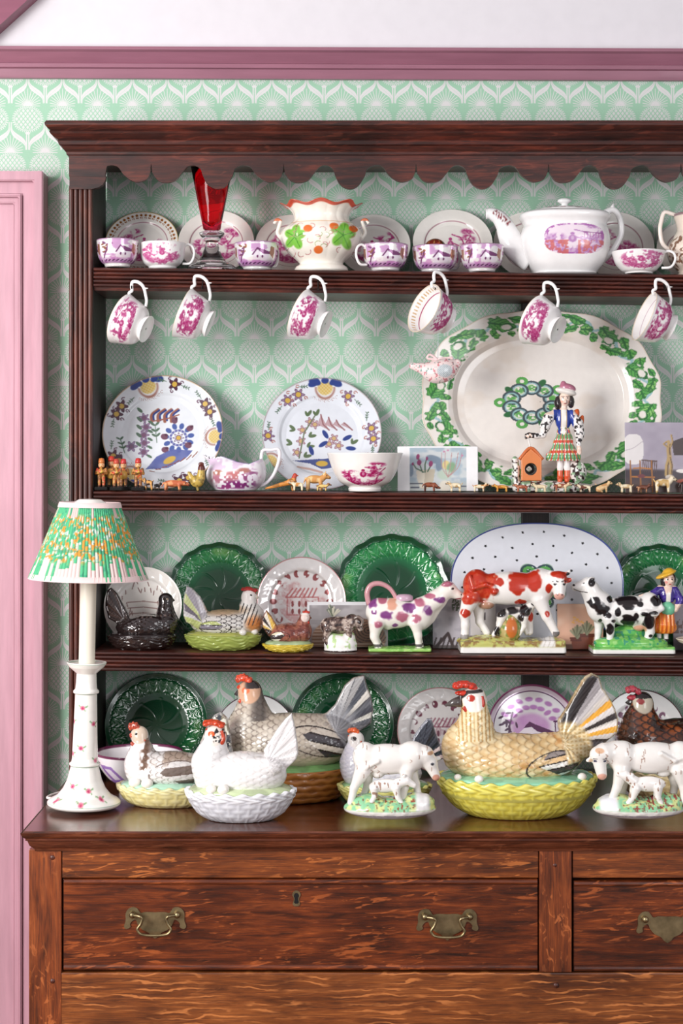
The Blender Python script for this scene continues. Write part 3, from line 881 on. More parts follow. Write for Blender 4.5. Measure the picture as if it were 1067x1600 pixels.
def delft_a(col, u, v, rho, th, front):
    col[:] = rgb(226, 230, 236)
    lambrequin(col, u, v, -0.27, 0.80, 0.33, 0.27); lambrequin(col, u, v, 0.86, -0.08, -1.6, 0.25); lambrequin(col, u, v, -0.5, -0.74, 2.55, 0.25)
    for x, y in ((-0.70, 0.46), (-0.78, 0.32), (0.17, 0.85), (0.69, 0.5), (0.77, 0.36), (-0.8, -0.42), (-0.7, -0.5), (0.3, -0.85), (0.45, -0.8)):
        flower(col, u, v, x, y, 0.115, DP, DY)
        for q in range(3): curl(col, u, v, x + 0.12 * math.cos(q * 2.1 + x), y + 0.12 * math.sin(q * 2.1 + x), 0.035, DP, q)
    for x, y, a_ in ((0.28, 0.83, -0.4), (-0.82, 0.24, -1.7), (0.62, 0.6, 2.2), (0.8, 0.25, -1.2), (-0.84, -0.3, 1.5), (-0.5, 0.62, -2.3), (0.03, 0.9, 2.9), (0.72, -0.45, -1.3), (0.1, -0.86, 3.0)):
        sprig(col, u, v, x, y, a_, 0.13, DG)
    for i in range(4):                                     # fence of swooping bars
        x = -0.2 + i * 0.11
        mix(col, rgb(150, 92, 76), stroke(u, v, spline([(x, 0.22), (x - 0.0, 0.34), (x + 0.1, 0.43)], 6), 0.026))
        mix(col, DB, stroke(u, v, spline([(x + 0.035, 0.24), (x + 0.03, 0.34), (x + 0.12, 0.42)], 6), 0.016))
    mix(col, rgb(150, 92, 76), stroke(u, v, spline([(-0.22, 0.22), (0.05, 0.27), (0.25, 0.34)], 6), 0.012))
    for y in (0.28, 0.12, -0.02, -0.16, -0.32):
        flower(col, u, v, -0.31 + 0.03 * math.sin(y * 20), y, 0.1, DL, rgb(120, 80, 110), (0.45, 0.4, 0.5), 6, y)
        leaf(col, u, v, -0.36, y + 0.1, 0.12, 2.4, DG); leaf(col, u, v, -0.26, y - 0.05, 0.1, -0.5, DG)
    flower(col, u, v, -0.52, -0.22, 0.11, DL, rgb(110, 80, 110), (0.4, 0.38, 0.5), 6)
    sprig(col, u, v, -0.62, -0.35, 1.9, 0.25, DG); sprig(col, u, v, -0.1, -0.15, 1.7, 0.3, DG)
    cx, cy = 0.255, -0.07
    for i in range(11):
        a_ = i * 2 * PI / 11 + 0.2
        mix(col, rgb(70, 92, 158), e_blob(u, v, cx + 0.21 * math.cos(a_), cy + 0.21 * math.sin(a_), 0.055, 0.04, a_))
    d = np.hypot(u - cx, v - cy)
    mix(col, rgb(96, 100, 160), (np.abs(d - 0.13) < 0.02) * (0.5 + 0.5 * (np.sin(np.arctan2(v - cy, u - cx) * 14) > -0.3)))
    flower(col, u, v, cx, cy, 0.1, rgb(206, 200, 214), DY, (0.4, 0.3, 0.4), 8)
    for x, y, a_ in ((0.02, -0.05, 2.7), (0.18, 0.24, 1.8), (0.44, 0.1, 0.5), (0.42, -0.2, -0.4), (0.04, -0.28, 2.9)):
        mix(col, rgb(110, 70, 90), e_blob(u, v, x, y, 0.06, 0.05, a_)); mix(col, DP, e_blob(u, v, x + 0.03, y + 0.03, 0.03, 0.022, a_))
    lens = inside(u, v, [(-0.27, -0.63), (-0.1, -0.4), (0.15, -0.27), (0.5, -0.29), (0.4, -0.42), (0.1, -0.6)])
    mix(col, rgb(82, 94, 158), lens * (0.8 + 0.2 * noise(np.stack([u * 9, v * 9], 1))))
    mix(col, DY, e_blob(u, v, 0.12, -0.46, 0.11, 0.055, 0.5))
    for i in range(8): mix(col, DR, stroke(u, v, [(-0.2 + i * 0.1, -0.66 + i * 0.035), (-0.12 + i * 0.1, -0.63 + i * 0.05 - 0.04)], 0.008))
    mix(col, rgb(170, 130, 90), ss(0.975, 0.99, rho) * 0.7)
def delft_b(col, u, v, rho, th, front):
    col[:] = rgb(224, 228, 236)
    LV = rgb(150, 122, 152)
    lambrequin(col, u, v, 0.05, 0.82, 0.0, 0.27); lambrequin(col, u, v, -0.84, -0.5, 2.0, 0.25); lambrequin(col, u, v, 0.8, -0.55, -2.0, 0.25)
    for x, y in ((-0.58, 0.6), (-0.4, 0.71), (0.44, 0.68), (0.83, 0.1), (0.86, -0.09), (-0.9, -0.04)):
        flower(col, u, v, x, y, 0.118, LV, DY, (0.4, 0.28, 0.38), 6)
        for q in range(3): curl(col, u, v, x + 0.13 * math.cos(q * 2.1 + x), y + 0.13 * math.sin(q * 2.1 + x), 0.035, rgb(170, 110, 100), q)
    for x, y, a_ in ((-0.68, 0.5, -2.2), (0.55, 0.62, -0.8), (0.75, 0.24, 1.5), (-0.9, 0.06, 1.5), (-0.4, 0.84, 0.1), (0.85, -0.2, -1.6)): sprig(col, u, v, x, y, a_, 0.13, DG)
    for i in range(4):
        x = -0.02 + i * 0.13
        mix(col, rgb(186, 152, 158), inside(u, v, [(x, 0.38 - i * 0.05), (x - 0.06, 0.2), (x + 0.14, 0.1)]) * 0.9)
        mix(col, rgb(150, 104, 108), stroke(u, v, [(x, 0.38 - i * 0.05), (x + 0.04, 0.2), (x + 0.14, 0.1)], 0.012))
    for x, y in ((-0.33, 0.1), (-0.2, 0.25), (-0.35, -0.1), (-0.42, -0.3), (0.2, -0.05), (0.12, -0.15), (0.28, -0.18), (-0.12, 0.2)):
        flower(col, u, v, x, y, 0.09, rgb(190, 160, 168), rgb(200, 170, 120), (0.55, 0.4, 0.45), 5, x * 9)
    for x, y, a_ in ((-0.25, 0.35, 1.0), (-0.1, 0.36, 1.2), (-0.45, 0.1, 2.4), (-0.22, -0.02, 0.2), (-0.25, -0.2, 0.1), (-0.5, -0.15, 2.4), (-0.3, -0.38, 0.2), (0.5, -0.15, 0.6)):
        leaf(col, u, v, x, y, 0.13, a_, rgb(92, 112, 80)); leaf(col, u, v, x, y, 0.1, a_ + 0.9, rgb(92, 112, 80))
    mix(col, rgb(110, 120, 96), stroke(u, v, [(-0.12, 0.36), (-0.3, 0.05), (-0.38, -0.4)], 0.012))
    for x, y, a_ in ((-0.05, -0.2, 0.6), (0.35, -0.08, 0.5), (0.1, -0.05, 2.1), (-0.15, -0.35, 1.9), (0.4, -0.22, -0.1)): leaf(col, u, v, x, y, 0.17, a_, DB)
    lens = inside(u, v, [(-0.5, -0.45), (-0.1, -0.42), (0.25, -0.4), (0.3, -0.55), (0.0, -0.6), (-0.2, -0.5)])
    mix(col, rgb(70, 84, 140), lens); mix(col, DY, e_blob(u, v, 0.0, -0.5, 0.1, 0.05, 0.0))
    mix(col, rgb(186, 130, 110), stroke(u, v, [(-0.4, -0.57), (-0.2, -0.6), (0, -0.66)], 0.02) * 0.6)
    mix(col, rgb(150, 130, 130), ss(0.975, 0.99, rho) * 0.6)
plate('delft_plate', 'blue and purple painted delft plate, dark flowers round the rim, left of shelf two', 2, 255, 94, 19, delft_a, res=0.0012, yoff=-0.028)
plate('delft_plate', 'pale delft plate with mauve flowers and sails behind the pink printed bowl', 2, 503, 93, 20, delft_b, res=0.0012)

# oval platter with a border of green acanthus scrolls
GA = rgb(92, 168, 84); GD = rgb(44, 104, 58); GB = rgb(150, 190, 196)
def acanthus(col, u, v, rho, th, front):
    col[:] = rgb(238, 232, 226)
    n = fbm(np.stack([u * 5, v * 5], 1), 2, 3)
    mix(col, rgb(226, 212, 198), ss(0.55, 0.8, n) * 0.5)
    N_ = 12
    q = th / (2 * PI) * N_; w_ = (rho - 0.862) / 0.125                # rolled-out rim coordinates
    tpos = ((q % 1.0) - 0.5) * 3.5; odd = np.where(np.floor(q).astype(int) % 2 == 0, 1.0, -1.0)
    y = w_ * odd
    band = ((rho > 0.735) & (rho < 0.985) & front).astype(float)
    mix(col, GB, (np.abs(y - 0.5 * np.sin(tpos * PI / 1.75)) < 0.13) * band * 0.9)
    ser = noise(np.stack([q * 17, w_ * 4.5], 1), 3)
    def lf_(cx, cy, rx, ry, a_, hole=None):
        d = np.hypot(((tpos - cx) * math.cos(a_) + (y - cy) * math.sin(a_)) / rx, (-(tpos - cx) * math.sin(a_) + (y - cy) * math.cos(a_)) / ry) + (ser - 0.5) * 0.7
        m_ = 1 - ss(0.9, 1.05, d)
        if hole: m_ = m_ * (1 - e_blob(tpos, y, hole[0], hole[1], hole[2], hole[3], 0, 0.2))
        mix(col, GA, m_ * band)
        mix(col, rgb(170, 214, 130), m_ * band * (ser > 0.62) * 0.6)
        x_ = (tpos - cx) * math.cos(a_) + (y - cy) * math.sin(a_); y_ = -(tpos - cx) * math.sin(a_) + (y - cy) * math.cos(a_)
        mix(col, GD, m_ * band * ((np.abs(y_) < 0.07) | (np.abs(((x_ - np.abs(y_)) * 3.2) % 1 - 0.5) < 0.13)) * 0.85)
        mix(col, GD, m_ * band * (d > 0.82) * 0.55)
    lf_(-0.75, -0.15, 0.85, 0.55, 0.5, (-0.5, 0.12, 0.34, 0.24))
    lf_(0.55, 0.5, 0.6, 0.36, -0.45); lf_(0.35, -0.35, 0.55, 0.3, 0.5); lf_(1.25, -0.1, 0.4, 0.5, 0.3); lf_(-1.45, 0.45, 0.32, 0.4, -0.4); lf_(-0.3, 0.72, 0.35, 0.22, 0.1)
    cl = np.hypot(tpos + 0.42, (y - 0.12)); mix(col, GD, (np.abs(cl - 0.3) < 0.06) * band * (tpos > -0.6) * 0.9)
    mix(col, rgb(198, 176, 150), ss(0.985, 0.997, rho) * 0.5)
    # scrolled medallion in the middle of the dish
    for i in range(10):
        a_ = i * 2 * PI / 10 + 0.31
        cx, cy = -0.07 + 0.155 * math.cos(a_) * 1.15, -0.01 + 0.165 * math.sin(a_)
        d = np.hypot(u - cx, v - cy)
        mix(col, rgb(70, 86, 92), (np.abs(d - 0.068) < 0.013) * 1.0 * front); mix(col, GB, (np.abs(d - 0.054) < 0.007) * 0.9 * front)
        mix(col, GA, e_blob(u, v, cx, cy, 0.038, 0.034, 0, 0.4) * 0.95 * front * (noise(np.stack([u * 60, v * 60], 1), 8) > 0.3))
        ox, oy = -0.07 + 0.245 * math.cos(a_ + 0.31) * 1.1, -0.01 + 0.25 * math.sin(a_ + 0.31)
        if i % 2 == 0: mix(col, GA, (np.abs(np.hypot(u - ox, v - oy) - 0.035) < 0.016) * front)
        else: mix(col, GD, e_blob(u, v, ox * 0.9, oy * 0.9, 0.05, 0.03, a_) * front)
PLAT = [(0, 0.0), (0.64, 0.0), (0.70, 0.012), (0.74, 0.05), (0.78, 0.07), (0.97, 0.1), (1.0, 0.105), (1.0, 0.085), (0.9, 0.06), (0.7, -0.01), (0.6, -0.02), (0.01, -0.02)]
plate('platter', 'large oval platter with a border of green scrolling leaves, behind the kilted figure', 2, 844, 186, 8, acanthus, PLAT, 7, 1.0, 0.765,
      wob=lambda th: 0.010 * np.cos(th * 14), res=0.0014, cat='platter', super_=2.25, nt=600, yoff=-0.034)
# pierced oval drainer
def drainer(col, u, v, rho, th, front):
    col[:] = rgb(226, 228, 236)
    for r_, n_, o_ in ((0.86, 22, 0.1), (0.66, 17, 0.3), (0.46, 12, 0.0), (0.26, 7, 0.2)):
        for i in range(n_):
            a_ = o_ + i * 2 * PI / n_
            d = np.hypot((u - r_ * math.sin(a_)) * 1.0, (v - r_ * math.cos(a_)) * 0.8)
            mix(col, rgb(22, 18, 18), (d < 0.0155) * front)
    mix(col, rgb(70, 84, 150), ((rho > 0.978) & (rho < 1.01)).astype(float))
    for i in range(8):
        a_ = i * PI / 4 + 0.39; cx, cy = 0.24 * math.cos(a_), -0.02 + 0.27 * math.sin(a_)
        d = np.hypot(u - cx, v - cy)
        mix(col, GD, e_blob(u, v, cx, cy, 0.11, 0.09, a_) * front * (noise(np.stack([u * 40, v * 40], 1), 8) > 0.25)); mix(col, GA, (np.abs(d - 0.05) < 0.02) * front); mix(col, rgb(50, 70, 80), (np.abs(d - 0.09) < 0.012) * front)
DRAIN = [(0, 0.0), (0.5, 0.0), (0.985, 0.0), (1.0, 0.008), (1.0, -0.02), (0.985, -0.03), (0.01, -0.03)]
plate('drainer', 'pierced white oval drainer dish with blue edge and dot holes behind the red cow', 3, 839, 135.5, 7, drainer, DRAIN, 4, 1.0, 0.72, res=0.0013, cat='dish', super_=2.3, yoff=-0.04)

# green majolica leaf plates
def green_paint(seed, light=1.0):
    def f(col, u, v, rho, th, front):
        P = np.stack([u, v], 1); n = fbm(P * 4 + seed, seed, 3)
        base = rgb(18, 92, 52) * light
        col[:] = base
        lf = (np.abs(np.sin(6.5 * th + seed)) ** 0.5)
        mix(col, rgb(46, 138, 74) * light, ss(0.58, 0.75, rho) * (1 - ss(0.8, 0.98, rho)) * (0.4 + 0.6 * n))
        mix(col, rgb(132, 168, 96) * light, ss(0.55, 0.8, n) * ss(0.7, 0.8, rho) * (1 - ss(0.88, 0.95, rho)) * 0.6)
        vein = np.abs(np.sin(16 * th + 2 * np.sin(9 * rho))) < 0.12
        mix(col, rgb(120, 180, 110) * light, vein * ss(0.55, 0.65, rho) * (rho < 0.88) * 0.5)
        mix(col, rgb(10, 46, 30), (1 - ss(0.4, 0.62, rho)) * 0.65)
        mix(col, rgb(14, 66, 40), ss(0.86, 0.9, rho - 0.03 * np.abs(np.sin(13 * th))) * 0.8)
    return f
def green_disp(seed):
    def f(u, v, rho, th):
        a = th * 13 + seed
        vein = np.exp(-(np.sin(a / 2 * 2.0) / 0.18) ** 2)
        side = 0.5 + 0.5 * np.sin(60 * rho + 8 * np.abs(np.sin(a)))
        edge = ss(0.0, 0.02, 0.88 - rho + 0.03 * np.abs(np.sin(a)))
        leaf_ = (0.012 * vein + 0.008 * side) * ss(0.6, 0.68, rho) * (rho < 0.92) + 0.016 * edge * ss(0.62, 0.7, rho)
        c = (0.006 if seed < 3 else 0.003) * np.exp(-(np.sin(th * 4 + 5 * rho) / 0.25) ** 2) * (rho < 0.55) * ss(0.08, 0.2, rho)
        return leaf_ + c
    return f
wobg = lambda th: 0.012 * np.cos(th * 18)
GP = 'green leaf-moulded plates'
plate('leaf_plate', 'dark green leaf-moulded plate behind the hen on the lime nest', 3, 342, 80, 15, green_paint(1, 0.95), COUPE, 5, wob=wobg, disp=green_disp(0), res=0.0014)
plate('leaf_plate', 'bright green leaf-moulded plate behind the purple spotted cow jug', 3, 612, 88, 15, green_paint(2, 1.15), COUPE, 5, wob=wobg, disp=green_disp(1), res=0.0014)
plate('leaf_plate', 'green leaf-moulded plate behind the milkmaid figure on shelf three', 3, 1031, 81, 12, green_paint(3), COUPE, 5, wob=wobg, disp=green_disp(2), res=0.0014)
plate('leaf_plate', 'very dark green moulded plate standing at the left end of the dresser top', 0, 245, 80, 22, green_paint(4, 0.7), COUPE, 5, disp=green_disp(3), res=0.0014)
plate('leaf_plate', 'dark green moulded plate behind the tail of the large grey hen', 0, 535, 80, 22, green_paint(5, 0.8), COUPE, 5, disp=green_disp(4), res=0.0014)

def grass_plate(col, u, v, rho, th, front):
    col[:] = rgb(244, 238, 232)
    for i in range(46):
        r_ = random.Random(i); a_ = r_.uniform(0, 2 * PI); q = r_.uniform(0.35, 0.62)
        x, y = q * math.sin(a_), q * math.cos(a_)
        mix(col, rgb(120, 74, 70), stroke(u, v, [(x, y), (x + r_.uniform(-0.05, 0.05), y + 0.1)], 0.012) * 0.8 * front)
    for y in (0.1, -0.05, -0.2): mix(col, rgb(140, 96, 90), stroke(u, v, [(-0.4, y), (0, y + 0.03), (0.45, y - 0.02)], 0.014) * 0.6 * front)
plate('plate', 'white embossed plate with brown grasses standing behind the black lustre hen', 3, 224, 61, 14, grass_plate, yoff=-0.04, disp=emboss_disp)
def pearl(seed, c, house=True, base=rgb(240, 234, 232), edge=rgb(206, 150, 150)):
    def f(col, u, v, rho, th, front):
        col[:] = base
        P = np.stack([u, v], 1); n = fbm(P * 7, seed, 2)
        mix(col, c, (scene_print(u / 0.55, v / 0.55, seed) * 0.4 * (rho < 0.6)) * front)
        q = (th / (2 * PI) * 18) % 1.0
        mix(col, c * 0.8, e_blob(q, (rho - 0.6) / 0.16, 0.5, 0.2, 0.3, 0.5) * (noise(P * 14, seed) > 0.4) * front)
        if house:
            hs = inside(u, v, [(-0.3, -0.25), (-0.3, 0.1), (-0.05, 0.32), (0.3, 0.3), (0.38, 0.08), (0.38, -0.25)])
            mix(col, mix(np.tile(base, (len(u), 1)), c, np.full(len(u), 0.35)), hs * 0.0)
            for k_ in range(7): mix(col, c, stroke(u, v, [(-0.35 + k_ * 0.1, 0.1), (-0.2 + k_ * 0.09, 0.3)], 0.018) * front * 0.8)
            for x in (-0.2, -0.05, 0.1, 0.25):
                mix(col, c * 0.8, e_blob(u, v, x, -0.05, 0.03, 0.07) * front); mix(col, c * 0.8, e_blob(u, v, x, -0.22, 0.03, 0.06) * front)
            mix(col, c, stroke(u, v, [(-0.32, -0.3), (-0.32, 0.1), (0.38, 0.1), (0.38, -0.3), (-0.32, -0.3)], 0.014) * front * 0.8)
        mix(col, edge, ss(0.97, 0.985, rho))
    return f
plate('plate', 'pearly embossed plate with pink flowers and fence, behind the small brown hen', 3, 471, 69.5, 13, pearl(21, rgb(190, 100, 100)), disp=emboss_disp, yoff=-0.026, mat=LUSTRE)
plate('plate', 'white plate with a dark lustre edge behind the large grey hen', 0, 398, 62, 22, pearl(22, rgb(170, 120, 150), False, WHITE, rgb(90, 50, 70)))
plate('plate', 'white embossed plate with a red pagoda behind the dark hen tail', 0, 688, 68, 22, pearl(23, rgb(150, 80, 100)), disp=emboss_disp)
def lustre_house(col, u, v, rho, th, front):
    col[:] = rgb(243, 238, 240)
    c = rgb(160, 92, 166); dk = rgb(92, 44, 88); P = np.stack([u, v], 1); n = fbm(P * 5, 4, 3)
    mix(col, rgb(196, 140, 196), e_blob(u, v, -0.03, 0.08, 0.42, 0.3, 0, 0.2) * (0.6 + 0.4 * n) * front)
    hs = inside(u, v, [(-0.35, -0.4), (-0.35, -0.1), (-0.1, 0.12), (0.55, -0.12), (0.55, -0.4)])
    mix(col, rgb(240, 230, 238), hs)
    mix(col, dk, inside(u, v, [(-0.2, 0.05), (-0.06, 0.2), (0.06, 0.14), (0.56, -0.06), (0.56, -0.14), (0.1, -0.02), (-0.02, 0.08)]))
    for x in (-0.2, 0.02, 0.22, 0.3, 0.38): mix(col, dk, e_blob(u, v, x, -0.22, 0.025, 0.06))
    mix(col, rgb(236, 228, 236), inside(u, v, [(0.5, -0.3), (0.5, 0.2), (0.75, 0.2), (0.75, -0.3)])); mix(col, dk, stroke(u, v, [(0.48, 0.2), (0.78, 0.2)], 0.02)); mix(col, dk, stroke(u, v, [(0.5, -0.2), (0.5, 0.2)], 0.012))
    for x in (0.56, 0.61, 0.66): mix(col, dk, e_blob(u, v, x, 0.07, 0.012, 0.05))
    mix(col, c, ss(0.05, 0.2, -(v + 0.32)) * (rho < 0.75) * (0.5 + 0.5 * n) * front)
    for i in range(16):
        r_ = random.Random(i + 3); a_ = -1.2 + i * 0.16; q = 0.52 + 0.17 * (i % 2)
        mix(col, rgb(184, 120, 186), e_blob(u, v, q * math.sin(a_) * 1.0, q * math.cos(a_), 0.085, 0.05, r_.uniform(-0.5, 0.5), 0.3) * front * 0.9)
    mix(col, rgb(90, 60, 86), stroke(u, v, [(-0.55, -0.3), (-0.5, 0.1), (-0.42, 0.4)], 0.02))
    for i in range(12):
        r_ = random.Random(i + 40); x = -0.5 + r_.uniform(-0.2, 0.2); y = r_.uniform(-0.1, 0.45)
        mix(col, rgb(86, 60, 84), e_blob(u, v, x, y, 0.07, 0.025, r_.uniform(0, 3)) * front)
    mix(col, rgb(196, 150, 186), ((rho > 0.86) & (rho < 0.975) & front) * 0.35)
    mix(col, dk, (np.abs(rho - 0.86) < 0.008) * front * 0.9); mix(col, rgb(140, 70, 110), ss(0.95, 0.97, rho))
plate('plate', 'purple lustre plate with a painted house and blotched sky behind the yellow hen', 0, 832, 71.5, 21, lustre_house, COUPE, 5, mat=LUSTRE, res=0.0012, yoff=-0.018)
plate('plate', 'plain white plate standing behind the dark brown hen at the right', 0, 1004, 66, 22, pearl(25, rgb(170, 120, 150), False, WHITE, rgb(90, 50, 60)))
# ---------------------------------------------------------------- cups, bowls, pots
from mathutils import Matrix, Vector
def local(px, py, k, y, dz=0.0018):
    """thing frame: (X, z0, s, gy): base point under pixel column px on shelf k at depth y"""
    s = mpp(y); X = xat(px, y); z0 = shelf_z(k, X) + dz
    return X, z0, s, HY + (CZ - z0) / s
def open_lathe(prof, wall, n, step, sy=1.0, sx=1.0):
    """bowl: outside profile [(r,z)] from the foot up, wall thickness; returns V,F,T,outside mask,V radius"""
    out = densify(spline(prof, 5), step)
    inner = [(max(0.001, r - wall), z + (wall if i == 0 else 0)) for i, (r, z) in enumerate(out)]
    zfl = prof[1][1] + wall
    inner = [(r, z) for r, z in inner if z > zfl][::-1]
    lip = [(out[-1][0] - wall * 0.3, out[-1][1] + wall * 0.35), (out[-1][0] - wall * 0.8, out[-1][1] + wall * 0.2)]
    P = [(0.002, prof[0][1] + 0.002), (prof[0][0] - 0.003, prof[0][1] + 0.002), (prof[0][0] - 0.001, prof[0][1])] + [tuple(q) for q in out] + lip + [tuple(q) for q in inner] + [(0.002, zfl)]
    V, F, T, J = lathe(P, n, sx, sy)
    no = 3 + len(out)
    return V, F, T, (J >= 3) & (J < no), J, no

def cottage(col, u, v, m, s=0):
    """lustre cottage painting in -1..1"""
    P = np.stack([u, v], 1); n = fbm(P * 3 + s, s, 3)
    A = rgb(206, 150, 202); B = rgb(120, 60, 110); G = rgb(150, 100, 76)
    mix(col, A, ss(0.44, 0.6, n) * m * 0.85); mix(col, rgb(186, 120, 186), ss(0.0, 0.3, -(v + 0.45)) * m * (0.5 + 0.5 * n))
    hs = inside(u, v, [(-0.15, -0.55), (-0.15, 0.1), (0.1, 0.5), (0.7, 0.15), (0.7, -0.55)]); mix(col, rgb(240, 230, 240), hs * m)
    mix(col, B, inside(u, v, [(0.1, 0.52), (0.05, 0.4), (0.35, -0.05), (0.78, 0.0), (0.72, 0.2)]) * m)
    mix(col, G, inside(u, v, [(0.72, 0.0), (0.78, 0.7), (1.05, 0.6), (1.0, -0.4)]) * m * 0.9)
    mix(col, B, stroke(u, v, [(-0.15, -0.1), (0.1, 0.5)], 0.04) * m)
    for x in (0.1, 0.35): mix(col, B, e_blob(u, v, x, -0.25, 0.05, 0.12) * m)
    for i in range(9):
        r_ = random.Random(i + s); x, y = r_.uniform(-0.95, -0.4), r_.uniform(-0.2, 0.75)
        mix(col, rgb(130, 80, 120) if i % 2 else G, e_blob(u, v, x, y, 0.16, 0.08, r_.uniform(-1, 1)) * m)
    mix(col, B, stroke(u, v, [(-0.9, -0.6), (-0.7, 0.0), (-0.6, 0.4)], 0.04) * m)
    for x in np.linspace(-0.9, 0.9, 8): mix(col, rgb(90, 50, 90), stroke(u, v, [(x, -0.85), (x + 0.12, -0.75)], 0.04) * m)

BUTE = [(0.55, 0), (0.60, 0.05), (0.62, 0.1), (0.80, 0.22), (0.93, 0.45), (0.97, 0.75), (1.0, 1.0)]
HANDLE_C = [(0.92, 0.9), (1.12, 0.98), (1.32, 0.85), (1.36, 0.55), (1.2, 0.25), (0.86, 0.22)]
def teacup(label, k, y, px, rpx, hpx, style, seed, handle=None, prof=BUTE, turn=0.0, rim=None, mat=None, name='teacup', cat='cup', group=None):
    X, z0, s, gy = local(px, 0, k, y)
    t = thing(name, label, cat, (X, y, z0), 0, group)
    Rr, H = rpx * s, hpx * s
    V, F, T, out, J, no = open_lathe([(r * Rr, h * H) for r, h in prof], 0.0024, int(2 * PI * Rr / 0.0013), 0.0013)
    col = np.tile(WHITE, (len(V), 1)).astype(float); z = V[:, 2] / H
    th = (T - turn + PI) % (2 * PI) - PI
    m = out & (z > 0.12) & (z < 0.97)
    if style == 'pink':
        for o_ in (0.0, PI):
            t2 = (th - o_ + PI) % (2 * PI) - PI
            mix(col, PINK, np.maximum(scene_print(t2 / 1.0, (z - 0.56) / 0.42, seed), 0.8 * ss(0.46, 0.58, fbm(np.stack([t2 * 7, z * 9], 1), seed, 3)) * e_blob(t2, z, 0, 0.55, 1.0, 0.42)) * m * 0.92 * (np.abs(t2) < 1.12))
    else:
        for o_ in (0.0, 2.1, 4.2):
            t2 = (th - o_ + PI) % (2 * PI) - PI
            cottage(col, t2 / 0.95, (z - 0.55) / 0.42, m & (np.abs(t2) < 1.02), seed)
        mix(col, rgb(176, 130, 170), ss(0.95, 0.985, z) * 0.8)
    if rim is not None: mix(col, rim, ss(0.95, 0.985, z))
    mk('bowl', V, F, mat or (LUSTRE if style != 'pink' else GLAZE), t, col)
    if handle is not None:
        ca, sa = math.sin(handle), -math.cos(handle)
        pth = spline([(r * Rr * ca, r * Rr * sa, h * H) for r, h in HANDLE_C], 6)
        V, F = tube(pth, 0.0026, 8); mk('handle', V, F, GLAZE, t, np.tile(WHITE, (len(V), 1)))
    return t
teacup('lilac lustre cup with a gold-brown cottage, leftmost on the top shelf', 1, -0.166, 183.6, 33, 42, 'lustre', 1, handle=3.0, turn=0.2)
teacup('pink printed cup with a standing figure, second from the left on the top shelf', 1, -0.145, 254, 36, 40, 'pink', 31, handle=1.6)
teacup('lilac lustre cottage cup between the red glass vase and the strawberry jar', 1, -0.142, 401, 35, 42, 'lustre', 2, handle=2.4)
teacup('lilac lustre cup with its white handle turned left, beside the strawberry jar', 1, -0.154, 602, 36, 41, 'lustre', 3, handle=-1.2)
bc = teacup('lilac lustre cup holding a red and gold ball', 1, -0.142, 680, 36, 40, 'lustre', 4, handle=2.2)
teacup('lilac lustre cup just left of the white teapot spout', 1, -0.160, 753, 34.5, 41, 'lustre', 5, handle=2.6)
teacup('pink printed low cup with a curled handle at the right end of the top shelf', 1, -0.166, 998, 42, 34, 'pink', 34, handle=1.15, prof=[(0.5, 0), (0.53, 0.07), (0.66, 0.16), (0.86, 0.45), (0.95, 0.75), (1.0, 1.0)])
# the ball in the cup
X, z0, s, gy = local(680, 0, 1, -0.142)
V, F = ball((0, 0, 0), 0.0235, 72, 44)
col = np.tile(rgb(126, 44, 34), (len(V), 1)); a_ = np.arctan2(V[:, 0], -V[:, 1])
q = np.abs(np.sin(a_ * 5 + V[:, 2] * 60)); mix(col, rgb(200, 150, 90), (q < 0.16).astype(float)); mix(col, rgb(96, 84, 50), (noise(V / 0.008, 3) > 0.66) * 0.9); mix(col, rgb(206, 92, 66), (noise(V / 0.006, 8) > 0.7) * 0.8)
o = mk('decorated_ball', V, F, LUSTRE, None, col); o.location = (X, -0.142, z0 + 35 * s)
tag(o, 'red and gold patterned ball resting in a lilac lustre cup', 'ball')

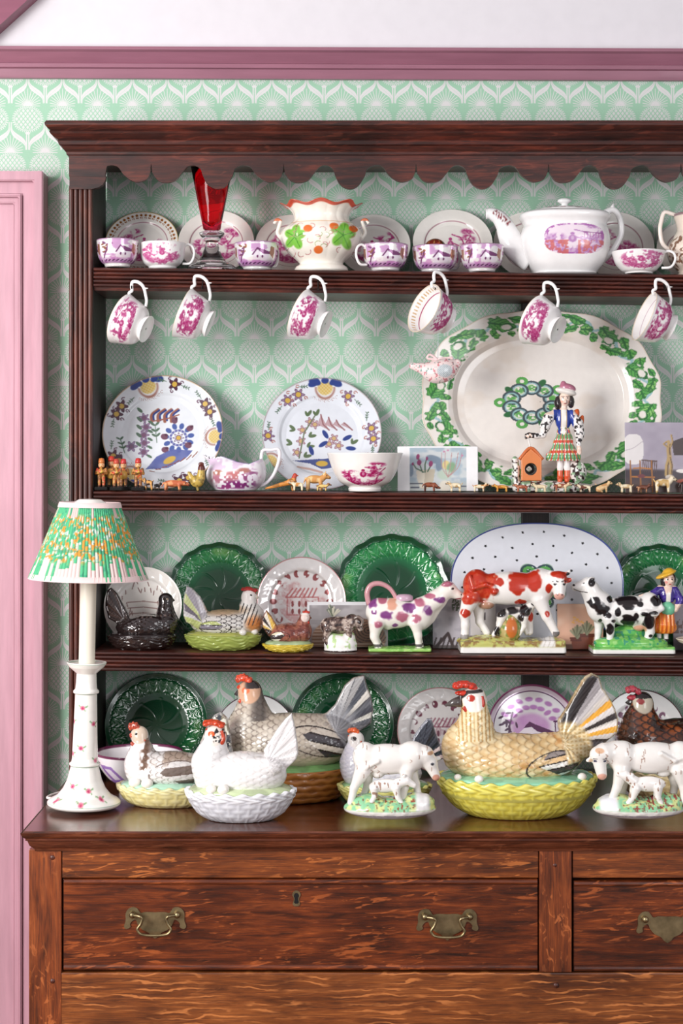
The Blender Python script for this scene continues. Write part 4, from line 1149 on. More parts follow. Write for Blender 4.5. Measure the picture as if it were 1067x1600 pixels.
# hanging London-shape cups on hooks
LON = [(22, 0), (21, 3), (19.5, 6), (20, 8), (30, 14), (34.5, 24), (37.5, 36), (41, 47)]
HP = [(36, 45), (42, 49), (47, 46), (53, 49), (60, 50), (63, 42), (61, 33), (56, 27), (49, 22), (41, 17), (32, 15)]
def hung_cup(label, px, py, yaw, seed, hook, gold=False, tilt=22, roll=0.0):
    """px,py = foot centre in the photo; hook = pixel column of its iron hook"""
    y = -0.212; s = mpp(y)
    f0 = Vector(at(px, py, y))
    a = R(tilt)
    Xv = Vector((math.sin(a), 0, math.cos(a))); Zv = Vector((-math.cos(a), 0, math.sin(a))); Yv = Zv.cross(Xv)
    M = Matrix((Xv, Yv, Zv)).transposed().to_4x4()
    hpt = Vector(at(hook, 452, y))
    Rz = Matrix.Rotation(R(-yaw), 4, 'Z')
    M = Matrix.Translation(hpt) @ Rz @ Matrix.Translation(f0 - hpt) @ M
    t = thing('hanging_cup', label, 'cup'); t.matrix_world = M
    V, F, T, out, J, no = open_lathe([(r * s, h * s) for r, h in LON], 0.0024, 200, 0.0013)
    col = np.tile(WHITE, (len(V), 1)).astype(float); h = V[:, 2] / s
    m = out & (h > 13) & (h < 44)
    for o_ in (0.0, PI):
        t2 = (T - o_ + PI) % (2 * PI) - PI
        c = T - o_
        # pictures sit on the two sides between handle and lip
        pa = scene_print(t2 / 1.15, (h - 28.5) / 16.5, seed); tx = fbm(np.stack([t2 * 7, h / 4], 1), seed, 3)
        pa = np.maximum(pa, 0.85 * ss(0.45, 0.58, tx) * e_blob(t2, h, 0, 28, 1.15, 16, 0, 0.15) * (1 - e_blob(t2, h, 0.0, 26, 0.22, 9, 0, 0.3)))
        mix(col, rgb(158, 34, 100), pa * m * 0.95)
    inn = J >= no + 2
    if gold:
        mix(col, rgb(176, 60, 110), (np.abs(h - 30) < 0.7) * inn); q = (T * 40 / (2 * PI)) % 1
        mix(col, rgb(190, 140, 70), (inn & (h > 36) & (h < 43)) * e_blob(q, (h - 39.5) / 3.5, 0.5, 0, 0.24, 1) * 0.7)
    else: mix(col, rgb(176, 120, 150), (np.abs(h - 36) < 0.6) * inn * 0.7)
    mix(col, rgb(196, 160, 110), ss(46.2, 46.8, h) * 0.4)
    b = mk('bowl', V, F, GLAZE, t, col)
    pth = spline([(r * s, 0, h_ * s) for r, h_ in HP], 6)
    V, F = tube(pth, np.interp(np.arange(len(pth)), [0, len(pth) / 2, len(pth)], [0.0031, 0.0035, 0.0029]), 8)
    Vs, Fs = tube([(57 * s, 0, 28 * s), (60 * s, 0, 22 * s)], [0.0028, 0.0008], 6)
    V, F = join((V, F), (Vs, Fs)); mk('handle', V, F, GLAZE, t, np.tile(WHITE, (len(V), 1)))
    # iron hook screwed into the shelf edge
    hx, hy, hz = at(hook, 434, YS)
    zt = shelf_z(1, hx)
    dz = [0, -0.003, -0.009, -0.016, -0.021, -0.021, -0.016]; dy = [0.004, -0.006, -0.008, -0.0085, -0.014, -0.0235, -0.027]
    zs = at(hook, 436, YS)[2]
    pt = spline([(hx, YS + q + (0.004 if i == 0 else 0), zs + w_) for i, (q, w_) in enumerate(zip(dy, dz))], 5)
    V, F = tube(pt, 0.0013, 7)
    o = mk('cup_hook', V, F, M_IRON); tag(o, 'black iron hook carrying the cup that hangs ' + label.split('hanging ')[1].split(' ')[0] + ' from the left', 'hook')
    return t
hung_cup('white cup with a red-pink print, hanging first from the left', 231, 515, 16, 41, 208)
hung_cup('white cup with a red-pink print, hanging second from the left', 329, 506, 4, 42, 317)
hung_cup('white cup with a red-pink print, hanging third from the left', 510, 507, 16, 43, 497)
hung_cup('white cup showing a gold-dashed inside, hanging fourth from the left', 703, 500, -30, 44, 679, True)
hung_cup('white cup showing its round foot, hanging fifth before the oval platter', 874, 516, 34, 45, 859)
hung_cup('white cup at the right, hanging sixth with its mouth to the left', 1049, 512, -8, 46, 1036)

# bowl on shelf two
X, z0, s, gy = local(570, 0, 2, -0.157)
V, F, T, out, J, no = open_lathe([(r * s, h * s) for r, h in [(25, 0), (26, 4), (26, 7), (40, 15), (50, 32), (55, 46), (59.5, 59)]], 0.003, 330, 0.0013)
col = np.tile(rgb(246, 242, 238), (len(V), 1)).astype(float); h = V[:, 2] / s
th = (T + PI) % (2 * PI) - PI
mix(col, rgb(168, 20, 92), scene_print(th / 0.85, (h - 27) / 21, 52) * out * (h > 9) * (np.abs(th) < 0.92))
o = mk('printed_bowl', V, F, GLAZE, None, col); o.location = (X, -0.157, z0)
tag(o, 'white bowl with a crimson printed figure among trees, on shelf two', 'bowl')
# bowl on the dresser top behind the lamp
y = -0.235; X, z0, s, gy = local(217, 0, 0, y)
V, F, T, out, J, no = open_lathe([(r * s, h * s) for r, h in [(30, 0), (31, 4), (30, 8), (46, 18), (60, 36), (66, 50), (69, 60)]], 0.003, 340, 0.0014)
col = np.tile(rgb(244, 240, 242), (len(V), 1)).astype(float); h = V[:, 2] / s; th = (T + PI) % (2 * PI) - PI
n = noise(np.stack([T * 4, h / 8], 1), 4)
for o_ in (-0.7, 1.3, 3.0):
    t2 = (th - o_ + PI) % (2 * PI) - PI
    mix(col, rgb(140, 96, 180), inside(t2, (h - 30) / 20, [(-0.35, 0.8), (0.1, 0.7), (0.5, -0.7), (0.1, -0.9), (-0.2, -0.4)]) * out * (0.5 + 0.5 * n))
    mix(col, rgb(236, 226, 240), inside(t2, (h - 30) / 20, [(-0.2, 0.5), (0.05, 0.45), (0.25, -0.3), (0.0, -0.4)]) * out)
    mix(col, rgb(150, 110, 190), e_blob(t2, (h - 30) / 20, 0.1, -0.75, 0.6, 0.3) * out * 0.8)
mix(col, rgb(104, 40, 74), ss(56.5, 57.5, h)); mix(col, rgb(120, 70, 90), (np.abs(h - 38) < 0.8) * (J > no) * 0.9)
o = mk('lustre_bowl', V, F, GLAZE, None, col); o.location = (X, y, z0)
tag(o, 'white bowl with purple painting and plum rim, behind the lamp base', 'bowl')

# strawberry jar
y = -0.125; X, z0, s, gy = local(502, 0, 1, y)
t = thing('strawberry_jar', 'cream lobed sugar jar painted with strawberries and green leaves', 'jar', (X, y, z0))
JP = [(40, 0), (42, 3), (40, 8), (34, 13), (40, 20), (54, 34), (63, 52), (60, 66), (48, 76), (43, 82), (43, 90), (50, 99), (61, 105)]
V, F, T, out, J, no = open_lathe([(r * s, h * s) for r, h in JP], 0.003, 360, 0.0013)
h = V[:, 2] / s; lob = 1 + 0.018 * np.abs(np.cos(T * 8)) * ss(8, 30, h) + 0.05 * ss(92, 104, h) * np.cos(T * 8)
V[:, 0] *= lob; V[:, 1] *= lob * 0.86; V[:, 2] += ss(92, 104, h) * 0.0035 * np.cos(T * 8)
col = np.tile(rgb(247, 241, 230), (len(V), 1)).astype(float); u, v = V[:, 0] / s, h; fr = out & (np.cos(T) > -0.1)
for cx, cy, r_ in ((-40, 50, 17), (34, 52, 19)):
    for a_ in (0.3, 1.4, 2.6, 3.8, 5.2):
        mix(col, rgb(126, 196, 74), e_blob(u, v, cx + r_ * 0.5 * math.cos(a_), cy + r_ * 0.6 * math.sin(a_), r_ * 0.55, r_ * 0.4, a_, 0.2) * fr)
    for a_ in (0.3, 1.4, 2.6, 3.8, 5.2): mix(col, rgb(70, 140, 50), stroke(u, v, [(cx, cy), (cx + r_ * 0.9 * math.cos(a_), cy + r_ * math.sin(a_))], 0.7) * fr * 0.8)
for cx, cy in ((-20, 62), (-4, 30), (50, 64), (20, 66)): mix(col, rgb(224, 112, 50), e_blob(u, v, cx, cy, 7, 5.6) * fr)
for i in range(34):
    r_ = random.Random(i); x, y2 = r_.uniform(-58, 58), r_.uniform(20, 70); a0 = r_.uniform(0, 6)
    mix(col, rgb(190, 120, 120) if i % 3 else rgb(150, 170, 110), stroke(u, v, [(x + 5 * math.cos(a0 + q * 0.6), y2 + 4 * math.sin(a0 + q * 0.6)) for q in range(6)], 0.55) * fr * 0.8)
mix(col, rgb(204, 70, 40), (ss(100.5, 102, h) * (1 - ss(105, 107, h))) * (J > 4)); mix(col, rgb(214, 160, 110), (np.abs(h - 75) < 0.7) * out * 0.5)
jb = mk('jar_body', V, F, GLAZE, t, col)
for sg in (-1, 1):
    pth = spline([(sg * x * s, 0, h_ * s) for x, h_ in ((56, 46), (68, 60), (66, 72), (64, 80), (70, 82), (74, 76))], 6)
    V, F = tube(pth, np.linspace(0.0042, 0.003, len(pth)), 10); c = np.tile(rgb(247, 241, 230), (len(V), 1)).astype(float); mix(c, rgb(204, 90, 50), (V[:, 2] > 80 * s) * 0.8); mk('handle', V, F, GLAZE, t, c)

# teapot
y = -0.125; X, z0, s, gy = local(882, 0, 1, y)
t = thing('teapot', 'large white teapot with an oval pink landscape print and red leaf sprig on its spout', 'teapot', (X, y, z0))
TP = [(46, 0), (49, 2), (50, 5), (60, 18), (68, 38), (70, 56), (67, 70), (64.5, 76), (66, 82), (70, 88), (69.5, 94), (60, 98), (46, 100), (44, 101)]
P = [(0.004, 0.0)] + [tuple(q) for q in densify([(r * s, h * s) for r, h in [tuple(q) for q in spline(TP, 5)]], 0.0014)] + [(0.004, 101 * s)]
V, F, T, J = lathe(P, 400)
g = (np.abs(np.sin(T)) ** 2.7 + np.abs(np.cos(T)) ** 2.7) ** (-1 / 2.7)
V[:, 0] *= g; V[:, 1] *= g * 0.78
col = np.tile(rgb(247, 246, 246), (len(V), 1)).astype(float); u = V[:, 0] / s; v = V[:, 2] / s; fr = np.cos(T) > 0.2
x_, y_ = (u - 9) / 46.5, (v - 51) / 23.5
m = ((np.abs(x_) ** 3 + np.abs(y_) ** 3) < 1) & fr
mix(col, rgb(236, 216, 232), m * 0.7)
n = fbm(np.stack([u / 5, v / 5], 1), 4, 3)
mix(col, rgb(178, 110, 180), (((np.abs(x_) ** 3 + np.abs(y_) ** 3) > 0.72) & m) * ss(0.35, 0.55, n))
mix(col, rgb(170, 104, 176), scene_print(x_ * 0.95, y_ * 0.9, 61) * m * 0.75)
mix(col, rgb(208, 104, 96), m * (y_ < -0.1) * (np.abs(x_ + 0.05) > 0.15) * ss(0.42, 0.55, n) * 0.8)
mix(col, rgb(184, 110, 170), m * (y_ > 0.05) * (x_ > 0.25) * (np.sin(u * 1.4) > 0.2) * (y_ < 0.4) * 0.7)
mix(col, rgb(150, 84, 150), stroke(x_, y_, [(0.3, 0.42), (0.92, 0.36)], 0.03) * m)
tb = mk('teapot_body', V, F, GLAZE, t, col)
lp = [(44, 100.5), (42, 103), (26, 106.5), (10, 108), (6, 109), (5, 111), (10, 114), (11, 117), (7, 120), (0.5, 120.5)]
V, F, T, J = lathe(densify(spline([(r * s, h * s) for r, h in lp], 4), 0.002), 90); V[:, 1] *= 0.7
c = np.tile(rgb(247, 246, 246), (len(V), 1)).astype(float); q = V[:, 2] / s
mix(c, rgb(130, 40, 50), ((q > 102.5) & (q < 107) & (np.sin(T * 11) * np.sin(q * 2) > 0.2)) * 0.9)
mk('lid', V, F, GLAZE, t, c)
pp = lambda a: [((x - 882) * s, 0, (gy - y2) * s) for x, y2 in a]
pth = spline(pp([(832, 402), (806, 386), (795, 368), (788, 352), (779, 340), (768, 334), (759, 334)]), 7)
V, F = tube(pth, np.interp(np.linspace(0, 1, len(pth)), [0, 0.25, 0.5, 0.75, 0.95, 1], [25, 19, 14, 10.5, 8, 8.5]) * s, 26, 0.8)
c = np.tile(rgb(247, 246, 246), (len(V), 1)).astype(float); u, v = V[:, 0] / s + 882, gy - V[:, 2] / s
fr = V[:, 1] < 0
for i in range(7):
    f = i / 6; x = 774 + 21 * f; y2 = 331 + 17 * f
    for sg in (-1, 1): mix(c, rgb(130, 40, 50), e_blob(u, v, x - 1.5 + sg * 1.8, y2 + 1.5 - sg * 1.8, 2.6, 1.3, -0.2 if sg > 0 else 1.5) * 1.0)
mk('spout', V, F, GLAZE, t, c)
pth = spline(pp([(934, 341), (944, 333), (957, 328), (965, 334), (970, 348), (970, 366), (962, 384), (952, 398), (938, 410)]), 7)
V, F = tube(pth, np.linspace(5.2, 4.5, len(pth)) * s, 12); Vs, Fs = tube(pp([(955, 329), (959, 318)]), [5 * s, 1.6 * s], 8)
V, F = join((V, F), (Vs, Fs)); mk('handle', V, F, GLAZE, t, np.tile(rgb(247, 246, 246), (len(V), 1)))

# patterned jug at the picture's right edge
y = -0.138; X, z0, s, gy = local(1100, 0, 1, y)
t = thing('patterned_jug', 'cream jug with brown printed pattern, cut off at the right end of the top shelf', 'jug', (X, y, z0))
V, F, T, out, J, no = open_lathe([(r * s, h * s) for r, h in [(40, 0), (41, 3), (40, 7), (54, 24), (56, 44), (47, 62), (42, 72), (44, 84), (48, 96)]], 0.003, 220, 0.0017)
col = np.tile(rgb(244, 230, 216), (len(V), 1)).astype(float); h = V[:, 2] / s
mix(col, rgb(120, 80, 60), (fbm(np.stack([T * 12, h / 5], 1), 3, 2) > 0.52) * out * (h > 8) * (h < 60) * 0.85); mix(col, rgb(120, 90, 100), ss(92, 94, h) * 0.8)
mk('jug_body', V, F, GLAZE, t, col)
pth = spline([((x - 1100) * s, 0, (gy - y2) * s) for x, y2 in [(1062, 338), (1050, 334), (1038, 332), (1033, 345), (1031, 360), (1034, 378), (1042, 388), (1052, 390)]], 6)
V, F = tube(pth, 0.0042, 10); c = np.tile(rgb(244, 232, 222), (len(V), 1)).astype(float); mix(c, rgb(150, 60, 90), (np.abs(V[:, 1]) < 0.0012) * 0.9); mk('handle', V, F, GLAZE, t, c)

# ruby glass vase on a clear foot
y = -0.136; X, z0, s, gy = local(331, 0, 1, y)
t = thing('glass_vase', 'tall flared ruby red glass vase on a clear faceted foot', 'vase', (X, y, z0))
rb = [(6, 60), (14, 64), (16, 74), (26, 122), (35, 168)]
inn = [(33, 168), (24, 122), (13.5, 76), (3, 70)]
V, F, T, J = lathe([(0.3 * s, 60 * s)] + [(r * s, h * s) for r, h in rb + inn], 10); mk('vase_bowl', V, F, M_RUBY, t, smooth=False)
ft = [(0.3, 0), (38, 0), (40, 3), (36, 7), (24, 13), (17, 22), (12, 34), (10, 44), (13, 48), (20, 55), (20.5, 58), (15, 61), (0.3, 60)]
V, F, T, J = lathe([(r * s, h * s) for r, h in ft], 10); mk('vase_foot', V, F, M_GLASS, t, smooth=False)

# cream jug on shelf two
y = -0.125; X, z0, s, gy = local(368, 0, 2, y)
t = thing('cream_jug', 'white helmet cream jug with a lilac lustre landscape and angular handle', 'jug', (X, y, z0))
Q = lambda x, y2: ((x - 368) * s, (gy - y2) * s)
def e2(x, y2, rx, rz, ry, a=0): X_, Z_ = Q(x, y2); return ell((X_, 0, Z_), (rx * s, ry * s, rz * s), a)
def c2(p, q, ra, rb, flat=1.0): a_, b_ = Q(*p), Q(*q); return cone((a_[0], 0, a_[1]), (b_[0], 0, b_[1]), ra * s, rb * s, flat)
outer = smin(0.010, e2(369, 742, 47, 30, 34), c2((362, 730), (322, 711), 22, 5, 0.85), e2(392, 728, 22, 20, 24), e2(368, 762, 30, 8, 22))
innr = smin(0.010, e2(369, 742, 43, 26, 30), c2((362, 726), (318, 705), 20, 5, 0.7), e2(392, 724, 18, 24, 20))
xs_ = [x for x, _ in ((308, 0), (313, 0), (330, 0), (350, 0), (372, 0), (390, 0), (404, 0), (420, 0))]; tops = [703, 704.5, 708, 714, 722, 725, 719, 706]
def rimf(P): return P[:, 2] - np.interp(P[:, 0], [(x - 368) * s for x in xs_], [(gy - q) * s for q in tops])
f = lambda P: np.maximum(np.maximum(np.maximum(outer(P), -innr(P)), rimf(P)), -P[:, 2])
V, F, N = solid(f, (-0.075, -0.045, 0), (0.065, 0.045, 0.085), 0.0022, 1)
u, v = V[:, 0] / s + 368, gy - V[:, 2] / s
col = np.tile(rgb(244, 240, 246), (len(V), 1)).astype(float); P = np.stack([u, v], 1); n = fbm(P / 9, 3, 3); out_ = np.abs(N[:, 1]) > 0.15
mix(col, rgb(206, 170, 206), ss(0.35, 0.6, n) * (v < 735) * (v > 716) * 0.6)
for cx, cy, rx, ry, c in ((352, 747, 22, 9, rgb(176, 110, 130)), (372, 742, 20, 6, rgb(196, 120, 120)), (392, 744, 14, 10, rgb(150, 80, 130)), (375, 757, 26, 6, rgb(126, 40, 110)), (342, 738, 8, 4, rgb(170, 110, 90)), (383, 735, 10, 4, rgb(180, 120, 110)), (352, 760, 14, 4, rgb(150, 60, 120))):
    mix(col, c, e_blob(u, v, cx, cy, rx, ry, 0.0, 0.4) * out_ * ss(0.25, 0.5, noise(P / 3.5, 5)) * 0.95)
for cx in (378, 392, 400): mix(col, rgb(240, 232, 244), e_blob(u, v, cx, 746, 4, 4.5) * out_)
mix(col, rgb(150, 120, 200), ss(-0.0015, -0.0002, rimf(V)) * 0.5)
mk('jug_body', V, F, GLAZE, t, col)
pth = spline([(Q(x, y2)[0], 0, Q(x, y2)[1]) for x, y2 in [(408, 720), (409, 708), (413, 703), (424, 703), (434, 702), (437, 710), (434, 726), (426, 744), (414, 756), (402, 760)]], 6)
V, F = tube(pth, 0.0036, 10); mk('handle', V, F, GLAZE, t, np.tile(rgb(244, 240, 246), (len(V), 1)))

# porcelain bird hanging from the shelf on a ribbon
y = -0.15; s = mpp(y); bx0, by0, bz0 = at(684, 582, y)
t = thing('bird_ornament', 'pale pink flowered bird ornament with a ribbon bow, hanging before the platter', 'ornament', (bx0, y, bz0))
Q = lambda x, y2: ((x - 684) * s, (582 - y2) * s)
q3 = lambda x, y2: (Q(x, y2)[0], 0, Q(x, y2)[1])
f = smin(0.008, ell(q3(688, 580), (27 * s, 17 * s, 19 * s), 12), cone(q3(668, 578), q3(645, 572), 11 * s, 5.5 * s, 0.8), cone(q3(700, 574), q3(714, 568), 13 * s, 7 * s, 0.7))
V, F, N = solid(f, (-0.06, -0.03, -0.03), (0.05, 0.03, 0.03), 0.0018, 1)
u, v = V[:, 0] / s + 684, 582 - V[:, 2] / s; P = np.stack([u, v], 1)
col = np.tile(rgb(246, 224, 222), (len(V), 1)).astype(float)
mix(col, rgb(206, 120, 130), (noise(P / 2.6, 4) > 0.74) * 0.8); mix(col, rgb(120, 160, 150), (noise(P / 2.6, 9) > 0.78) * 0.8)
wg = e_blob(u, v, 694, 580, 12, 10); mix(col, rgb(206, 212, 216), wg); mix(col, rgb(140, 160, 166), wg * (np.sin(u * 1.9) * np.sin(v * 1.9) > 0.3) * 0.8)
mk('bird_body', V, F, GLAZE, t, col)
rib = rgb(244, 214, 214)
for nm, pts_ in (('ribbon_bow', [(684, 562), (672, 554), (668, 560), (684, 562), (700, 566), (706, 559), (684, 561)]), ('ribbon_tail', [(684, 562), (694, 565), (712, 567)])):
    V, F = tube(spline([q3(*p) for p in pts_], 5), 0.0026, 6, 1.6); mk(nm, V, F, PAINT, t, np.tile(rib, (len(V), 1)))
V, F = tube([q3(684, 562), (at(685, 462, y)[0] - bx0, 0.0, shelf_z(1, bx0) - 0.0455 - bz0)], 0.0006, 5); mk('hanging_thread', V, F, PAINT, t, np.tile(rgb(206, 220, 226), (len(V), 1)))
# ---------------------------------------------------------------- hen-on-nest tureens
RED = rgb(206, 58, 40)
def oval_basket(cx, s, hw_top, hw_bot, z_top, parent, color, style, ratio=0.68, seed=0, mat=None, dark=None, waves=26, name='basket'):
    """oval basket: woven relief on a lathe surface (s metres per pixel; pixel sizes)"""
    a, b, H = hw_top * s, hw_bot * s, z_top * s
    bul = [(b * 0.93, 0), (b, 0.002), (b + (a - b) * 0.42, H * 0.22), (b + (a - b) * 0.78, H * 0.55), (a * 0.985, H * 0.85), (a, H)]
    out = spline(bul, 6)
    prof = [(0.004, 0.003), (b * 0.9, 0.003)] + [tuple(q) for q in densify(out, 0.0022)] + [(a - 0.003, H + 0.0012), (a - 0.006, H - 0.001), (a - 0.008, H * 0.55), (0.004, H * 0.5)]
    n = int(min(420, 2 * PI * a * 0.85 / 0.0017))
    V, F, T, J = lathe(prof, n)
    nout = len(densify(out, 0.0022))
    front = (J >= 2) & (J < 2 + nout)
    zz = np.clip(V[:, 2] / H, 0, 1.1)
    d = np.zeros(len(V)); tone = np.zeros(len(V))
    if style == 'weave':
        nc = 2 * int(PI * (a + b) / 2 / (0.016)); nr = max(4, int(H / 0.0085))
        c = T / (2 * PI) * nc; r_ = zz * nr
        ph = np.floor(r_) % 2
        over = np.cos(PI * (c + ph)) ; rr = np.abs(np.sin(PI * r_)) ** 0.6
        d = 0.0022 * rr * (0.45 + 0.55 * over)
        st = np.exp(-((((c + 0.5) % 1.0) - 0.5) / 0.16) ** 2)
        d = np.maximum(d, 0.0016 * st)
        rim = ss(0.72, 0.76, zz)
        lp = np.abs(np.sin(waves * T / 2 + 1.5 * np.sin((zz - 0.86) * 22)))
        d = d * (1 - rim) + rim * 0.0036 * lp
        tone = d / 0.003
    elif style == 'rope':
        nr = max(4, int(H / 0.011)); r_ = zz * nr; row = np.floor(r_)
        c = T / (2 * PI) * int(2 * PI * a / 0.034) + row * 0.5
        d = 0.0032 * np.abs(np.sin(PI * (r_ + 0.13 * np.sin(2 * PI * c)))) ** 0.7
        tone = d / 0.0032
    elif style == 'nest':
        P = np.stack([np.sin(T) * 3.2, np.cos(T) * 3.2, zz * 2.2], 1)
        sw = np.sin(T * 15 + zz * 8 + 3 * noise(P, seed)); n2 = np.sin(zz * 26 + 2.2 * np.sin(T * 9 + seed))
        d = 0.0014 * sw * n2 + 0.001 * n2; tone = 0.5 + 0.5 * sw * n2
    g = d * front
    V = V.copy(); V[:, 0] += np.sin(T) * g; V[:, 1] -= np.cos(T) * g
    if style == 'weave': V[:, 2] += ss(0.93, 1.0, zz) * 0.0022 * np.sin(waves * T) * (J >= 2)
    V[:, 1] *= ratio
    V[:, 0] += 0
    col = np.tile(color, (len(V), 1)).astype(float)
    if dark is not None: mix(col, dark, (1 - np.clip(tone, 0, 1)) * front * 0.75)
    return mk(name, V, F, mat or GLAZE, parent, col)

def hen(label, k, y, cx, basket, body, tail, head, beak, comb, wattle, paint, depth=0.36, wing=None, rim_color=rgb(150, 206, 160), eggs=(), h=0.003, mat=None, nape=None, tail_th=0.008, basket_style='weave', basket_color=None,
        basket_dark=None, ratio=0.68, comb_color=RED, beak_color=rgb(60, 56, 54), scale=(0.010, 0.008), relief=0.0007, rimz=None, waves=26, cat='tureen', eye=rgb(30, 22, 20), group=None):
    """lidded pottery hen on a basket. All 2-D positions are photo pixels at the hen's own distance; depth is the half-thickness in body half-lengths"""
    s = mpp(y); X0 = xat(cx, y); z0 = shelf_z(k, X0) + 0.0008
    gy = HY + (CZ - z0) / s
    t = thing('hen_tureen', label, cat, (X0, y, z0), 0, group)
    L = lambda p: ((p[0] - cx) * s, (gy - p[1]) * s)
    hw_t, hw_b, yr = basket                                   # half widths and rim row
    zr = (gy - yr)
    oval_basket(cx, s, hw_t, hw_b, zr, t, basket_color, basket_style, ratio, cx, mat if mat is DARKGLAZE else None, basket_dark, waves)
    # rim of the lid: a low mound inside the basket
    a = hw_t * s - 0.005; zt = zr * s
    prof = [(a * 0.9, zt - 0.006), (a * 0.985, zt - 0.003), (a, zt + 0.001), (a * 0.97, zt + 0.004), (a * 0.86, zt + (rimz or 0.007)), (a * 0.6, zt + 0.009), (0.004, zt + 0.01)]
    V, F, T, J = lathe(densify(prof, 0.003), 160)
    P = np.stack([V[:, 0], V[:, 1], V[:, 2]], 1) / 0.012
    V[:, 2] += 0.002 * (noise(P, 5) - 0.5) * (J > 2); V[:, 1] *= ratio
    c = np.tile(rim_color, (len(V), 1)).astype(float); mix(c, rim_color * 0.75, ss(0.5, 0.7, noise(P * 0.6, 9)) * 0.5)
    mk('nest_rim', V, F, mat or GLAZE, t, c)
    # bird
    fs = []
    for e in body:
        x, z = L(e)
        fs.append(ell((x, 0, z), (e[2] * s, (e[4] if len(e) > 4 else min(e[2], e[3] * 1.4) * 0.85) * s, e[3] * s), e[5] if len(e) > 5 else 0))
    pts = [(L(p)[0], 0, L(p)[1]) for p in nape] ; rad = [p[2] * s for p in nape]
    fs += chain(pts, rad)
    hx, hz = L(head)
    fs.append(ell((hx, 0, hz), (head[2] * s, head[2] * 0.82 * s, head[2] * 0.95 * s)))
    body_f = smin(0.22 * body[0][3] * s, *fs)
    tp = [L(p) for p in tail]
    full = smin(0.10 * body[0][3] * s, body_f, plate2d(tp, 0, tail_th, 0.004))
    if wing is not None:
        wx, wz = L(wing); wr = (wing[2] * s, wing[3] * s)
        ww = (body[0][4] if len(body[0]) > 4 else body[0][3] * 0.85) * s * 0.5
        for sg in (-1, 1): full = smin(0.003, full, ell((wx, sg * ww, wz), (wr[0], ww * 0.75, wr[1]), wing[4] if len(wing) > 4 else 0))
    zc = zt - 0.001
    f = floor_cut(full, zc)
    allp = tp + [(p[0], p[2]) for p in pts] + [(hx, hz)]
    xs = [(e[0] - e[2] - cx) * s for e in body] + [(e[0] + e[2] - cx) * s for e in body] + [p[0] for p in allp]
    zs = [p[1] for p in allp] + [(gy - e[1] + e[3]) * s for e in body]
    rmax = max(head[2], max(p[2] for p in nape)) * s
    wy = max(0.02, max((e[4] if len(e) > 4 else e[3]) for e in body) * s * 1.2)
    lo = (min(xs) - rmax, -wy, zc - 0.004); hi = (max(xs) + rmax, wy, max(zs) + rmax)
    tailc = L(((tail[0][0] + tail[-1][0]) / 2, (tail[0][1] + tail[-1][1]) / 2))
    def fields(V):
        u = V[:, 0] / s + cx; v = gy - V[:, 2] / s
        tin = ss(-0.002, 0.004, -( np.where(inside(V[:, 0], V[:, 2], tp) > 0.5, -1, 1) * d_poly(V[:, 0], V[:, 2], tp + [tp[0]])))
        hd = np.hypot(u - head[0], v - head[1]) / head[2]
        nk = d_poly(u, v, [(p[0], p[1]) for p in nape])
        return u, v, tin, hd, nk
    dirx = 1 if head[0] < cx else -1                           # tail side
    ux, uz = scale[0] / s, scale[1] / s
    def disp(V, N):
        u, v, tin, hd, nk = fields(V)
        q, _ = scales(v / uz, (u * dirx) / ux)
        d = relief * (0.5 - q) * (1 - tin) * ss(0.9, 1.4, hd) * (np.abs(N[:, 1]) > 0.05)
        ang = np.arctan2(V[:, 2] - tailc[1], np.abs(V[:, 0] - tailc[0]) + 1e-4)
        d = d + relief * 1.6 * np.abs(np.sin(ang * 9)) * tin
        return d
    V, F, N = solid(f, lo, hi, h, 1, disp)
    u, v, tin, hd, nk = fields(V)
    col = np.tile(CREAM, (len(V), 1)).astype(float)
    ang = np.arctan2((V[:, 2] - tailc[1]), (V[:, 0] - tailc[0]) * dirx)      # fan angle from the tail side
    paint(col, dict(u=u, v=v, tin=tin, hd=hd, nk=nk, ang=ang, V=V, N=N, s=s, dx=dirx, head=head, sc=scales(v / uz, (u * dirx) / ux)))
    for sg in (-1, 1): pass
    b = mk('hen', V, F, mat or GLAZE, t, col)
    # comb, wattle, beak, eyes
    r = head[2] * s
    if comb:
        x0, x1, y0, y1 = comb
        fs = []; m_ = max(4, int((x1 - x0) / 4))
        rnd = random.Random(cx)
        for i in range(m_):
            q = (i + 0.5) / m_
            px = x0 + (x1 - x0) * q; py = y1 - (y1 - y0) * (0.35 + 0.5 * math.sin(PI * (0.2 + 0.75 * q)))
            X, Z = L((px, py)); rr = (x1 - x0) * (0.15 if i % 2 else 0.2) * s
            for sg in (-1, 0, 1): fs.append(ell((X, sg * r * 0.33, Z + (rr * 0.3 if sg == 0 else 0)), (rr, rr * 0.9, (y1 - y0) * 0.3 * s)))
        Xb, Zb = L(((x0 + x1) / 2, y1)); fs.append(ell((Xb, 0, Zb), ((x1 - x0) * 0.5 * s, r * 0.55, (y1 - y0) * 0.3 * s)))
        fc = smin(0.0012, *fs)
        lo_ = L((x0 - 4, y1 + 6)); hi_ = L((x1 + 4, y0 - 5))
        V, F, N = solid(fc, (lo_[0], -r * 0.9, lo_[1]), (hi_[0], r * 0.9, hi_[1]), 0.0014, 0, lambda V, N: 0.0016 * (noise(V / 0.0035, 7) - 0.5))
        cc = np.tile(comb_color, (len(V), 1)).astype(float); mix(cc, comb_color * 0.7, ss(0.55, 0.75, noise(V / 0.004, 3)) * 0.6)
        mk('comb', V, F, mat or GLAZE, b, cc)
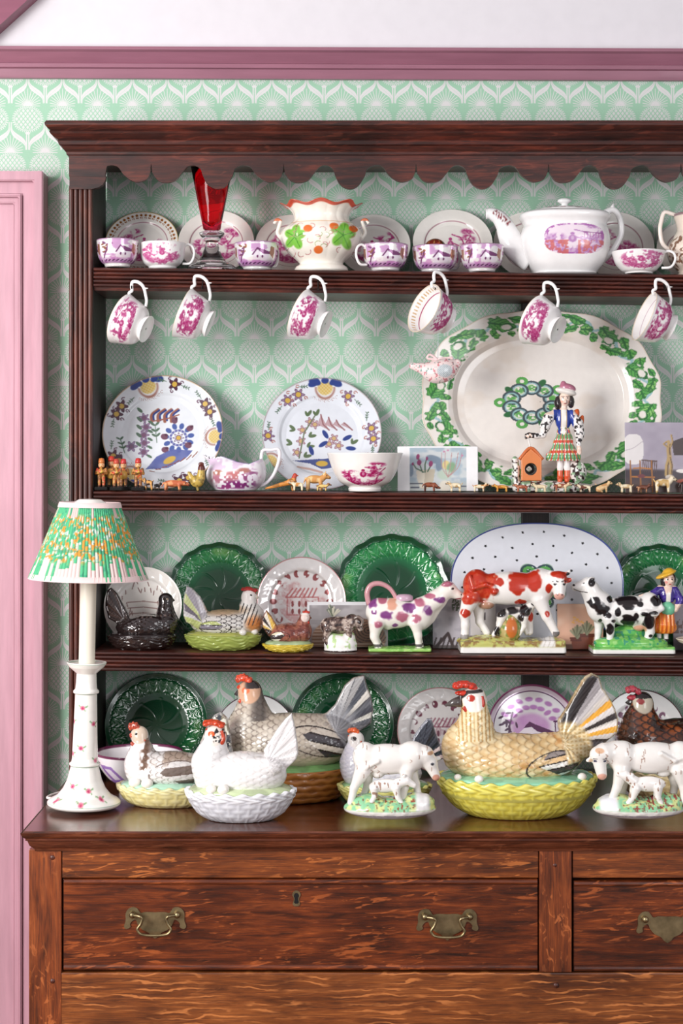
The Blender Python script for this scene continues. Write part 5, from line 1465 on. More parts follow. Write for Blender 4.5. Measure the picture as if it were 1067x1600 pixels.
    if wattle:
        for sg in (-1, 1):
            pth = spline([(L(p)[0], sg * r * 0.66, L(p)[1]) for p in wattle], 5)
            rw = np.interp(np.linspace(0, 1, len(pth)), [0, 0.5, 1], [0.14, 0.3, 0.16]) * r
            V, F = tube(pth, rw, 8); mk('wattle', V, F, mat or GLAZE, b, np.tile(comb_color * 0.92, (len(V), 1)))
    bxp, bz = L(beak); dxh = hx + (bxp - hx) * 0.45; dzh = hz + (bz - hz) * 0.45
    V, F = tube([(dxh, 0, dzh), (dxh + (bxp - dxh) * 0.5, 0, dzh + (bz - dzh) * 0.42), (bxp, 0, bz)], [r * 0.5, r * 0.34, r * 0.05], 10)
    mk('beak', V, F, mat or GLAZE, b, np.tile(beak_color, (len(V), 1)))
    sd = 1 if beak[0] > head[0] else -1
    for sg in (-1, 1):
        c = (hx + sd * r * 0.28, sg * r * 0.74, hz + r * 0.12)
        V, F = ball(c, (r * 0.2, r * 0.12, r * 0.17), 12, 8)
        mk('eye', V, F, mat or GLAZE, b, np.tile(eye, (len(V), 1)))
    for px, py, er in eggs:
        X, Z = L((px, py)); bb = a * ratio * math.sqrt(max(0.05, 1 - (X / a) ** 2)) - er * s * 0.6
        V, F = ball((X, -bb, zt + 0.004 + er * s * 0.55), (er * s * 1.2, er * s, er * s), 14, 10)
        mk('egg', V, F, mat or GLAZE, t, np.tile(rgb(246, 242, 234), (len(V), 1)))
    return t

def stripes(col, D, pal, width=None, line=None):
    """colour the tail fan in wedges from the palette, with a fine barb pattern"""
    n = len(pal); a0, a1 = D.get('fan', (-0.35, 1.25))
    q = (D['ang'] - a0) / (a1 - a0) * n
    i = np.clip(np.floor(q).astype(int), 0, n - 1); fr = q - np.floor(q)
    c = np.array(pal)[i]
    bb = np.sin(D['u'] * 1.1 + D['v'] * 0.9 + 3 * np.abs(fr - 0.5)) * 0.04
    col[:] = col * (1 - D['tin'][:, None]) + (c + bb[:, None]) * D['tin'][:, None]
    if line is not None: mix(col, line, D['tin'] * (np.abs(fr - 0.5) > 0.43) * 0.8)
def face(col, D, c, eye=None, ring=1.05):
    mix(col, c, 1 - ss(ring - 0.1, ring + 0.05, D['hd']))
    hx, hy, hr = D['head']; sd = -D['dx']
    ex, ey = hx + sd * hr * 0.28, hy - hr * 0.12
    d = np.hypot(D['u'] - ex, (D['v'] - ey) * 1.3)
    if eye is not None: mix(col, eye, (d < hr * 0.36).astype(float))
def wingbars(col, D, wing, pal, n=4, line=rgb(40, 34, 34)):
    wx, wy, rx, ry = wing[:4]; a = R(-(wing[4] if len(wing) > 4 else 0))
    x = ((D['u'] - wx) * math.cos(a) + (D['v'] - wy) * math.sin(a)) / rx; y_ = (-(D['u'] - wx) * math.sin(a) + (D['v'] - wy) * math.cos(a)) / ry
    inn = (x * x + y_ * y_ < 1.0) & (np.abs(D['N'][:, 1]) > 0.12)
    q = (y_ + 1) / 2 * n; i = np.clip(np.floor(q).astype(int), 0, len(pal) - 1)
    far = x * D['dx'] > -0.55 + 0.7 * np.abs(y_ + 0.25)
    m_ = (inn & far).astype(float)
    col[:] = col * (1 - m_[:, None]) + np.array(pal)[i % len(pal)] * m_[:, None]
    mix(col, line, m_ * (np.abs(q - np.round(q)) < 0.12)); mix(col, line, (inn & (x * x + y_ * y_ > 0.86)) * 0.85)
    return inn & ~far

# -- large yellow hen
W8 = (858, 1188, 44, 21, 12)
def p_yellow(col, D):
    u, v = D['u'], D['v']; P = np.stack([u / 20, v / 20], 1); n = fbm(P, 3, 3); q, i = D['sc']
    col[:] = rgb(216, 184, 132)
    mix(col, rgb(236, 216, 172), ss(0.3, 0.7, n)); mix(col, rgb(182, 136, 82), ss(0.7, 1.0, q) * 0.5); mix(col, rgb(242, 226, 190), (1 - ss(0.1, 0.6, q)) * 0.45)
    mix(col, rgb(186, 116, 50), ss(0.6, 0.8, fbm(P * 1.7, 9, 2)) * 0.5)
    nk = (1 - ss(24, 32, D['nk'])) * (v < 1152)
    mix(col, rgb(240, 224, 182), nk); mix(col, rgb(190, 140, 74), nk * (np.sin(u * 1.05 + 0.01 * v) > 0.35) * 0.75)
    wingbars(col, D, W8, [rgb(150, 140, 136), rgb(226, 190, 140), rgb(240, 236, 230), rgb(70, 62, 62), rgb(238, 232, 230)], 5)
    tb = D['tin'] * ss(0, 18, (v - 1165) + (u - 880) * -0.62 + 62)
    D['fan'] = (-0.05, 1.15)
    stripes(col, D, [rgb(60, 54, 56), rgb(226, 218, 214), rgb(232, 170, 60), rgb(234, 226, 220), rgb(70, 64, 66), rgb(224, 218, 216), rgb(230, 166, 58), rgb(236, 228, 220), rgb(206, 200, 200), rgb(150, 144, 146), rgb(60, 56, 58)])
    base = D['tin'] * (1 - ss(34, 44, np.hypot(u - 884, v - 1166)))
    mix(col, rgb(232, 212, 168), base); mix(col, rgb(190, 148, 86), base * (np.abs(np.sin(u * 0.45)) * np.abs(np.sin(v * 0.6)) > 0.6) * 0.6)
    face(col, D, rgb(244, 238, 230), RED * 0.9, 1.05)
    mix(col, rgb(50, 46, 46), stroke(u, v, [(716, 1092), (730, 1080), (752, 1078)], 2.5) * (D['hd'] < 1.2))
hen('large pale yellow hen sitting on a bright yellow woven basket with green rim', 0, -0.452, 807, (124, 78, 1212), [(800, 1186, 104, 40, 62), (736, 1168, 46, 44, 48), (868, 1172, 50, 28, 36)],
    [(871, 1128), (906, 1070), (914, 1058), (924, 1052), (935, 1057), (940, 1075), (952, 1091), (959, 1106), (965, 1124), (963, 1144), (940, 1164), (922, 1182), (880, 1186)],
    (740, 1091, 18.5), (695, 1102), (711, 743, 1067, 1083), [(752, 1086), (753, 1099), (745, 1109), (731, 1110), (723, 1103)], p_yellow, wing=W8,
    nape=[(738, 1160, 42), (742, 1132, 26), (742, 1112, 19), (740, 1094, 17)], eggs=((712, 1196, 5), (743, 1199, 6), (903, 1192, 6)), basket_color=rgb(238, 230, 118), basket_dark=rgb(208, 190, 62), h=0.0031, waves=28,
    rim_color=rgb(150, 214, 176), scale=(0.0135, 0.0125), relief=0.0022, beak_color=rgb(84, 78, 76))
# -- white hen
W5 = (395, 1200, 46, 20, 8)
def p_white(col, D):
    u, v = D['u'], D['v']
    col[:] = rgb(240, 237, 236); mix(col, rgb(222, 214, 208), ss(0.8, 1, D['sc'][0]) * 0.4)
    face(col, D, rgb(236, 226, 216), rgb(220, 90, 40), 1.0); mix(col, rgb(40, 34, 36), np.clip(e_blob(u, v, 343, 1146, 9, 14, 0.3) * (noise(np.stack([u / 2.2, v / 2.2], 1), 2) > 0.45), 0, 1) * (D['hd'] < 1.25))
    D['fan'] = (-0.3, 1.1); stripes(col, D, [rgb(238, 235, 235)] * 9, line=rgb(196, 190, 190))
hen('white pottery hen with spread tail on a white openwork basket', 0, -0.497, 376, (85, 52, 1233), [(380, 1210, 68, 36, 44), (328, 1200, 27, 44, 34)],
    [(412, 1172), (434, 1138), (447, 1122), (456, 1114), (460, 1132), (464, 1155), (466, 1175), (463, 1186), (446, 1202), (425, 1205)],
    (336, 1147, 16), (316, 1159), (320, 348, 1127, 1140), [(347, 1140), (350, 1152), (344, 1161), (332, 1163), (326, 1158)], p_white, wing=W5,
    nape=[(328, 1190, 28), (334, 1172, 20), (337, 1156, 15)], eggs=((333, 1232, 7), (352, 1231, 8)), basket_color=rgb(240, 240, 244), basket_dark=rgb(206, 206, 214), rim_color=rgb(206, 222, 176), h=0.0026, waves=20,
    scale=(0.012, 0.010), relief=0.0010, ratio=0.66, comb_color=rgb(206, 70, 36), eye=rgb(236, 130, 70))
# -- grey hen on cream basket
W4 = (277, 1204, 42, 21, 5)
def p_grey(col, D):
    u, v = D['u'], D['v']; P = np.stack([u / 12, v / 12], 1); n = fbm(P, 5, 3)
    col[:] = rgb(238, 234, 232); back = ss(232, 262, u) * (v < 1192)
    mix(col, rgb(170, 150, 134), back * ss(0.35, 0.6, n) * 0.9); mix(col, rgb(110, 92, 80), ss(0.78, 1, D['sc'][0]) * ss(225, 245, u) * 0.7)
    mix(col, rgb(120, 92, 76), (1 - ss(10, 20, D['nk'])) * ss(219, 226, u) * ss(0.4, 0.55, noise(P * 2.4, 2)) * (v > 1150))
    wingbars(col, D, W4, [rgb(226, 222, 220), rgb(120, 106, 98), rgb(236, 232, 230), rgb(90, 80, 76)], 4, rgb(120, 104, 96))
    face(col, D, rgb(216, 196, 176), None, 1.0)
    D['fan'] = (0.2, 1.6); stripes(col, D, [rgb(70, 72, 78), rgb(120, 120, 120), rgb(58, 60, 66), rgb(140, 132, 110), rgb(64, 66, 72)]); mix(col, rgb(224, 220, 206), D['tin'] * (noise(P * 3.5, 6) > 0.66))
hen('small grey and white hen with red comb on a cream basket beside the lamp', 0, -0.372, 264, (80, 56, 1225), [(268, 1202, 66, 28, 42), (222, 1196, 28, 34, 32)],
    [(306, 1188), (313, 1160), (323, 1134), (335, 1117), (345, 1112), (355, 1122), (360, 1146), (364, 1174), (350, 1198)],
    (218, 1147, 13.5), (203, 1155), (202, 219, 1131, 1149), [(228, 1154), (222, 1161), (210, 1162), (206, 1158)], p_grey, wing=W4,
    nape=[(222, 1186, 24), (221, 1170, 16), (219, 1156, 12)], eggs=((214, 1222, 8), (234, 1222, 8)), basket_color=rgb(240, 232, 180), basket_dark=rgb(222, 206, 130), rim_color=rgb(176, 218, 192), h=0.0025, waves=22, ratio=0.6, scale=(0.011, 0.009), relief=0.001, comb_color=rgb(196, 84, 62))
# -- very large grey-brown hen
W6 = (500, 1152, 52, 22, -14)
def p_big(col, D):
    u, v = D['u'], D['v']; P = np.stack([u / 16, v / 16], 1); n = fbm(P, 7, 3); q, i = D['sc']
    col[:] = rgb(198, 186, 170); mix(col, rgb(226, 218, 204), ss(0.4, 0.7, n) * (1 - ss(400, 470, u)))
    mix(col, rgb(120, 106, 98), ss(0.6, 0.95, q) * (0.25 + 0.75 * ss(0.4, 0.6, fbm(P * 2.5, 8, 2))) * 0.8); mix(col, rgb(104, 98, 98), ss(470, 540, u) * (1 - ss(0.5, 0.8, q)) * 0.7)
    mix(col, rgb(216, 198, 172), ss(1168, 1180, v) * ss(430, 450, u) * 0.8)
    dk = (1 - ss(18, 28, D['nk'])) * ss(388, 402, u) * (v < 1122); mix(col, rgb(84, 76, 72), dk * 0.8)
    wingbars(col, D, W6, [rgb(190, 180, 168), rgb(70, 66, 70), rgb(206, 196, 182), rgb(66, 62, 66)], 4)
    D['fan'] = (0.0, 1.35); stripes(col, D, [rgb(110, 108, 112), rgb(86, 86, 92), rgb(206, 202, 194), rgb(70, 70, 78), rgb(96, 96, 102), rgb(214, 208, 200), rgb(74, 76, 84), rgb(170, 168, 168), rgb(190, 188, 188)], line=rgb(66, 66, 72))
    mix(col, rgb(150, 150, 154), D['tin'] * (1 - ss(20, 46, np.hypot(u - 522, v - 1130))) * 0.8)
    face(col, D, rgb(214, 170, 140), rgb(230, 120, 80), 1.0); mix(col, rgb(52, 46, 46), (D['hd'] < 1.25) * (v < 1074) * ss(380, 388, u))
hen('very large speckled grey-brown hen with grey tail on an orange-brown rope basket', 0, -0.302, 442, (106, 88, 1196), [(452, 1160, 98, 46, 58), (390, 1148, 34, 48, 44), (505, 1150, 52, 34, 44)],
    [(508, 1116), (524, 1100), (538, 1071), (552, 1059), (569, 1055), (574, 1074), (580, 1088), (583, 1109), (579, 1130), (562, 1142), (540, 1160)],
    (390, 1079, 18), (366, 1085), (370, 392, 1056, 1074), [(401, 1086), (396, 1096), (382, 1097), (374, 1092)], p_big, wing=W6,
    nape=[(390, 1140, 40), (394, 1116, 27), (393, 1098, 18), (391, 1084, 15)], eggs=((392, 1172, 9),), basket_style='rope', basket_color=rgb(204, 132, 62), basket_dark=rgb(146, 86, 36), rim_color=rgb(126, 180, 110), h=0.0031, ratio=0.7, scale=(0.010, 0.010), relief=0.0009, comb_color=rgb(226, 82, 52))
# -- small hen behind the white cow
W7 = (610, 1204, 40, 17, 8)
def p_small(col, D):
    u, v = D['u'], D['v']
    col[:] = rgb(232, 230, 238); mix(col, rgb(196, 196, 216), ss(0.7, 1, D['sc'][0]) * 0.6)
    face(col, D, rgb(240, 234, 230), rgb(60, 50, 50), 1.0)
    D['fan'] = (0.1, 1.35); stripes(col, D, [rgb(216, 190, 190), rgb(56, 60, 72), rgb(226, 206, 206), rgb(50, 54, 64), rgb(60, 64, 76), rgb(44, 48, 58), rgb(66, 70, 82)], line=rgb(30, 32, 40))
hen('small lavender-white hen with dark blue tail on a yellow basket behind the white cow', 0, -0.378, 601, (72, 48, 1226), [(603, 1208, 56, 26, 36), (556, 1196, 25, 34, 30)],
    [(640, 1180), (646, 1151), (658, 1134), (667, 1123), (674, 1123), (681, 1146), (688, 1166), (694, 1184), (668, 1196)],
    (556, 1154, 12.5), (540, 1160), (544, 561, 1139, 1150), [(564, 1156), (558, 1165), (549, 1165)], p_small, wing=W7, nape=[(555, 1188, 22), (555, 1172, 15), (556, 1160, 11)], eggs=(), basket_color=rgb(232, 230, 146), basket_dark=rgb(206, 196, 96),
    rim_color=rgb(160, 206, 150), h=0.0026, waves=18, ratio=0.6, comb_color=rgb(230, 100, 50))
# -- dark brown hen at the right edge
W9 = (1085, 1160, 46, 24, 0)
def p_brown(col, D):
    u, v = D['u'], D['v']; P = np.stack([u / 9, v / 9], 1); n = noise(P, 7)
    col[:] = rgb(122, 66, 40); mix(col, rgb(176, 96, 50), ss(0.4, 0.7, fbm(P * 0.5, 2, 2)))
    mix(col, rgb(36, 24, 22), ss(0.55, 0.9, D['sc'][0]) * 0.85); mix(col, rgb(38, 26, 24), ss(0.55, 0.7, n) * 0.7)
    mix(col, rgb(60, 44, 36), (u < 985) * 0.6)
    D['fan'] = (0.1, 1.4); stripes(col, D, [rgb(60, 40, 34), rgb(130, 70, 40)] * 4)
    face(col, D, rgb(206, 196, 176), rgb(150, 60, 60), 1.0); mix(col, rgb(34, 28, 28), (D['hd'] < 1.3) * (v < 1090) * (u > 988))
hen('dark brown and orange hen with crimson comb at the right edge of the dresser top', 0, -0.29, 1072, (106, 84, 1200), [(1072, 1166, 98, 44, 56), (1002, 1156, 36, 46, 44), (1130, 1156, 50, 32, 40)],
    [(1136, 1130), (1160, 1090), (1190, 1062), (1212, 1080), (1216, 1120), (1180, 1160)],
    (1003, 1096, 16.5), (977, 1098), (979, 999, 1074, 1090), [(1012, 1102), (1006, 1112), (992, 1114), (985, 1108)], p_brown, wing=W9,
    nape=[(1000, 1148, 38), (1001, 1126, 25), (1003, 1106, 16)], eggs=(), basket_color=rgb(226, 206, 160), basket_dark=rgb(176, 148, 96), rim_color=rgb(150, 180, 120), h=0.0032, ratio=0.7, scale=(0.012, 0.012), relief=0.0008, comb_color=rgb(176, 62, 76))
# -- shelf three: black lustre hen, hen on lime nest, little brown hen
W1 = (228, 974, 32, 14, 6)
def p_black(col, D):
    col[:] = rgb(44, 34, 34); D['fan'] = (0.3, 1.7); q = D['sc'][0]
    mix(col, rgb(96, 74, 66), ss(0.6, 0.9, 1 - q) * 0.15); stripes(col, D, [rgb(46, 36, 36), rgb(62, 48, 44)] * 4)
    mix(col, rgb(150, 130, 120), (np.abs(D['v'] - 962 + 0.05 * (D['u'] - 222)) < 1.5) * (np.sin(D['u'] * 0.9) > 0.3) * (D['N'][:, 2] > 0.2) * 0.6)
hen('glossy black lustre hen on a black nest', 3, -0.138, 222, (54, 38, 993), [(225, 980, 44, 19, 34), (258, 976, 18, 22, 24)],
    [(202, 962), (196, 950), (184, 927), (174, 918), (168, 922), (165, 945), (170, 966), (190, 978)],
    (259, 937, 11.5), (273, 938), None, None, p_black, wing=W1, nape=[(260, 968, 19), (259, 952, 12), (259, 942, 9)], basket_style='nest', basket_color=rgb(46, 34, 32), rim_color=rgb(42, 32, 32), h=0.0021, mat=DARKGLAZE, ratio=0.72, scale=(0.009, 0.008), relief=0.001,
    beak_color=rgb(48, 36, 34), eye=rgb(150, 130, 110))
W2 = (338, 977, 26, 10, 0)
def p_lime(col, D):
    u, v = D['u'], D['v']; P = np.stack([u / 10, v / 10], 1)
    col[:] = rgb(240, 236, 230); mix(col, rgb(206, 150, 96), (e_blob(u, v, 345, 952, 40, 7, 0.0, 0.5)) * 0.6); mix(col, rgb(216, 140, 80), e_blob(u, v, 398, 972, 12, 12, 0, 0.5))
    m_ = (u > 340) & (u < 382) & (v > 958); mix(col, rgb(58, 52, 52), m_ * ss(0.75, 0.9, D['sc'][0]))
    mix(col, rgb(60, 54, 54), (1 - ss(10, 15, D['nk'])) * (np.sin(u * 1.0 + v * 0.35) > 0.55) * (D['hd'] > 1.1))
    mix(col, rgb(60, 54, 54), (u < 330) * ss(0.8, 0.92, D['sc'][0]) * (1 - D['tin']))
    wingbars(col, D, W2, [rgb(206, 216, 140), rgb(150, 144, 156), rgb(236, 232, 228)], 3)
    D['fan'] = (0.0, 1.5); stripes(col, D, [rgb(206, 216, 140), rgb(226, 222, 224), rgb(120, 112, 124), rgb(214, 222, 160), rgb(176, 170, 180), rgb(210, 206, 212)])
    face(col, D, rgb(244, 238, 232), None, 1.0)
hen('white hen with yellow-green feathers on a lime green nest', 3, -0.127, 349, (61, 44, 991), [(352, 974, 54, 22, 38), (393, 968, 20, 24, 28)],
    [(326, 958), (320, 946), (313, 932), (300, 919), (292, 915), (287, 937), (287, 961), (291, 972), (312, 982)],
    (389, 931, 11.5), (405, 934), (379, 401, 919, 927), [(384, 938), (388, 944), (395, 943)], p_lime, wing=W2, nape=[(393, 962, 20), (388, 946, 13), (388, 936, 10)], eggs=((381, 984, 5), (398, 983, 5)), basket_style='nest', basket_color=rgb(186, 200, 104), basket_dark=rgb(160, 178, 84),
    rim_color=rgb(186, 190, 96), h=0.0021, ratio=0.72, scale=(0.010, 0.008), relief=0.0008, comb_color=rgb(190, 44, 40), beak_color=rgb(236, 224, 206))
W3 = (438, 993, 16, 8, 5)
def p_rust(col, D):
    u, v = D['u'], D['v']; P = np.stack([u / 6, v / 6], 1); n = fbm(P, 3, 2)
    col[:] = rgb(132, 72, 62); mix(col, rgb(170, 110, 90), ss(0.45, 0.7, n) * 0.8); mix(col, rgb(90, 44, 40), ss(0.6, 0.8, noise(P * 1.8, 4)) * 0.6)
    wingbars(col, D, W3, [rgb(230, 220, 190), rgb(60, 50, 50), rgb(236, 230, 210)], 3)
    D['fan'] = (0.1, 1.5); stripes(col, D, [rgb(60, 50, 48), rgb(226, 190, 90), rgb(240, 230, 210), rgb(56, 46, 46), rgb(236, 226, 210), rgb(220, 180, 80)])
    face(col, D, rgb(226, 206, 196), None, 0.9); mix(col, rgb(240, 234, 226), (D['hd'] < 1.1) * (v < 960))
hen('small rust-brown hen on a smooth yellow nest', 3, -0.156, 450, (40, 27, 1006), [(452, 990, 32, 17, 24), (473, 987, 14, 17, 18)],
    [(432, 976), (424, 962), (416, 953), (409, 967), (411, 980), (420, 994)],
    (477, 964, 8), (487, 966), (473, 484, 955, 960), [(480, 970), (483, 974)], p_rust, wing=W3, nape=[(473, 982, 13), (474, 972, 9), (476, 966, 7)], basket_style='nest', basket_color=rgb(232, 206, 80), basket_dark=rgb(206, 176, 56), rim_color=rgb(176, 196, 150), h=0.0017, ratio=0.72,
    scale=(0.006, 0.005), relief=0.0005, beak_color=rgb(120, 80, 60))
# ---------------------------------------------------------------- pottery animals and figures
class Fig:
    """a figure modelled in photo pixels at its own depth; d = offset towards (-) or away from (+) the viewer, in pixels"""
    def __init__(s, name, label, cat, k, y, cx, group=None):
        s.X, s.z0, s.s, s.gy = local(cx, 0, k, y); s.cx = cx; s.y = y
        s.t = thing(name, label, cat, (s.X, y, s.z0), 0, group)
    def p(s, x, y, d=0): return ((x - s.cx) * s.s, d * s.s, (s.gy - y) * s.s)
    def e(s, x, y, rx, rz, ry=None, a=0, d=0): return ell(s.p(x, y, d), (rx * s.s, (ry if ry else min(rx, rz)) * s.s, rz * s.s), a)
    def c(s, *pts, flat=1.0):
        """chain of (x, y, r[, d])"""
        return chain([s.p(q[0], q[1], q[3] if len(q) > 3 else 0) for q in pts], [q[2] * s.s for q in pts], flat)
    def uv(s, V): return V[:, 0] / s.s + s.cx, s.gy - V[:, 2] / s.s
    def solid(s, name, fs, box, h, paint, k=3.0, parent=None, mat=None, sub=1, floor=False, disp=None, label=None):
        """box = px x0,x1,y0,y1, depth half px; fs list of distance functions; k blend in px"""
        f = smin(k * s.s, *fs) if isinstance(fs, list) else fs
        if floor: f = floor_cut(f, 0.0)
        a, b = s.p(box[0], box[3]), s.p(box[1], box[2])
        V, F, N = solid(f, (a[0], -box[4] * s.s, max(a[2], -0.002 if floor else -9)), (b[0], box[4] * s.s, b[2]), h, sub, disp)
        u, v = s.uv(V); col = np.tile(CREAM, (len(V), 1)).astype(float)
        if callable(paint): paint(col, u, v, V[:, 1] / s.s, N)
        else: col[:] = paint
        return mk(name, V, F, mat or GLAZE, parent or s.t, col, label=label)
    def tube(s, name, pts, r, c, parent=None, n=5, flat=1.0, mat=None):
        q = spline([s.p(a[0], a[1], a[2] if len(a) > 2 else 0) for a in pts], n)
        rr = np.interp(np.linspace(0, 1, len(q)), np.linspace(0, 1, len(r)), r) * s.s if np.ndim(r) else r * s.s
        V, F = tube(q, rr, 8, flat); return mk(name, V, F, mat or GLAZE, parent or s.t, np.tile(c, (len(V), 1)))
    def ball(s, name, x, y, d, r, c, parent=None, rz=None, ry=None):
        V, F = ball(s.p(x, y, d), (r * s.s, (ry or r) * s.s, (rz or r) * s.s), 12, 8)
        return mk(name, V, F, GLAZE, parent or s.t, np.tile(c, (len(V), 1)))
def spots(col, u, v, lst, c, seed=0, soft=0.25, wob=0.35):
    n = noise(np.stack([u / 5, v / 5], 1), seed)
    for x, y, rx, ry in lst:
        d = np.hypot((u - x) / rx, (v - y) / ry) + (n - 0.5) * wob * 2
        mix(col, c, 1 - ss(1 - soft, 1 + soft, d))
INK = rgb(30, 24, 26)
def slab_paint(top, side=rgb(244, 241, 236), line=None, ytop=0, seed=0, extra=None):
    def f(col, u, v, d, N):
        col[:] = side
        up = ss(0.15, 0.5, N[:, 2]) if ytop == 0 else 1 - ss(ytop - 1.5, ytop + 1.5, v)
        n = fbm(np.stack([u / 7, v / 7, d / 7], 1), seed, 3); n2 = noise(np.stack([u / 3.5, v / 3.5, d / 3.5], 1), seed + 3)
        mix(col, top[0], up); mix(col, top[1], up * ss(0.45, 0.6, n)); mix(col, top[2], up * ss(0.72, 0.82, n2) * 0.7)
        if extra: extra(col, u, v, d, up, n)
        if line: mix(col, line[1], (np.abs(v - line[0]) < 0.9).astype(float))
    return f

# purple-spotted cow creamer
g = Fig('cow_creamer', 'white cow jug with purple and pink spots and a looped tail handle', 'figurine', 3, -0.125, 640); g.t.location.x -= 0.003
fs = [g.e(616, 958, 40, 24, 20), g.e(594, 956, 20, 22, 18), g.e(658, 960, 22, 25, 19)] + g.c((664, 950, 18), (684, 936, 14), (702, 921, 12)) + g.c((703, 921, 12), (720, 931, 7), flat=0.9) + g.c((690, 940, 8), (676, 965, 7), flat=0.5)
for d in (-10, 10):
    fs += g.c((651, 974, 10, d), (655, 992, 5.5, d), (656 + (4 if d > 0 else 0), 1010, 5, d)) + g.c((590, 974, 13, d), (587, 994, 6, d), (593 + (3 if d > 0 else 0), 1011, 5.2, d))
fs += [g.e(608, 978, 6, 6, 6)]
for d in (-9, 9): fs.append(g.e(699, 912, 7, 3.5, 4, 20, d))
def cp(col, u, v, d, N):
    col[:] = rgb(247, 241, 232)
    L = [(583, 940, 7, 9), (599, 935, 7, 8), (605, 960, 9, 7), (594, 974, 7, 6), (640, 949, 9, 8), (630, 962, 10, 7), (637, 931, 10, 4), (657, 940, 8, 6), (670, 953, 7, 8), (652, 966, 7, 8), (689, 936, 8, 5), (672, 930, 9, 4), (586, 955, 4, 4), (700, 911, 8, 4), (618, 976, 5, 3)]
    spots(col, u, v, L[::2], rgb(130, 66, 130), 3); spots(col, u, v, L[1::2], rgb(186, 108, 130), 5); spots(col, u, v, [(614, 942, 7, 8)], rgb(226, 166, 140), 6)
    mix(col, INK, (v > 1005) * (v < 1010) * 0.7); mix(col, INK, e_blob(u, v, 709, 919, 2.2, 2)); mix(col, rgb(150, 70, 80), stroke(u, v, [(713, 936), (721, 935)], 1.0)); mix(col, INK, e_blob(u, v, 723, 929, 1.5, 1.5))
b = g.solid('cow', fs, (565, 730, 895, 1016, 32), 0.0028, cp, 5)
g.tube('tail_handle', [(579, 945), (576, 926), (583, 914), (597, 912), (612, 920), (622, 936), (627, 950)], [4.5, 4.5, 4.2, 3.5, 4], rgb(206, 150, 156), b)
V, F, T, J = lathe([(0.1 * g.s, 6 * g.s), (9 * g.s, 5.5 * g.s), (13 * g.s, 3 * g.s), (14 * g.s, 0), (13.5 * g.s, -4 * g.s)], 30); V = V * (1, 0.8, 1) + np.array(g.p(634, 934))
mk('lid', V, F, GLAZE, b, np.tile(rgb(206, 170, 190), (len(V), 1)))
g.solid('base', floor_cut(smin(0.004, g.e(626, 1019, 52, 9.5, 27), plate2d([g.p(x, y)[::2] for x, y in ((578, 1011), (675, 1011), (676, 1026), (577, 1026))], 0, 24 * g.s, 0.004)), 0), (570, 684, 1005, 1027, 32), 0.0026,
        slab_paint((rgb(130, 190, 90), rgb(170, 214, 120), rgb(214, 230, 180)), rgb(150, 200, 100), seed=4), disp=lambda V, N: 0.0012 * (noise(V / 0.006, 3) - 0.5))

# large red and white cow with calf
g = Fig('cow_and_calf', 'large white cow with red patches standing over a black and white calf', 'figurine', 3, -0.134, 799)
fs = [g.e(796, 919, 66, 26, 22), g.e(745, 914, 22, 25, 20), g.e(841, 917, 26, 27, 22)] + g.c((846, 908, 20), (862, 908, 16, -8), (871, 905, 13, -14)) + g.c((871, 904, 12.5, -15), (871, 927, 9, -22))
fs += g.c((735, 934, 15, -8), (725, 958, 8, -10), (726, 976, 6, -10), (725, 993, 6.5, -10)) + g.c((748, 940, 12, 9), (750, 972, 6, 9), (762, 990, 6, 9))
fs += g.c((842, 936, 13, -8), (853, 962, 7.5, -10), (867, 988, 6, -10)) + g.c((828, 936, 12, 10), (827, 962, 6.5, 10), (828, 988, 6, 10)) + [g.e(760, 944, 12, 8, 10), g.e(858, 904, 7, 3.5, 3, -20, -12), g.e(886, 906, 7, 3.5, 3, 25, -16)]
fs += g.c((878, 897, 3.2, -14), (886, 894, 2.2, -14), (889, 889, 1, -14)) + g.c((864, 897, 3.2, -14), (858, 893, 1.5, -14)) + g.c((733, 900, 3, -16), (738, 918, 3, -20), (758, 912, 3, -21), (768, 916, 3, -21), (771, 923, 5, -21))
def cp(col, u, v, d, N):
    col[:] = rgb(247, 242, 238); rd = rgb(190, 52, 32); n = fbm(np.stack([u / 4, v / 4], 1), 3, 2)
    spots(col, u, v, [(744, 914, 26, 27), (758, 905, 17, 15), (771, 923, 6, 6), (779, 908, 6, 6), (818, 901, 25, 16), (806, 915, 12, 13), (832, 906, 12, 16), (812, 940, 9, 5), (726, 957, 8, 7), (855, 918, 5, 7), (829, 964, 6, 7), (853, 958, 4, 5), (871, 896, 13, 6), (884, 905, 6, 5), (730, 936, 9, 8)], rd, 4, 0.15, 0.2)
    mix(col, rgb(214, 96, 60), (np.abs(u - 746) < 30) * ss(0.5, 0.7, n) * (col[:, 1] < 0.5) * 0.5)
    mix(col, rgb(186, 140, 116), e_blob(u, v, 760, 946, 12, 6)); mix(col, rgb(226, 170, 156), e_blob(u, v, 870, 930, 9, 5))
    for x in (864, 878): mix(col, INK, e_blob(u, v, x, 911, 2.6, 1.7)); mix(col, INK, stroke(u, v, [(x - 4, 907), (x, 905.5), (x + 4, 907)], 0.7))
    for x in (867, 874): mix(col, rgb(90, 40, 40), e_blob(u, v, x, 927, 1.4, 1))
    mix(col, INK, ((v > 990) * (u < 735)) * 0.4); mix(col, INK, (v > 986) * (u > 862) * 0.6); mix(col, INK, e_blob(u, v, 885, 896, 3, 3))
b = g.solid('cow', fs, (712, 896, 882, 1002, 34), 0.0028, cp, 4)
fs = [g.e(803, 959, 26, 11, 9, 4)] + g.c((820, 954, 8), (832, 944, 6.5), (838, 941, 4.5)) 
for d in (-6, 6): fs += g.c((784, 962, 8, d), (780, 975, 4, d), (776 + d * 0.9, 992, 3.5, d)) + g.c((818, 964, 7, d), (818, 978, 3.5, d), (817 + d, 990, 3.2, d))
fs += [g.e(828, 937, 4, 2.4, 2, 20)]
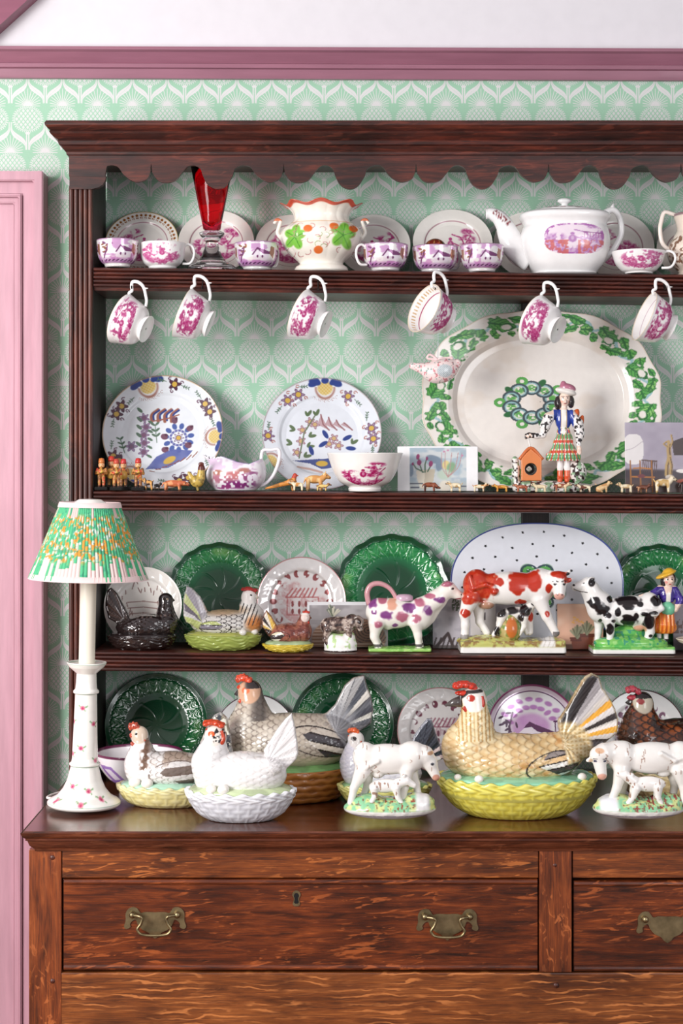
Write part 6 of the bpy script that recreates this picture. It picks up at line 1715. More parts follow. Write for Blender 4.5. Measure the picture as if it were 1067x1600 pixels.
def kp(col, u, v, d, N):
    col[:] = rgb(243, 238, 232); spots(col, u, v, [(779, 955, 13, 9), (800, 952, 8, 7), (820, 954, 8, 8), (834, 942, 6, 4), (775, 985, 5, 8), (812, 965, 5, 5)], INK, 7)
g.solid('calf', fs, (765, 845, 930, 998, 16), 0.0019, kp, 3, b)
g.solid('mound', [g.e(797, 984, 18, 20, 16), g.e(797, 965, 12, 10, 10)], (770, 822, 948, 1002, 24), 0.003, lambda col, u, v, d, N: mix(mix(mix(col, rgb(186, 168, 110), np.ones(len(u))), rgb(120, 140, 70), ss(0.4, 0.6, fbm(np.stack([u / 6, v / 6], 1), 3, 2))), rgb(200, 110, 50), e_blob(u, v, 798, 980, 9, 16)), 3, None)
def road(col, u, v, d, up, n):
    m = up * ss(840, 846, u + (v - 1000) * 0.6) * (1 - ss(862, 866, u)); mix(col, rgb(244, 240, 236), m)
    mix(col, rgb(186, 176, 160), m * (np.sin(u * 0.9 + v * 0.4) > 0.75) * 0.5)
g.solid('base', lambda P, f1=plate2d([g.p(x, y)[::2] for x, y in ((718, 1000), (880, 998), (882, 1026), (717, 1026))], 0, 30 * g.s, 0.006), f2=g.e(760, 1001, 46, 9, 26), f3=g.e(862, 1002, 14, 8, 22): np.maximum(smin(0.004, f1, f2, f3)(P), -P[:, 2]), (708, 890, 988, 1027, 38), 0.003,
        slab_paint((rgb(196, 196, 110), rgb(150, 120, 70), rgb(186, 206, 120)), line=(1018, rgb(70, 52, 40)), ytop=1008, seed=5, extra=road), disp=lambda V, N: 0.0026 * (noise(V / 0.007, 3) - 0.4) * (V[:, 2] > 0.019) * (V[:, 0] < 0.05))

# black and white cow with milkmaid
g = Fig('milkmaid_and_cow', 'milkmaid in an orange skirt beside a black and white cow on a green base', 'figurine', 3, -0.125, 990)
fs = [g.e(984, 954, 44, 24, 20), g.e(938, 948, 22, 25, 19), g.e(1014, 947, 18, 22, 18)] + g.c((932, 938, 18), (923, 920, 13), (919, 913, 11)) + g.c((918, 913, 10.5), (898, 917, 6), flat=0.9) + g.c((912, 922, 6), (920, 940, 6), flat=0.5)
fs += g.c((950, 966, 11, -10), (952, 986, 5.5, -10), (950, 1008, 5, -10)) + g.c((938, 966, 10, 9), (936, 988, 5, 9), (934, 1008, 5, 9)) + g.c((1009, 962, 14, -9), (1014, 986, 6.5, -9), (1006, 1008, 5.5, -9)) + g.c((1012, 962, 12, 9), (1018, 988, 5, 9), (1014, 1008, 5, 9)) + [g.e(998, 980, 9, 6, 8)]
fs += [g.e(922, 905, 6, 4, 3, 30, -9), g.e(926, 906, 5, 4, 3, 30, 8)] + g.c((1028, 938, 3, -6), (1032, 950, 3, -12), (1022, 957, 3, -19), (1006, 955, 3, -21), (1000, 957, 4, -21))
def cp(col, u, v, d, N):
    col[:] = rgb(246, 243, 240)
    spots(col, u, v, [(928, 941, 10, 10), (938, 950, 11, 9), (945, 959, 7, 5), (951, 935, 5, 5), (977, 937, 20, 7), (979, 946, 9, 6), (962, 955, 5, 7), (980, 968, 13, 10), (997, 943, 5, 4), (956, 969, 4, 3), (991, 961, 5, 5), (1011, 970, 9, 11), (951, 982, 6, 9), (1022, 938, 9, 8), (936, 969, 3, 4), (1014, 992, 4, 3), (1011, 1003, 4, 4), (1002, 957, 6, 3), (1018, 956, 7, 2.6)], INK, 4, 0.12, 0.25)
    mix(col, INK, e_blob(u, v, 923, 909, 5.5, 7, 0.3)); mix(col, INK, e_blob(u, v, 911, 911, 1.8, 1.4)); mix(col, INK, stroke(u, v, [(896, 920), (905, 924), (916, 925)], 0.6)); mix(col, INK, e_blob(u, v, 896, 914, 2, 1.6))
    mix(col, rgb(214, 160, 130), e_blob(u, v, 998, 982, 10, 6))
b = g.solid('cow', fs, (885, 1040, 895, 1016, 34), 0.0027, cp, 4)
def lawn(col, u, v, d, up, n): mix(col, rgb(60, 150, 120), (noise(np.stack([u / 4, v / 4], 1), 8) > 0.66) * (v < 1006) * (v > 984) * 0.9)
g.solid('base', lambda P, f1=plate2d([g.p(x, y)[::2] for x, y in ((923, 1010), (1050, 1008), (1051, 1027), (922, 1027))], 0, 28 * g.s, 0.006), f2=g.e(985, 1004, 58, 12, 24), f3=g.e(985, 1000, 34, 24, 12, 0, 10): np.maximum(smin(0.006, f1, f2, f3)(P), -P[:, 2]), (912, 1058, 972, 1028, 38), 0.003,
        slab_paint((rgb(130, 200, 100), rgb(90, 180, 90), rgb(170, 220, 140)), line=(1023, rgb(196, 150, 110)), ytop=1012, seed=6, extra=lawn))
# the milkmaid: one body, with skirt, apron, hat and hair
D = 8
fs = [g.e(1044, 930, 13, 16, 10, 0, D), g.e(1046, 907, 9.5, 12, 9.5, 0, D)] + g.c((1045, 914, 5, D), (1045, 924, 6, D)) + [g.e(1050, 908, 2, 2, 3, 0, D - 9)]
fs += g.c((1033, 921, 6.5, D), (1020, 929, 6, D - 4), (1005, 932, 4.2, D - 8)) + g.c((1055, 922, 6.5, D), (1064, 938, 6, D - 4), (1055, 952, 4, D - 9), (1047, 955, 3.6, D - 10))
for i in range(4): fs += g.c((1006, 930 + i * 1.6, 1.5, D - 8), (1000 - abs(i - 1.5), 930.5 + i * 2.2, 1.1, D - 10))
for x in (1031, 1042): fs += g.c((x, 985, 4.2, D), (x, 1000, 3.4, D), (x - 1, 1003, 3.2, D - 5))
def mp_(col, u, v, d, N):
    sk = rgb(244, 214, 196); col[:] = sk
    jk = (v > 917) & (v < 948) & ~((np.abs(u - 1044) < 6.5 - (v - 917) * 0.22) & (N[:, 1] < 0.2)); jk &= (u > 1016) & ~((u > 1050) & (v > 944))
    mix(col, rgb(58, 40, 130), jk.astype(float)); mix(col, rgb(110, 90, 180), jk * (noise(np.stack([u / 3, v / 3], 1), 5) > 0.7) * 0.5)
    mix(col, rgb(248, 240, 232), ((np.abs(u - 1044) < 3.5) & (v > 926) & (v < 945) & (N[:, 1] < 0)) * 1.0)
    for x in (1043, 1050): mix(col, INK, e_blob(u, v, x, 905.5, 1.4, 1.0) * (N[:, 1] < 0)); mix(col, rgb(120, 80, 60), stroke(u, v, [(x - 2, 903), (x + 2, 903)], 0.5) * (N[:, 1] < 0))
    mix(col, rgb(196, 60, 60), e_blob(u, v, 1047, 913, 2.2, 0.9) * (N[:, 1] < 0)); mix(col, rgb(236, 150, 140), e_blob(u, v, 1041, 910, 2.4, 2) * 0.8)
    mix(col, rgb(246, 242, 238), ((v > 985) & (v < 999)) * 1.0); mix(col, INK, (v > 999) * 1.0)
mb = g.solid('milkmaid', fs, (994, 1074, 890, 1008, 26), 0.0018, mp_, 2.2)
def skirt(col, u, v, d, N):
    col[:] = rgb(236, 124, 40); mix(col, rgb(200, 80, 20), (np.sin(u * 0.95) > 0.55) * 0.6); mix(col, rgb(246, 180, 90), (np.sin(u * 0.95) < -0.8) * 0.6)
g.solid('skirt', lambda P, f=smin(0.004, *(g.c((1044, 950, 11, D), (1040, 976, 17, D)) + [g.e(1039, 982, 19, 12, 14, 0, D)])): np.maximum(f(P), g.p(0, 990)[2] - P[:, 2]), (1016, 1064, 935, 994, 32), 0.002, skirt, 2, mb, disp=lambda V, N: 0.001 * np.sin(V[:, 0] / g.s * 0.95))
g.solid('apron', [g.e(1043, 951, 12, 11, 8, -15, D - 9)], (1026, 1062, 934, 968, 30), 0.0018, rgb(120, 200, 160), 2, mb)
hat = [g.e(1042, 898, 17, 4.5, 13, 22, D), g.e(1045, 894, 9, 6, 9, 22, D)]
g.solid('hat', hat, (1022, 1064, 882, 914, 24), 0.0018, lambda col, u, v, d, N: mix(mix(col, rgb(240, 186, 60), np.ones(len(u))), rgb(206, 140, 30), ss(0.3, -0.3, N[:, 2]) * 0.0), 2, mb)
g.solid('hair', [g.e(1040, 909, 6, 11, 9, 0, D + 3), g.e(1054, 905, 4, 8, 8, 0, D + 3), g.e(1046, 903, 10, 8, 8, 0, D + 4)], (1028, 1064, 890, 926, 24), 0.0018, rgb(44, 34, 36), 2, mb)

# two white cows with calves
def white_cow(label, cx, y, px, calf, base, flip, ripple):
    g = Fig('white_cow_and_calf', label, 'figurine', 0, y, cx, 'white cows with calves on green bases')
    fs = px(g)
    def cp(col, u, v, d, N):
        col[:] = rgb(243, 239, 234)
        for i in range(26):
            r_ = random.Random(i + cx); x, y2 = cx + r_.uniform(-70, 75), r_.uniform(1162, 1215); sg = r_.choice((-1, 1))
            mix(col, rgb(140, 96, 76), stroke(u, v, [(x - 2, y2 - 3), (x + sg * 1.5, y2), (x - 2, y2 + 3)], 0.55) * 0.75)
        flip(col, u, v)
    b = g.solid('cow', fs, (cx - 92, cx + 92, 1150, 1262, 36), 0.0026, cp, 4)
    g.solid('calf', calf(g), (cx - 45, cx + 45, 1195, 1264, 40), 0.0018, lambda col, u, v, d, N: mix(mix(col, rgb(244, 240, 236), np.ones(len(u))), rgb(150, 110, 90), (noise(np.stack([u / 3, v / 5], 1), 3) > 0.8) * 0.8), 2.5)
    g.solid('base', base(g), (cx - 92, cx + 92, 1234, 1276, 50), 0.003, slab_paint((rgb(140, 204, 156), rgb(214, 222, 150), rgb(120, 70, 50)), line=(1270, rgb(150, 140, 160)), ytop=1262, seed=cx, extra=ripple), floor=True, disp=lambda V, N: 0.002 * (noise(V / 0.008, 3) - 0.5) * (V[:, 2] > 0.012))
    return g
def c1(g):
    fs = [g.e(604, 1186, 50, 24, 20), g.e(570, 1182, 19, 23, 18), g.e(642, 1182, 24, 24, 20)] + g.c((650, 1178, 18), (662, 1180, 15), (671, 1191, 11.5)) + g.c((671, 1191, 11.5), (681, 1213, 7), flat=0.95)
    fs += g.c((566, 1204, 13, -8), (553, 1229, 6, -9), (548, 1252, 5.5, -9)) + g.c((573, 1204, 12, 9), (575, 1228, 6, 9), (566, 1250, 5.5, 9)) + g.c((640, 1200, 12, 9), (650, 1226, 6, 9), (655, 1248, 5.5, 9)) + g.c((636, 1200, 12, -7), (632, 1228, 6, -8), (628, 1250, 5.5, -8))
    return fs + [g.e(663, 1172, 4, 5, 3, 20, -9), g.e(684, 1186, 5, 3.5, 3, 0, 6), g.e(590, 1209, 10, 7, 9)] + g.c((556, 1172, 3, -10), (572, 1196, 3, -17), (590, 1186, 3.5, -20))
def k1(g):
    D = -15; fs = [g.e(602, 1225, 26, 10.5, 9, 3, D)] + g.c((622, 1221, 8, D), (634, 1217, 7, D), (646, 1224, 4.5, D)) + [g.e(630, 1209, 3, 3.5, 2, 0, D - 5)]
    for d in (-5, 5): fs += g.c((584, 1228, 7.5, D + d), (585, 1240, 4, D + d), (583 + d * 1.2, 1255, 3.6, D + d)) + g.c((618, 1228, 7, D + d), (621, 1242, 3.8, D + d), (626 - d * 0.8, 1256, 3.5, D + d))
    return fs
def b1(g, cx=611): return [g.e(cx - 2, 1262, 72, 17, 36), g.e(cx - 36, 1256, 32, 16, 26), g.e(cx + 40, 1254, 28, 16, 24)]
def r1(col, u, v, d, up, n): mix(col, rgb(242, 238, 240), up * ss(645, 652, u) * (1 - ss(668, 674, u)) * 0.95); mix(col, rgb(150, 70, 50), up * (noise(np.stack([u / 3, v / 3], 1), 12) > 0.7) * (u > 600) * (u < 650) * 0.9)
def f1(col, u, v):
    mix(col, rgb(206, 150, 130), e_blob(u, v, 681, 1215, 6, 6)); mix(col, rgb(96, 100, 110), e_blob(u, v, 675, 1192, 3, 2.4)); mix(col, INK, e_blob(u, v, 675, 1192, 1.4, 1.1)); mix(col, rgb(186, 120, 70), e_blob(u, v, 672, 1175, 5, 3) * 0.7)
white_cow('white cow lowering its head over a white calf, left of the yellow hen', 611, -0.535, c1, k1, b1, f1, r1)
def c2(g):
    fs = [g.e(1020, 1184, 52, 25, 20), g.e(972, 1182, 24, 25, 20), g.e(1062, 1182, 22, 24, 18)] + g.c((960, 1176, 18), (942, 1176, 15, -6), (933, 1178, 12.5, -9)) + g.c((933, 1178, 12, -9), (938, 1208, 8, -14))
    fs += g.c((970, 1202, 13, -8), (962, 1230, 6.5, -9), (953, 1250, 6, -9)) + g.c((980, 1202, 12, 9), (974, 1230, 6.5, 9), (972, 1250, 6, 9)) + g.c((1060, 1202, 14, -8), (1066, 1228, 6.5, -9), (1068, 1250, 6, -9)) + g.c((1052, 1202, 12, 9), (1056, 1228, 6, 9), (1052, 1250, 6, 9))
    return fs + [g.e(920, 1186, 6, 3.5, 3, 15, -8), g.e(947, 1178, 5, 4, 3, -25, -14), g.e(1036, 1208, 10, 6, 9)] + g.c((1070, 1178, 3, -14), (1050, 1186, 3, -18), (1030, 1174, 3, -20))
def k2(g):
    D = -16; fs = [g.e(1010, 1222, 27, 12, 10, 0, D)] + g.c((988, 1218, 9, D), (974, 1208, 7.5, D), (964, 1207, 4.5, D)) + [g.e(983, 1207, 4, 3, 2, 0, D - 5)]
    for d in (-5, 5): fs += g.c((990, 1228, 8, D + d), (985, 1242, 4.6, D + d), (979 + d, 1256, 4.2, D + d)) + g.c((1024, 1226, 8, D + d), (1024, 1242, 4.4, D + d), (1026 - d, 1255, 4, D + d))
    return fs
def b2(g): return b1(g, 1000)
def r2(col, u, v, d, up, n): mix(col, rgb(238, 236, 244), up * ss(932, 938, u) * (1 - ss(958, 966, u)) * 0.95); mix(col, rgb(150, 50, 50), up * (noise(np.stack([u / 3, v / 3], 1), 12) > 0.72) * (u > 985) * 0.9)
def f2(col, u, v):
    mix(col, rgb(226, 170, 150), e_blob(u, v, 938, 1212, 8, 7))
    for x in (927, 942): mix(col, rgb(70, 70, 96), e_blob(u, v, x, 1186, 2.6, 1.8)); mix(col, INK, stroke(u, v, [(x - 3, 1183), (x + 3, 1182)], 0.6))
    mix(col, rgb(206, 140, 90), e_blob(u, v, 934, 1170, 7, 4) * 0.6); mix(col, rgb(186, 130, 80), e_blob(u, v, 921, 1186, 3, 3) * 0.5)
white_cow('white cow facing left over a white calf, right of the yellow hen basket', 1000, -0.54, c2, k2, b2, f2, r2)

# small brown ram on a white rock
g = Fig('ram_figure', 'small mottled brown ram lying over a white rocky base', 'figurine', 3, -0.14, 532)
fs = [g.e(528, 976, 24, 13, 12, -4), g.e(512, 978, 12, 13, 12), g.e(546, 974, 13, 13, 12)] + g.c((550, 968, 9), (559, 972, 7.5), (563, 982, 4.5, -3))
for d in (-8, 8): fs += g.c((512, 984, 7, d), (508, 998, 3.4, d), (512, 1006, 3, d)) + g.c((544, 984, 6.5, d), (547, 996, 3.2, d), (543, 1006, 3, d))
def rp(col, u, v, d, N):
    n = fbm(np.stack([u / 4, v / 4, d / 4], 1), 6, 3); col[:] = rgb(104, 84, 78); mix(col, rgb(190, 172, 160), ss(0.5, 0.66, n)); mix(col, rgb(50, 40, 40), ss(0.46, 0.3, n)); mix(col, INK, e_blob(u, v, 561, 973, 1.6, 1.4))
b = g.solid('ram', fs, (495, 572, 955, 1012, 22), 0.0022, rp, 3)
g.tube('horn', [(553, 966, -8), (560, 963, -10), (566, 969, -10), (564, 977, -10), (558, 976, -10)], [2.6, 2.4, 1.2], rgb(120, 104, 96), b)
g.solid('base', [g.e(532, 1008, 26, 18, 18), g.e(532, 1020, 30, 10, 22), g.e(519, 998, 10, 10, 12), g.e(546, 996, 9, 10, 12)], (496, 570, 984, 1028, 28), 0.0026, lambda col, u, v, d, N: mix(mix(col, rgb(246, 243, 240), np.ones(len(u))), rgb(170, 206, 130), ss(0.52, 0.64, fbm(np.stack([u / 6, v / 6, d / 6], 1), 2, 2)) * (v < 1012) * 0.8), 4, floor=True)

# highland lass by a kennel
g = Fig('highland_figure', 'pottery girl in tartan kilt and blue jacket beside an orange kennel', 'figurine', 2, -0.125, 858)
fs = [g.e(880, 655, 13, 18, 9), g.e(882, 624, 9, 12, 9), g.e(882, 628, 2, 3, 3, 0, -9)] + g.c((881, 634, 5), (880, 644, 6)) + [g.e(880, 676, 10, 10, 9)]
fs += g.c((868, 645, 6), (857, 653, 8.5, -3), (851, 666, 8, -6), (848, 680, 4.5, -6), (838, 681, 4.5, -6), (826, 680, 4, -6)) + g.c((893, 646, 6), (902, 662, 8.5, -4), (905, 678, 7.5, -6), (903, 694, 3.5, -8), (904, 702, 3.2, -8))
for i in range(4): fs += g.c((826, 678 + i * 1.5, 1.6, -6), (820, 679 + i * 2.2, 1.1, -7)) + g.c((902 + i * 1.3, 702, 1.5, -8), (901 + i * 1.8, 708 + (i % 3), 1.1, -8))
for x in (875, 886): fs += g.c((x, 705, 5.5), (x, 730, 4.6), (x, 748, 4.4), (x - 1, 750, 4, -6))
def lp_(col, u, v, d, N):
    sk = rgb(246, 220, 204); col[:] = sk; fr = N[:, 1] < 0.3
    n = noise(np.stack([u / 2.6, v / 2.6], 1), 5)
    slv = ((u < 866) | (u > 894)) & (v > 648) & (v < 697) & (u > 830); mix(col, rgb(244, 240, 238), slv * 1.0); mix(col, INK, slv * (n > 0.56) * 0.9); mix(col, INK, (u < 840) * (v > 670) * (n > 0.45) * 0.9)
    jk = (v > 640) & (v < 688) & (u > 864) & (u < 895); mix(col, rgb(40, 66, 156), jk * 1.0); mix(col, rgb(246, 242, 236), jk * (np.abs(u - 880) < 4.0) * 1.0); mix(col, rgb(200, 170, 120), jk * (np.abs(np.abs(u - 880) - 4.4) < 0.6))
    for x in (878.5, 885.5): mix(col, INK, e_blob(u, v, x, 622, 1.3, 0.9) * fr); mix(col, rgb(90, 60, 50), stroke(u, v, [(x - 2, 619.6), (x + 2, 619.6)], 0.45) * fr)
    mix(col, rgb(196, 70, 70), e_blob(u, v, 882, 631, 2, 0.8) * fr); mix(col, rgb(240, 170, 150), (e_blob(u, v, 876.5, 628, 2, 1.8) + e_blob(u, v, 888, 628, 2, 1.8)) * 0.7 * fr)
    mix(col, rgb(247, 243, 240), (v > 716) * (v < 736) * 1.0); mix(col, rgb(222, 90, 50), (v > 735) * 1.0)
lb = g.solid('girl', fs, (812, 920, 608, 758, 22), 0.0019, lp_, 2.2)
def kilt(col, u, v, d, N):
    col[:] = rgb(244, 238, 228); xx = (u - 880) / (10 + (v - 672) * 0.40); q = xx * 2.8; w_ = (v - 674) / 16
    mix(col, rgb(60, 150, 96), (np.abs((w_ % 1) - 0.5) < 0.22) * 0.75); mix(col, rgb(60, 150, 96), (np.abs((q % 1) - 0.5) < 0.2) * 0.7)
    mix(col, rgb(206, 60, 40), (np.abs(((w_ + 0.5) % 1) - 0.5) < 0.13) * 0.85); mix(col, rgb(206, 60, 40), (np.abs(((q + 0.5) % 1) - 0.5) < 0.12) * 0.8); mix(col, rgb(230, 190, 60), (np.abs((q % 1) - 0.5) < 0.04) * 0.8)
g.solid('kilt', lambda P, f=smin(0.004, *(g.c((881, 675, 10.5), (880, 704, 20), flat=0.75) + [g.e(880, 714, 28, 14, 17)])): np.maximum(f(P), g.p(0, 720)[2] - P[:, 2]), (848, 914, 666, 724, 26), 0.002, kilt, 2, lb, disp=lambda V, N: 0.0009 * np.sin(V[:, 0] / g.s * 1.1))
g.solid('cape', [g.e(899, 650, 6, 12, 7, -20, 3), g.e(907, 664, 5, 16, 6, -14, 4)], (886, 922, 634, 690, 16), 0.002, rgb(214, 96, 44), 2, lb)
g.solid('hair', [g.e(871.5, 630, 5.5, 11, 7, 0, 0), g.e(892, 628, 5.5, 10, 7, 0, 0), g.e(882, 618, 9, 6, 8, 0, 3)], (864, 900, 606, 646, 16), 0.0018, rgb(40, 32, 34), 2, lb, disp=lambda V, N: 0.0016 * (noise(V / 0.0035, 3) - 0.5))
g.solid('hat', [g.e(884, 612, 17, 6, 11, -14), g.e(887, 606, 13, 7, 10, -14), g.e(880, 600, 4.5, 5, 5)], (862, 906, 590, 624, 18), 0.0018, lambda col, u, v, d, N: mix(mix(col, rgb(244, 238, 232), np.ones(len(u))), rgb(186, 116, 140), 1 - ss(606, 609, v - (u - 884) * 0.2)), 2, lb)
# kennel with a gable roof and round door
kf = cut(smin(0.002, plate2d([g.p(x, y)[::2] for x, y in ((813, 716), (828, 701), (845, 716), (845, 751), (813, 751))], 0, 13 * g.s, 0.002)), cone(g.p(828, 733, -20), g.p(828, 733, 4), 9.5 * g.s, 9.5 * g.s))
g.solid('kennel', kf, (808, 850, 696, 756, 18), 0.0018, lambda col, u, v, d, N: mix(mix(col, rgb(224, 134, 78), np.ones(len(u))), rgb(96, 90, 88), (np.hypot(u - 828, v - 733) < 9.8) * (d > -9) * 1.0))
V1 = [g.tube('kennel_roof', [(810, 718, -11), (828, 700, -11), (847, 718, -11)], 2.6, rgb(206, 110, 60), None, 6)]
def rock(col, u, v, d, N):
    n = noise(np.stack([u / 3, v / 3, d / 3], 1), 4); col[:] = rgb(240, 236, 230); mix(col, rgb(60, 46, 44), ss(0.5, 0.6, n)); mix(col, rgb(150, 190, 150), ss(0.62, 0.7, noise(np.stack([u / 5, v / 5], 1), 8)) * 0.8)
g.solid('base', [g.e(858, 764, 58, 13, 20), g.e(806, 742, 6, 26, 8), g.e(804, 722, 5, 9, 6), g.e(903, 738, 13, 18, 12), g.e(896, 724, 8, 8, 8, 0, 6), g.e(828, 758, 24, 8, 18)], (796, 922, 708, 772, 26), 0.0024, rock, 3, floor=True, disp=lambda V, N: 0.0022 * (noise(V / 0.005, 3) - 0.5))
g.tube('chain', [(824, 684, -6), (826, 692, -6), (828, 702, -8)], 1.2, rgb(240, 236, 232))
# ---------------------------------------------------------------- candlestick lamp
y = -0.412; X, z0, s, gy = local(131, 0, 0, y)
t = thing('candlestick_lamp', 'white sprigged candlestick lamp with a green and orange pleated shade', 'lamp', (X, y, z0 + 0.0012)); t.rotation_euler = (0, R(1.15), 0)
hh = lambda py: (gy + 3 - py) * s
def lath(name, prof, paint, mat, n=120, step=0.0016, par=None, disp=None):
    P = densify(prof, step); V, F, T, J = lathe(P, n)
    col = np.tile(rgb(250, 247, 240), (len(V), 1)).astype(float)
    if paint: paint(col, V, T, V[:, 2] / s)
    if disp: disp(V, T)
    return mk(name, V, F, mat, par or t, col)
cp_ = [(0.1, 1261), (54, 1262), (57, 1259), (57, 1256), (53, 1252), (42, 1246), (33, 1235), (27, 1222), (23, 1206), (21.5, 1200), (24, 1198.5), (24, 1196), (21, 1194), (20, 1188), (17, 1092), (17, 1088), (20, 1086), (20, 1083), (17, 1080), (16, 1070), (15.5, 1056), (20, 1052), (27, 1046), (31, 1040), (30.5, 1038), (27, 1041), (14, 1043), (13, 1046)]
def sprigs(col, V, T, h):
    u = T * 30; th = (T + PI) % (2 * PI) - PI
    for hy in (1087, 1199.5, 1256, 1040): mix(col, rgb(150, 180, 160), (np.abs(h - hh(hy) / s) < 0.7) * 0.8)
    for a0, py in ((-0.15, 1108), (0.9, 1133), (-0.2, 1170), (1.1, 1190), (-0.5, 1228), (0.35, 1234), (-0.9, 1250), (0.05, 1252), (0.8, 1246), (-1.2, 1130), (-1.1, 1180)):
        r_ = np.hypot(V[:, 0], V[:, 1]) / s
        x = (th - a0) * r_; q = h - hh(py) / s
        mix(col, rgb(226, 120, 150), e_blob(x, q, 0, 0, 4.2, 3.6, 0, 0.3)); mix(col, rgb(186, 60, 100), e_blob(x, q, 0, -0.5, 2, 1.8)); mix(col, rgb(140, 180, 130), np.clip(e_blob(x, q, 6, 2, 3, 1.3, 0.5) + e_blob(x, q, -5, 3, 3, 1.2, -0.6) + e_blob(x, q, 4, -4, 2, 1, -0.7), 0, 1))
lath('candlestick', [(r * s, hh(p)) for r, p in cp_], sprigs, GLAZE)
lath('candle_sleeve', [(0.1 * s, hh(1042)), (12.6 * s, hh(1042)), (12.6 * s, hh(850)), (0.1 * s, hh(848))], None, M_WAX, 40)
NP = 46
def pleat(V, T):
    k = 1 + 0.024 * np.abs(np.sin(T * NP)) ** 0.7 - 0.008 * (np.sin(T * 7 + 1) > 0.6)
    V[:, 0] *= k; V[:, 1] *= k
def chintz(col, V, T, h):
    f = (h - hh(908) / s) / ((hh(792) - hh(908)) / s)
    q = T * NP / PI; fold = np.floor(q); fr = q - fold
    jit = _h(fold.astype(np.int64), np.zeros(len(T), np.int64), 0, 3)
    P = np.stack([fold * 3.7 + fr * 0.8, f * 9 + jit * 0.8], 1); n = noise(P * (1, 2.2), 5); n2 = noise(P * (1.3, 3.1), 9)
    col[:] = rgb(84, 182, 132)
    mid = ss(0.2, 0.3, f) * (1 - ss(0.82, 0.9, f))
    mix(col, rgb(216, 150, 62), ss(0.5, 0.56, n) * mid); mix(col, rgb(206, 214, 206), ss(0.66, 0.72, n2) * mid * 0.9); mix(col, rgb(60, 150, 120), ss(0.72, 0.78, noise(P * (1.2, 4), 14)) * 0.8)
    mix(col, rgb(240, 206, 204), ((f < 0.34 - 0.2 * jit) & (_h(fold.astype(np.int64), np.ones(len(T), np.int64), 0, 7) > 0.35)) * 0.95)
    mix(col, rgb(232, 190, 190), ((f > 0.9 - 0.08 * jit) & (jit > 0.72)) * 0.9)
    mix(col, rgb(80, 150, 110), (np.abs(f - 0.4) < 0.012 + 0.03 * (jit - 0.5)) * 0.6)
pf = densify([(91 * s, hh(907)), (47 * s, hh(795))], 0.0016); 
V, F, T, J = lathe([tuple(q) for q in pf] + [(q[0] - 0.0016, q[1]) for q in pf[::-1]], 552)
col = np.tile(CREAM, (len(V), 1)).astype(float); chintz(col, V, T, V[:, 2] / s); pleat(V, T)
sh = mk('lamp_shade', V, F, CLOTH, t, col)
pk = rgb(240, 214, 212)
for nm, (ra, pa, rb_, pb) in (('lower_trim', (93.5, 908.5, 90, 900)), ('upper_trim', (50, 796.5, 47.5, 788.5))):
    V, F, T, J = lathe([(ra * s, hh(pa)), (rb_ * s, hh(pb)), ((rb_ - 2.5) * s, hh(pb)), ((ra - 2.5) * s, hh(pa)), (ra * s, hh(pa))], 120); mk(nm, V, F, CLOTH, sh, np.tile(pk, (len(V), 1)))
dome = [(30, 793), (22, 787), (17, 784), (0.1, 783)]
lath('shade_support', [(r * s, hh(p)) for r, p in dome], None, GLAZE, 40)
for k_ in range(3):
    a_ = k_ * 2.1; V, F = tube([(30 * s * math.sin(a_), -30 * s * math.cos(a_), hh(793)), (47 * s * math.sin(a_), -47 * s * math.cos(a_), hh(792))], 0.0012, 6); mk('shade_spoke', V, F, M_BRASS, t)
V, F = tube(spline([(0.0, 0.055, 0.006), (-0.03, 0.075, 0.005), (-0.075, 0.06, 0.004), (-0.07, 0.10, 0.004), (-0.03, 0.16, 0.005)], 6), 0.0025, 7); mk('lamp_cord', V, F, PAINT, t, np.tile(rgb(240, 236, 230), (len(V), 1)))

# ---------------------------------------------------------------- postcards propped on the shelves
def card(label, k, y, x0, x1, ytop, lean, paint, base=rgb(246, 245, 246), rz=0.0, res=0.0012, cat='postcard'):
    cx = (x0 + x1) / 2; X, z0, s, gy = local(cx, 0, k, y); W_ = (x1 - x0) * s; H_ = (gy - ytop) * s / math.cos(R(lean))
    n, m = int(W_ / res) + 2, int(H_ / res) + 2
    U, Vv = np.meshgrid(np.linspace(-W_ / 2, W_ / 2, n), np.linspace(0, H_, m)); U = U.ravel(); Vv = Vv.ravel()
    bow = 0.004 * (1 - (2 * U / W_) ** 2)
    Fr = np.stack([U, -bow, Vv], 1); Bk = Fr + (0, 0.0006, 0)
    i, j = np.meshgrid(np.arange(n - 1), np.arange(m - 1)); i = i.ravel(); j = j.ravel()
    F = np.stack([j * n + i, j * n + i + 1, (j + 1) * n + i + 1, (j + 1) * n + i], 1)
    o_ = n * m; ring = list(range(n)) + [q * n + n - 1 for q in range(1, m)] + [(m - 1) * n + q for q in range(n - 2, -1, -1)] + [q * n for q in range(m - 2, 0, -1)]
    r_ = np.array(ring); r2_ = np.roll(r_, -1)
    F = np.concatenate([F, F[:, ::-1] + o_, np.stack([r2_, r_, r_ + o_, r2_ + o_], 1)])
    u, v = U / s + cx, gy - Vv * math.cos(R(lean)) / s
    col = np.tile(base, (len(U), 1)).astype(float); paint(col, u, v)
    o = mk('postcard', np.concatenate([Fr, Bk]), F, MATTE, None, np.concatenate([col, np.tile(rgb(236, 232, 226), (len(U), 1))]))
    o.location = (X, y, z0); o.rotation_euler = (-R(lean), 0, R(rz)); return tag(o, label, cat)
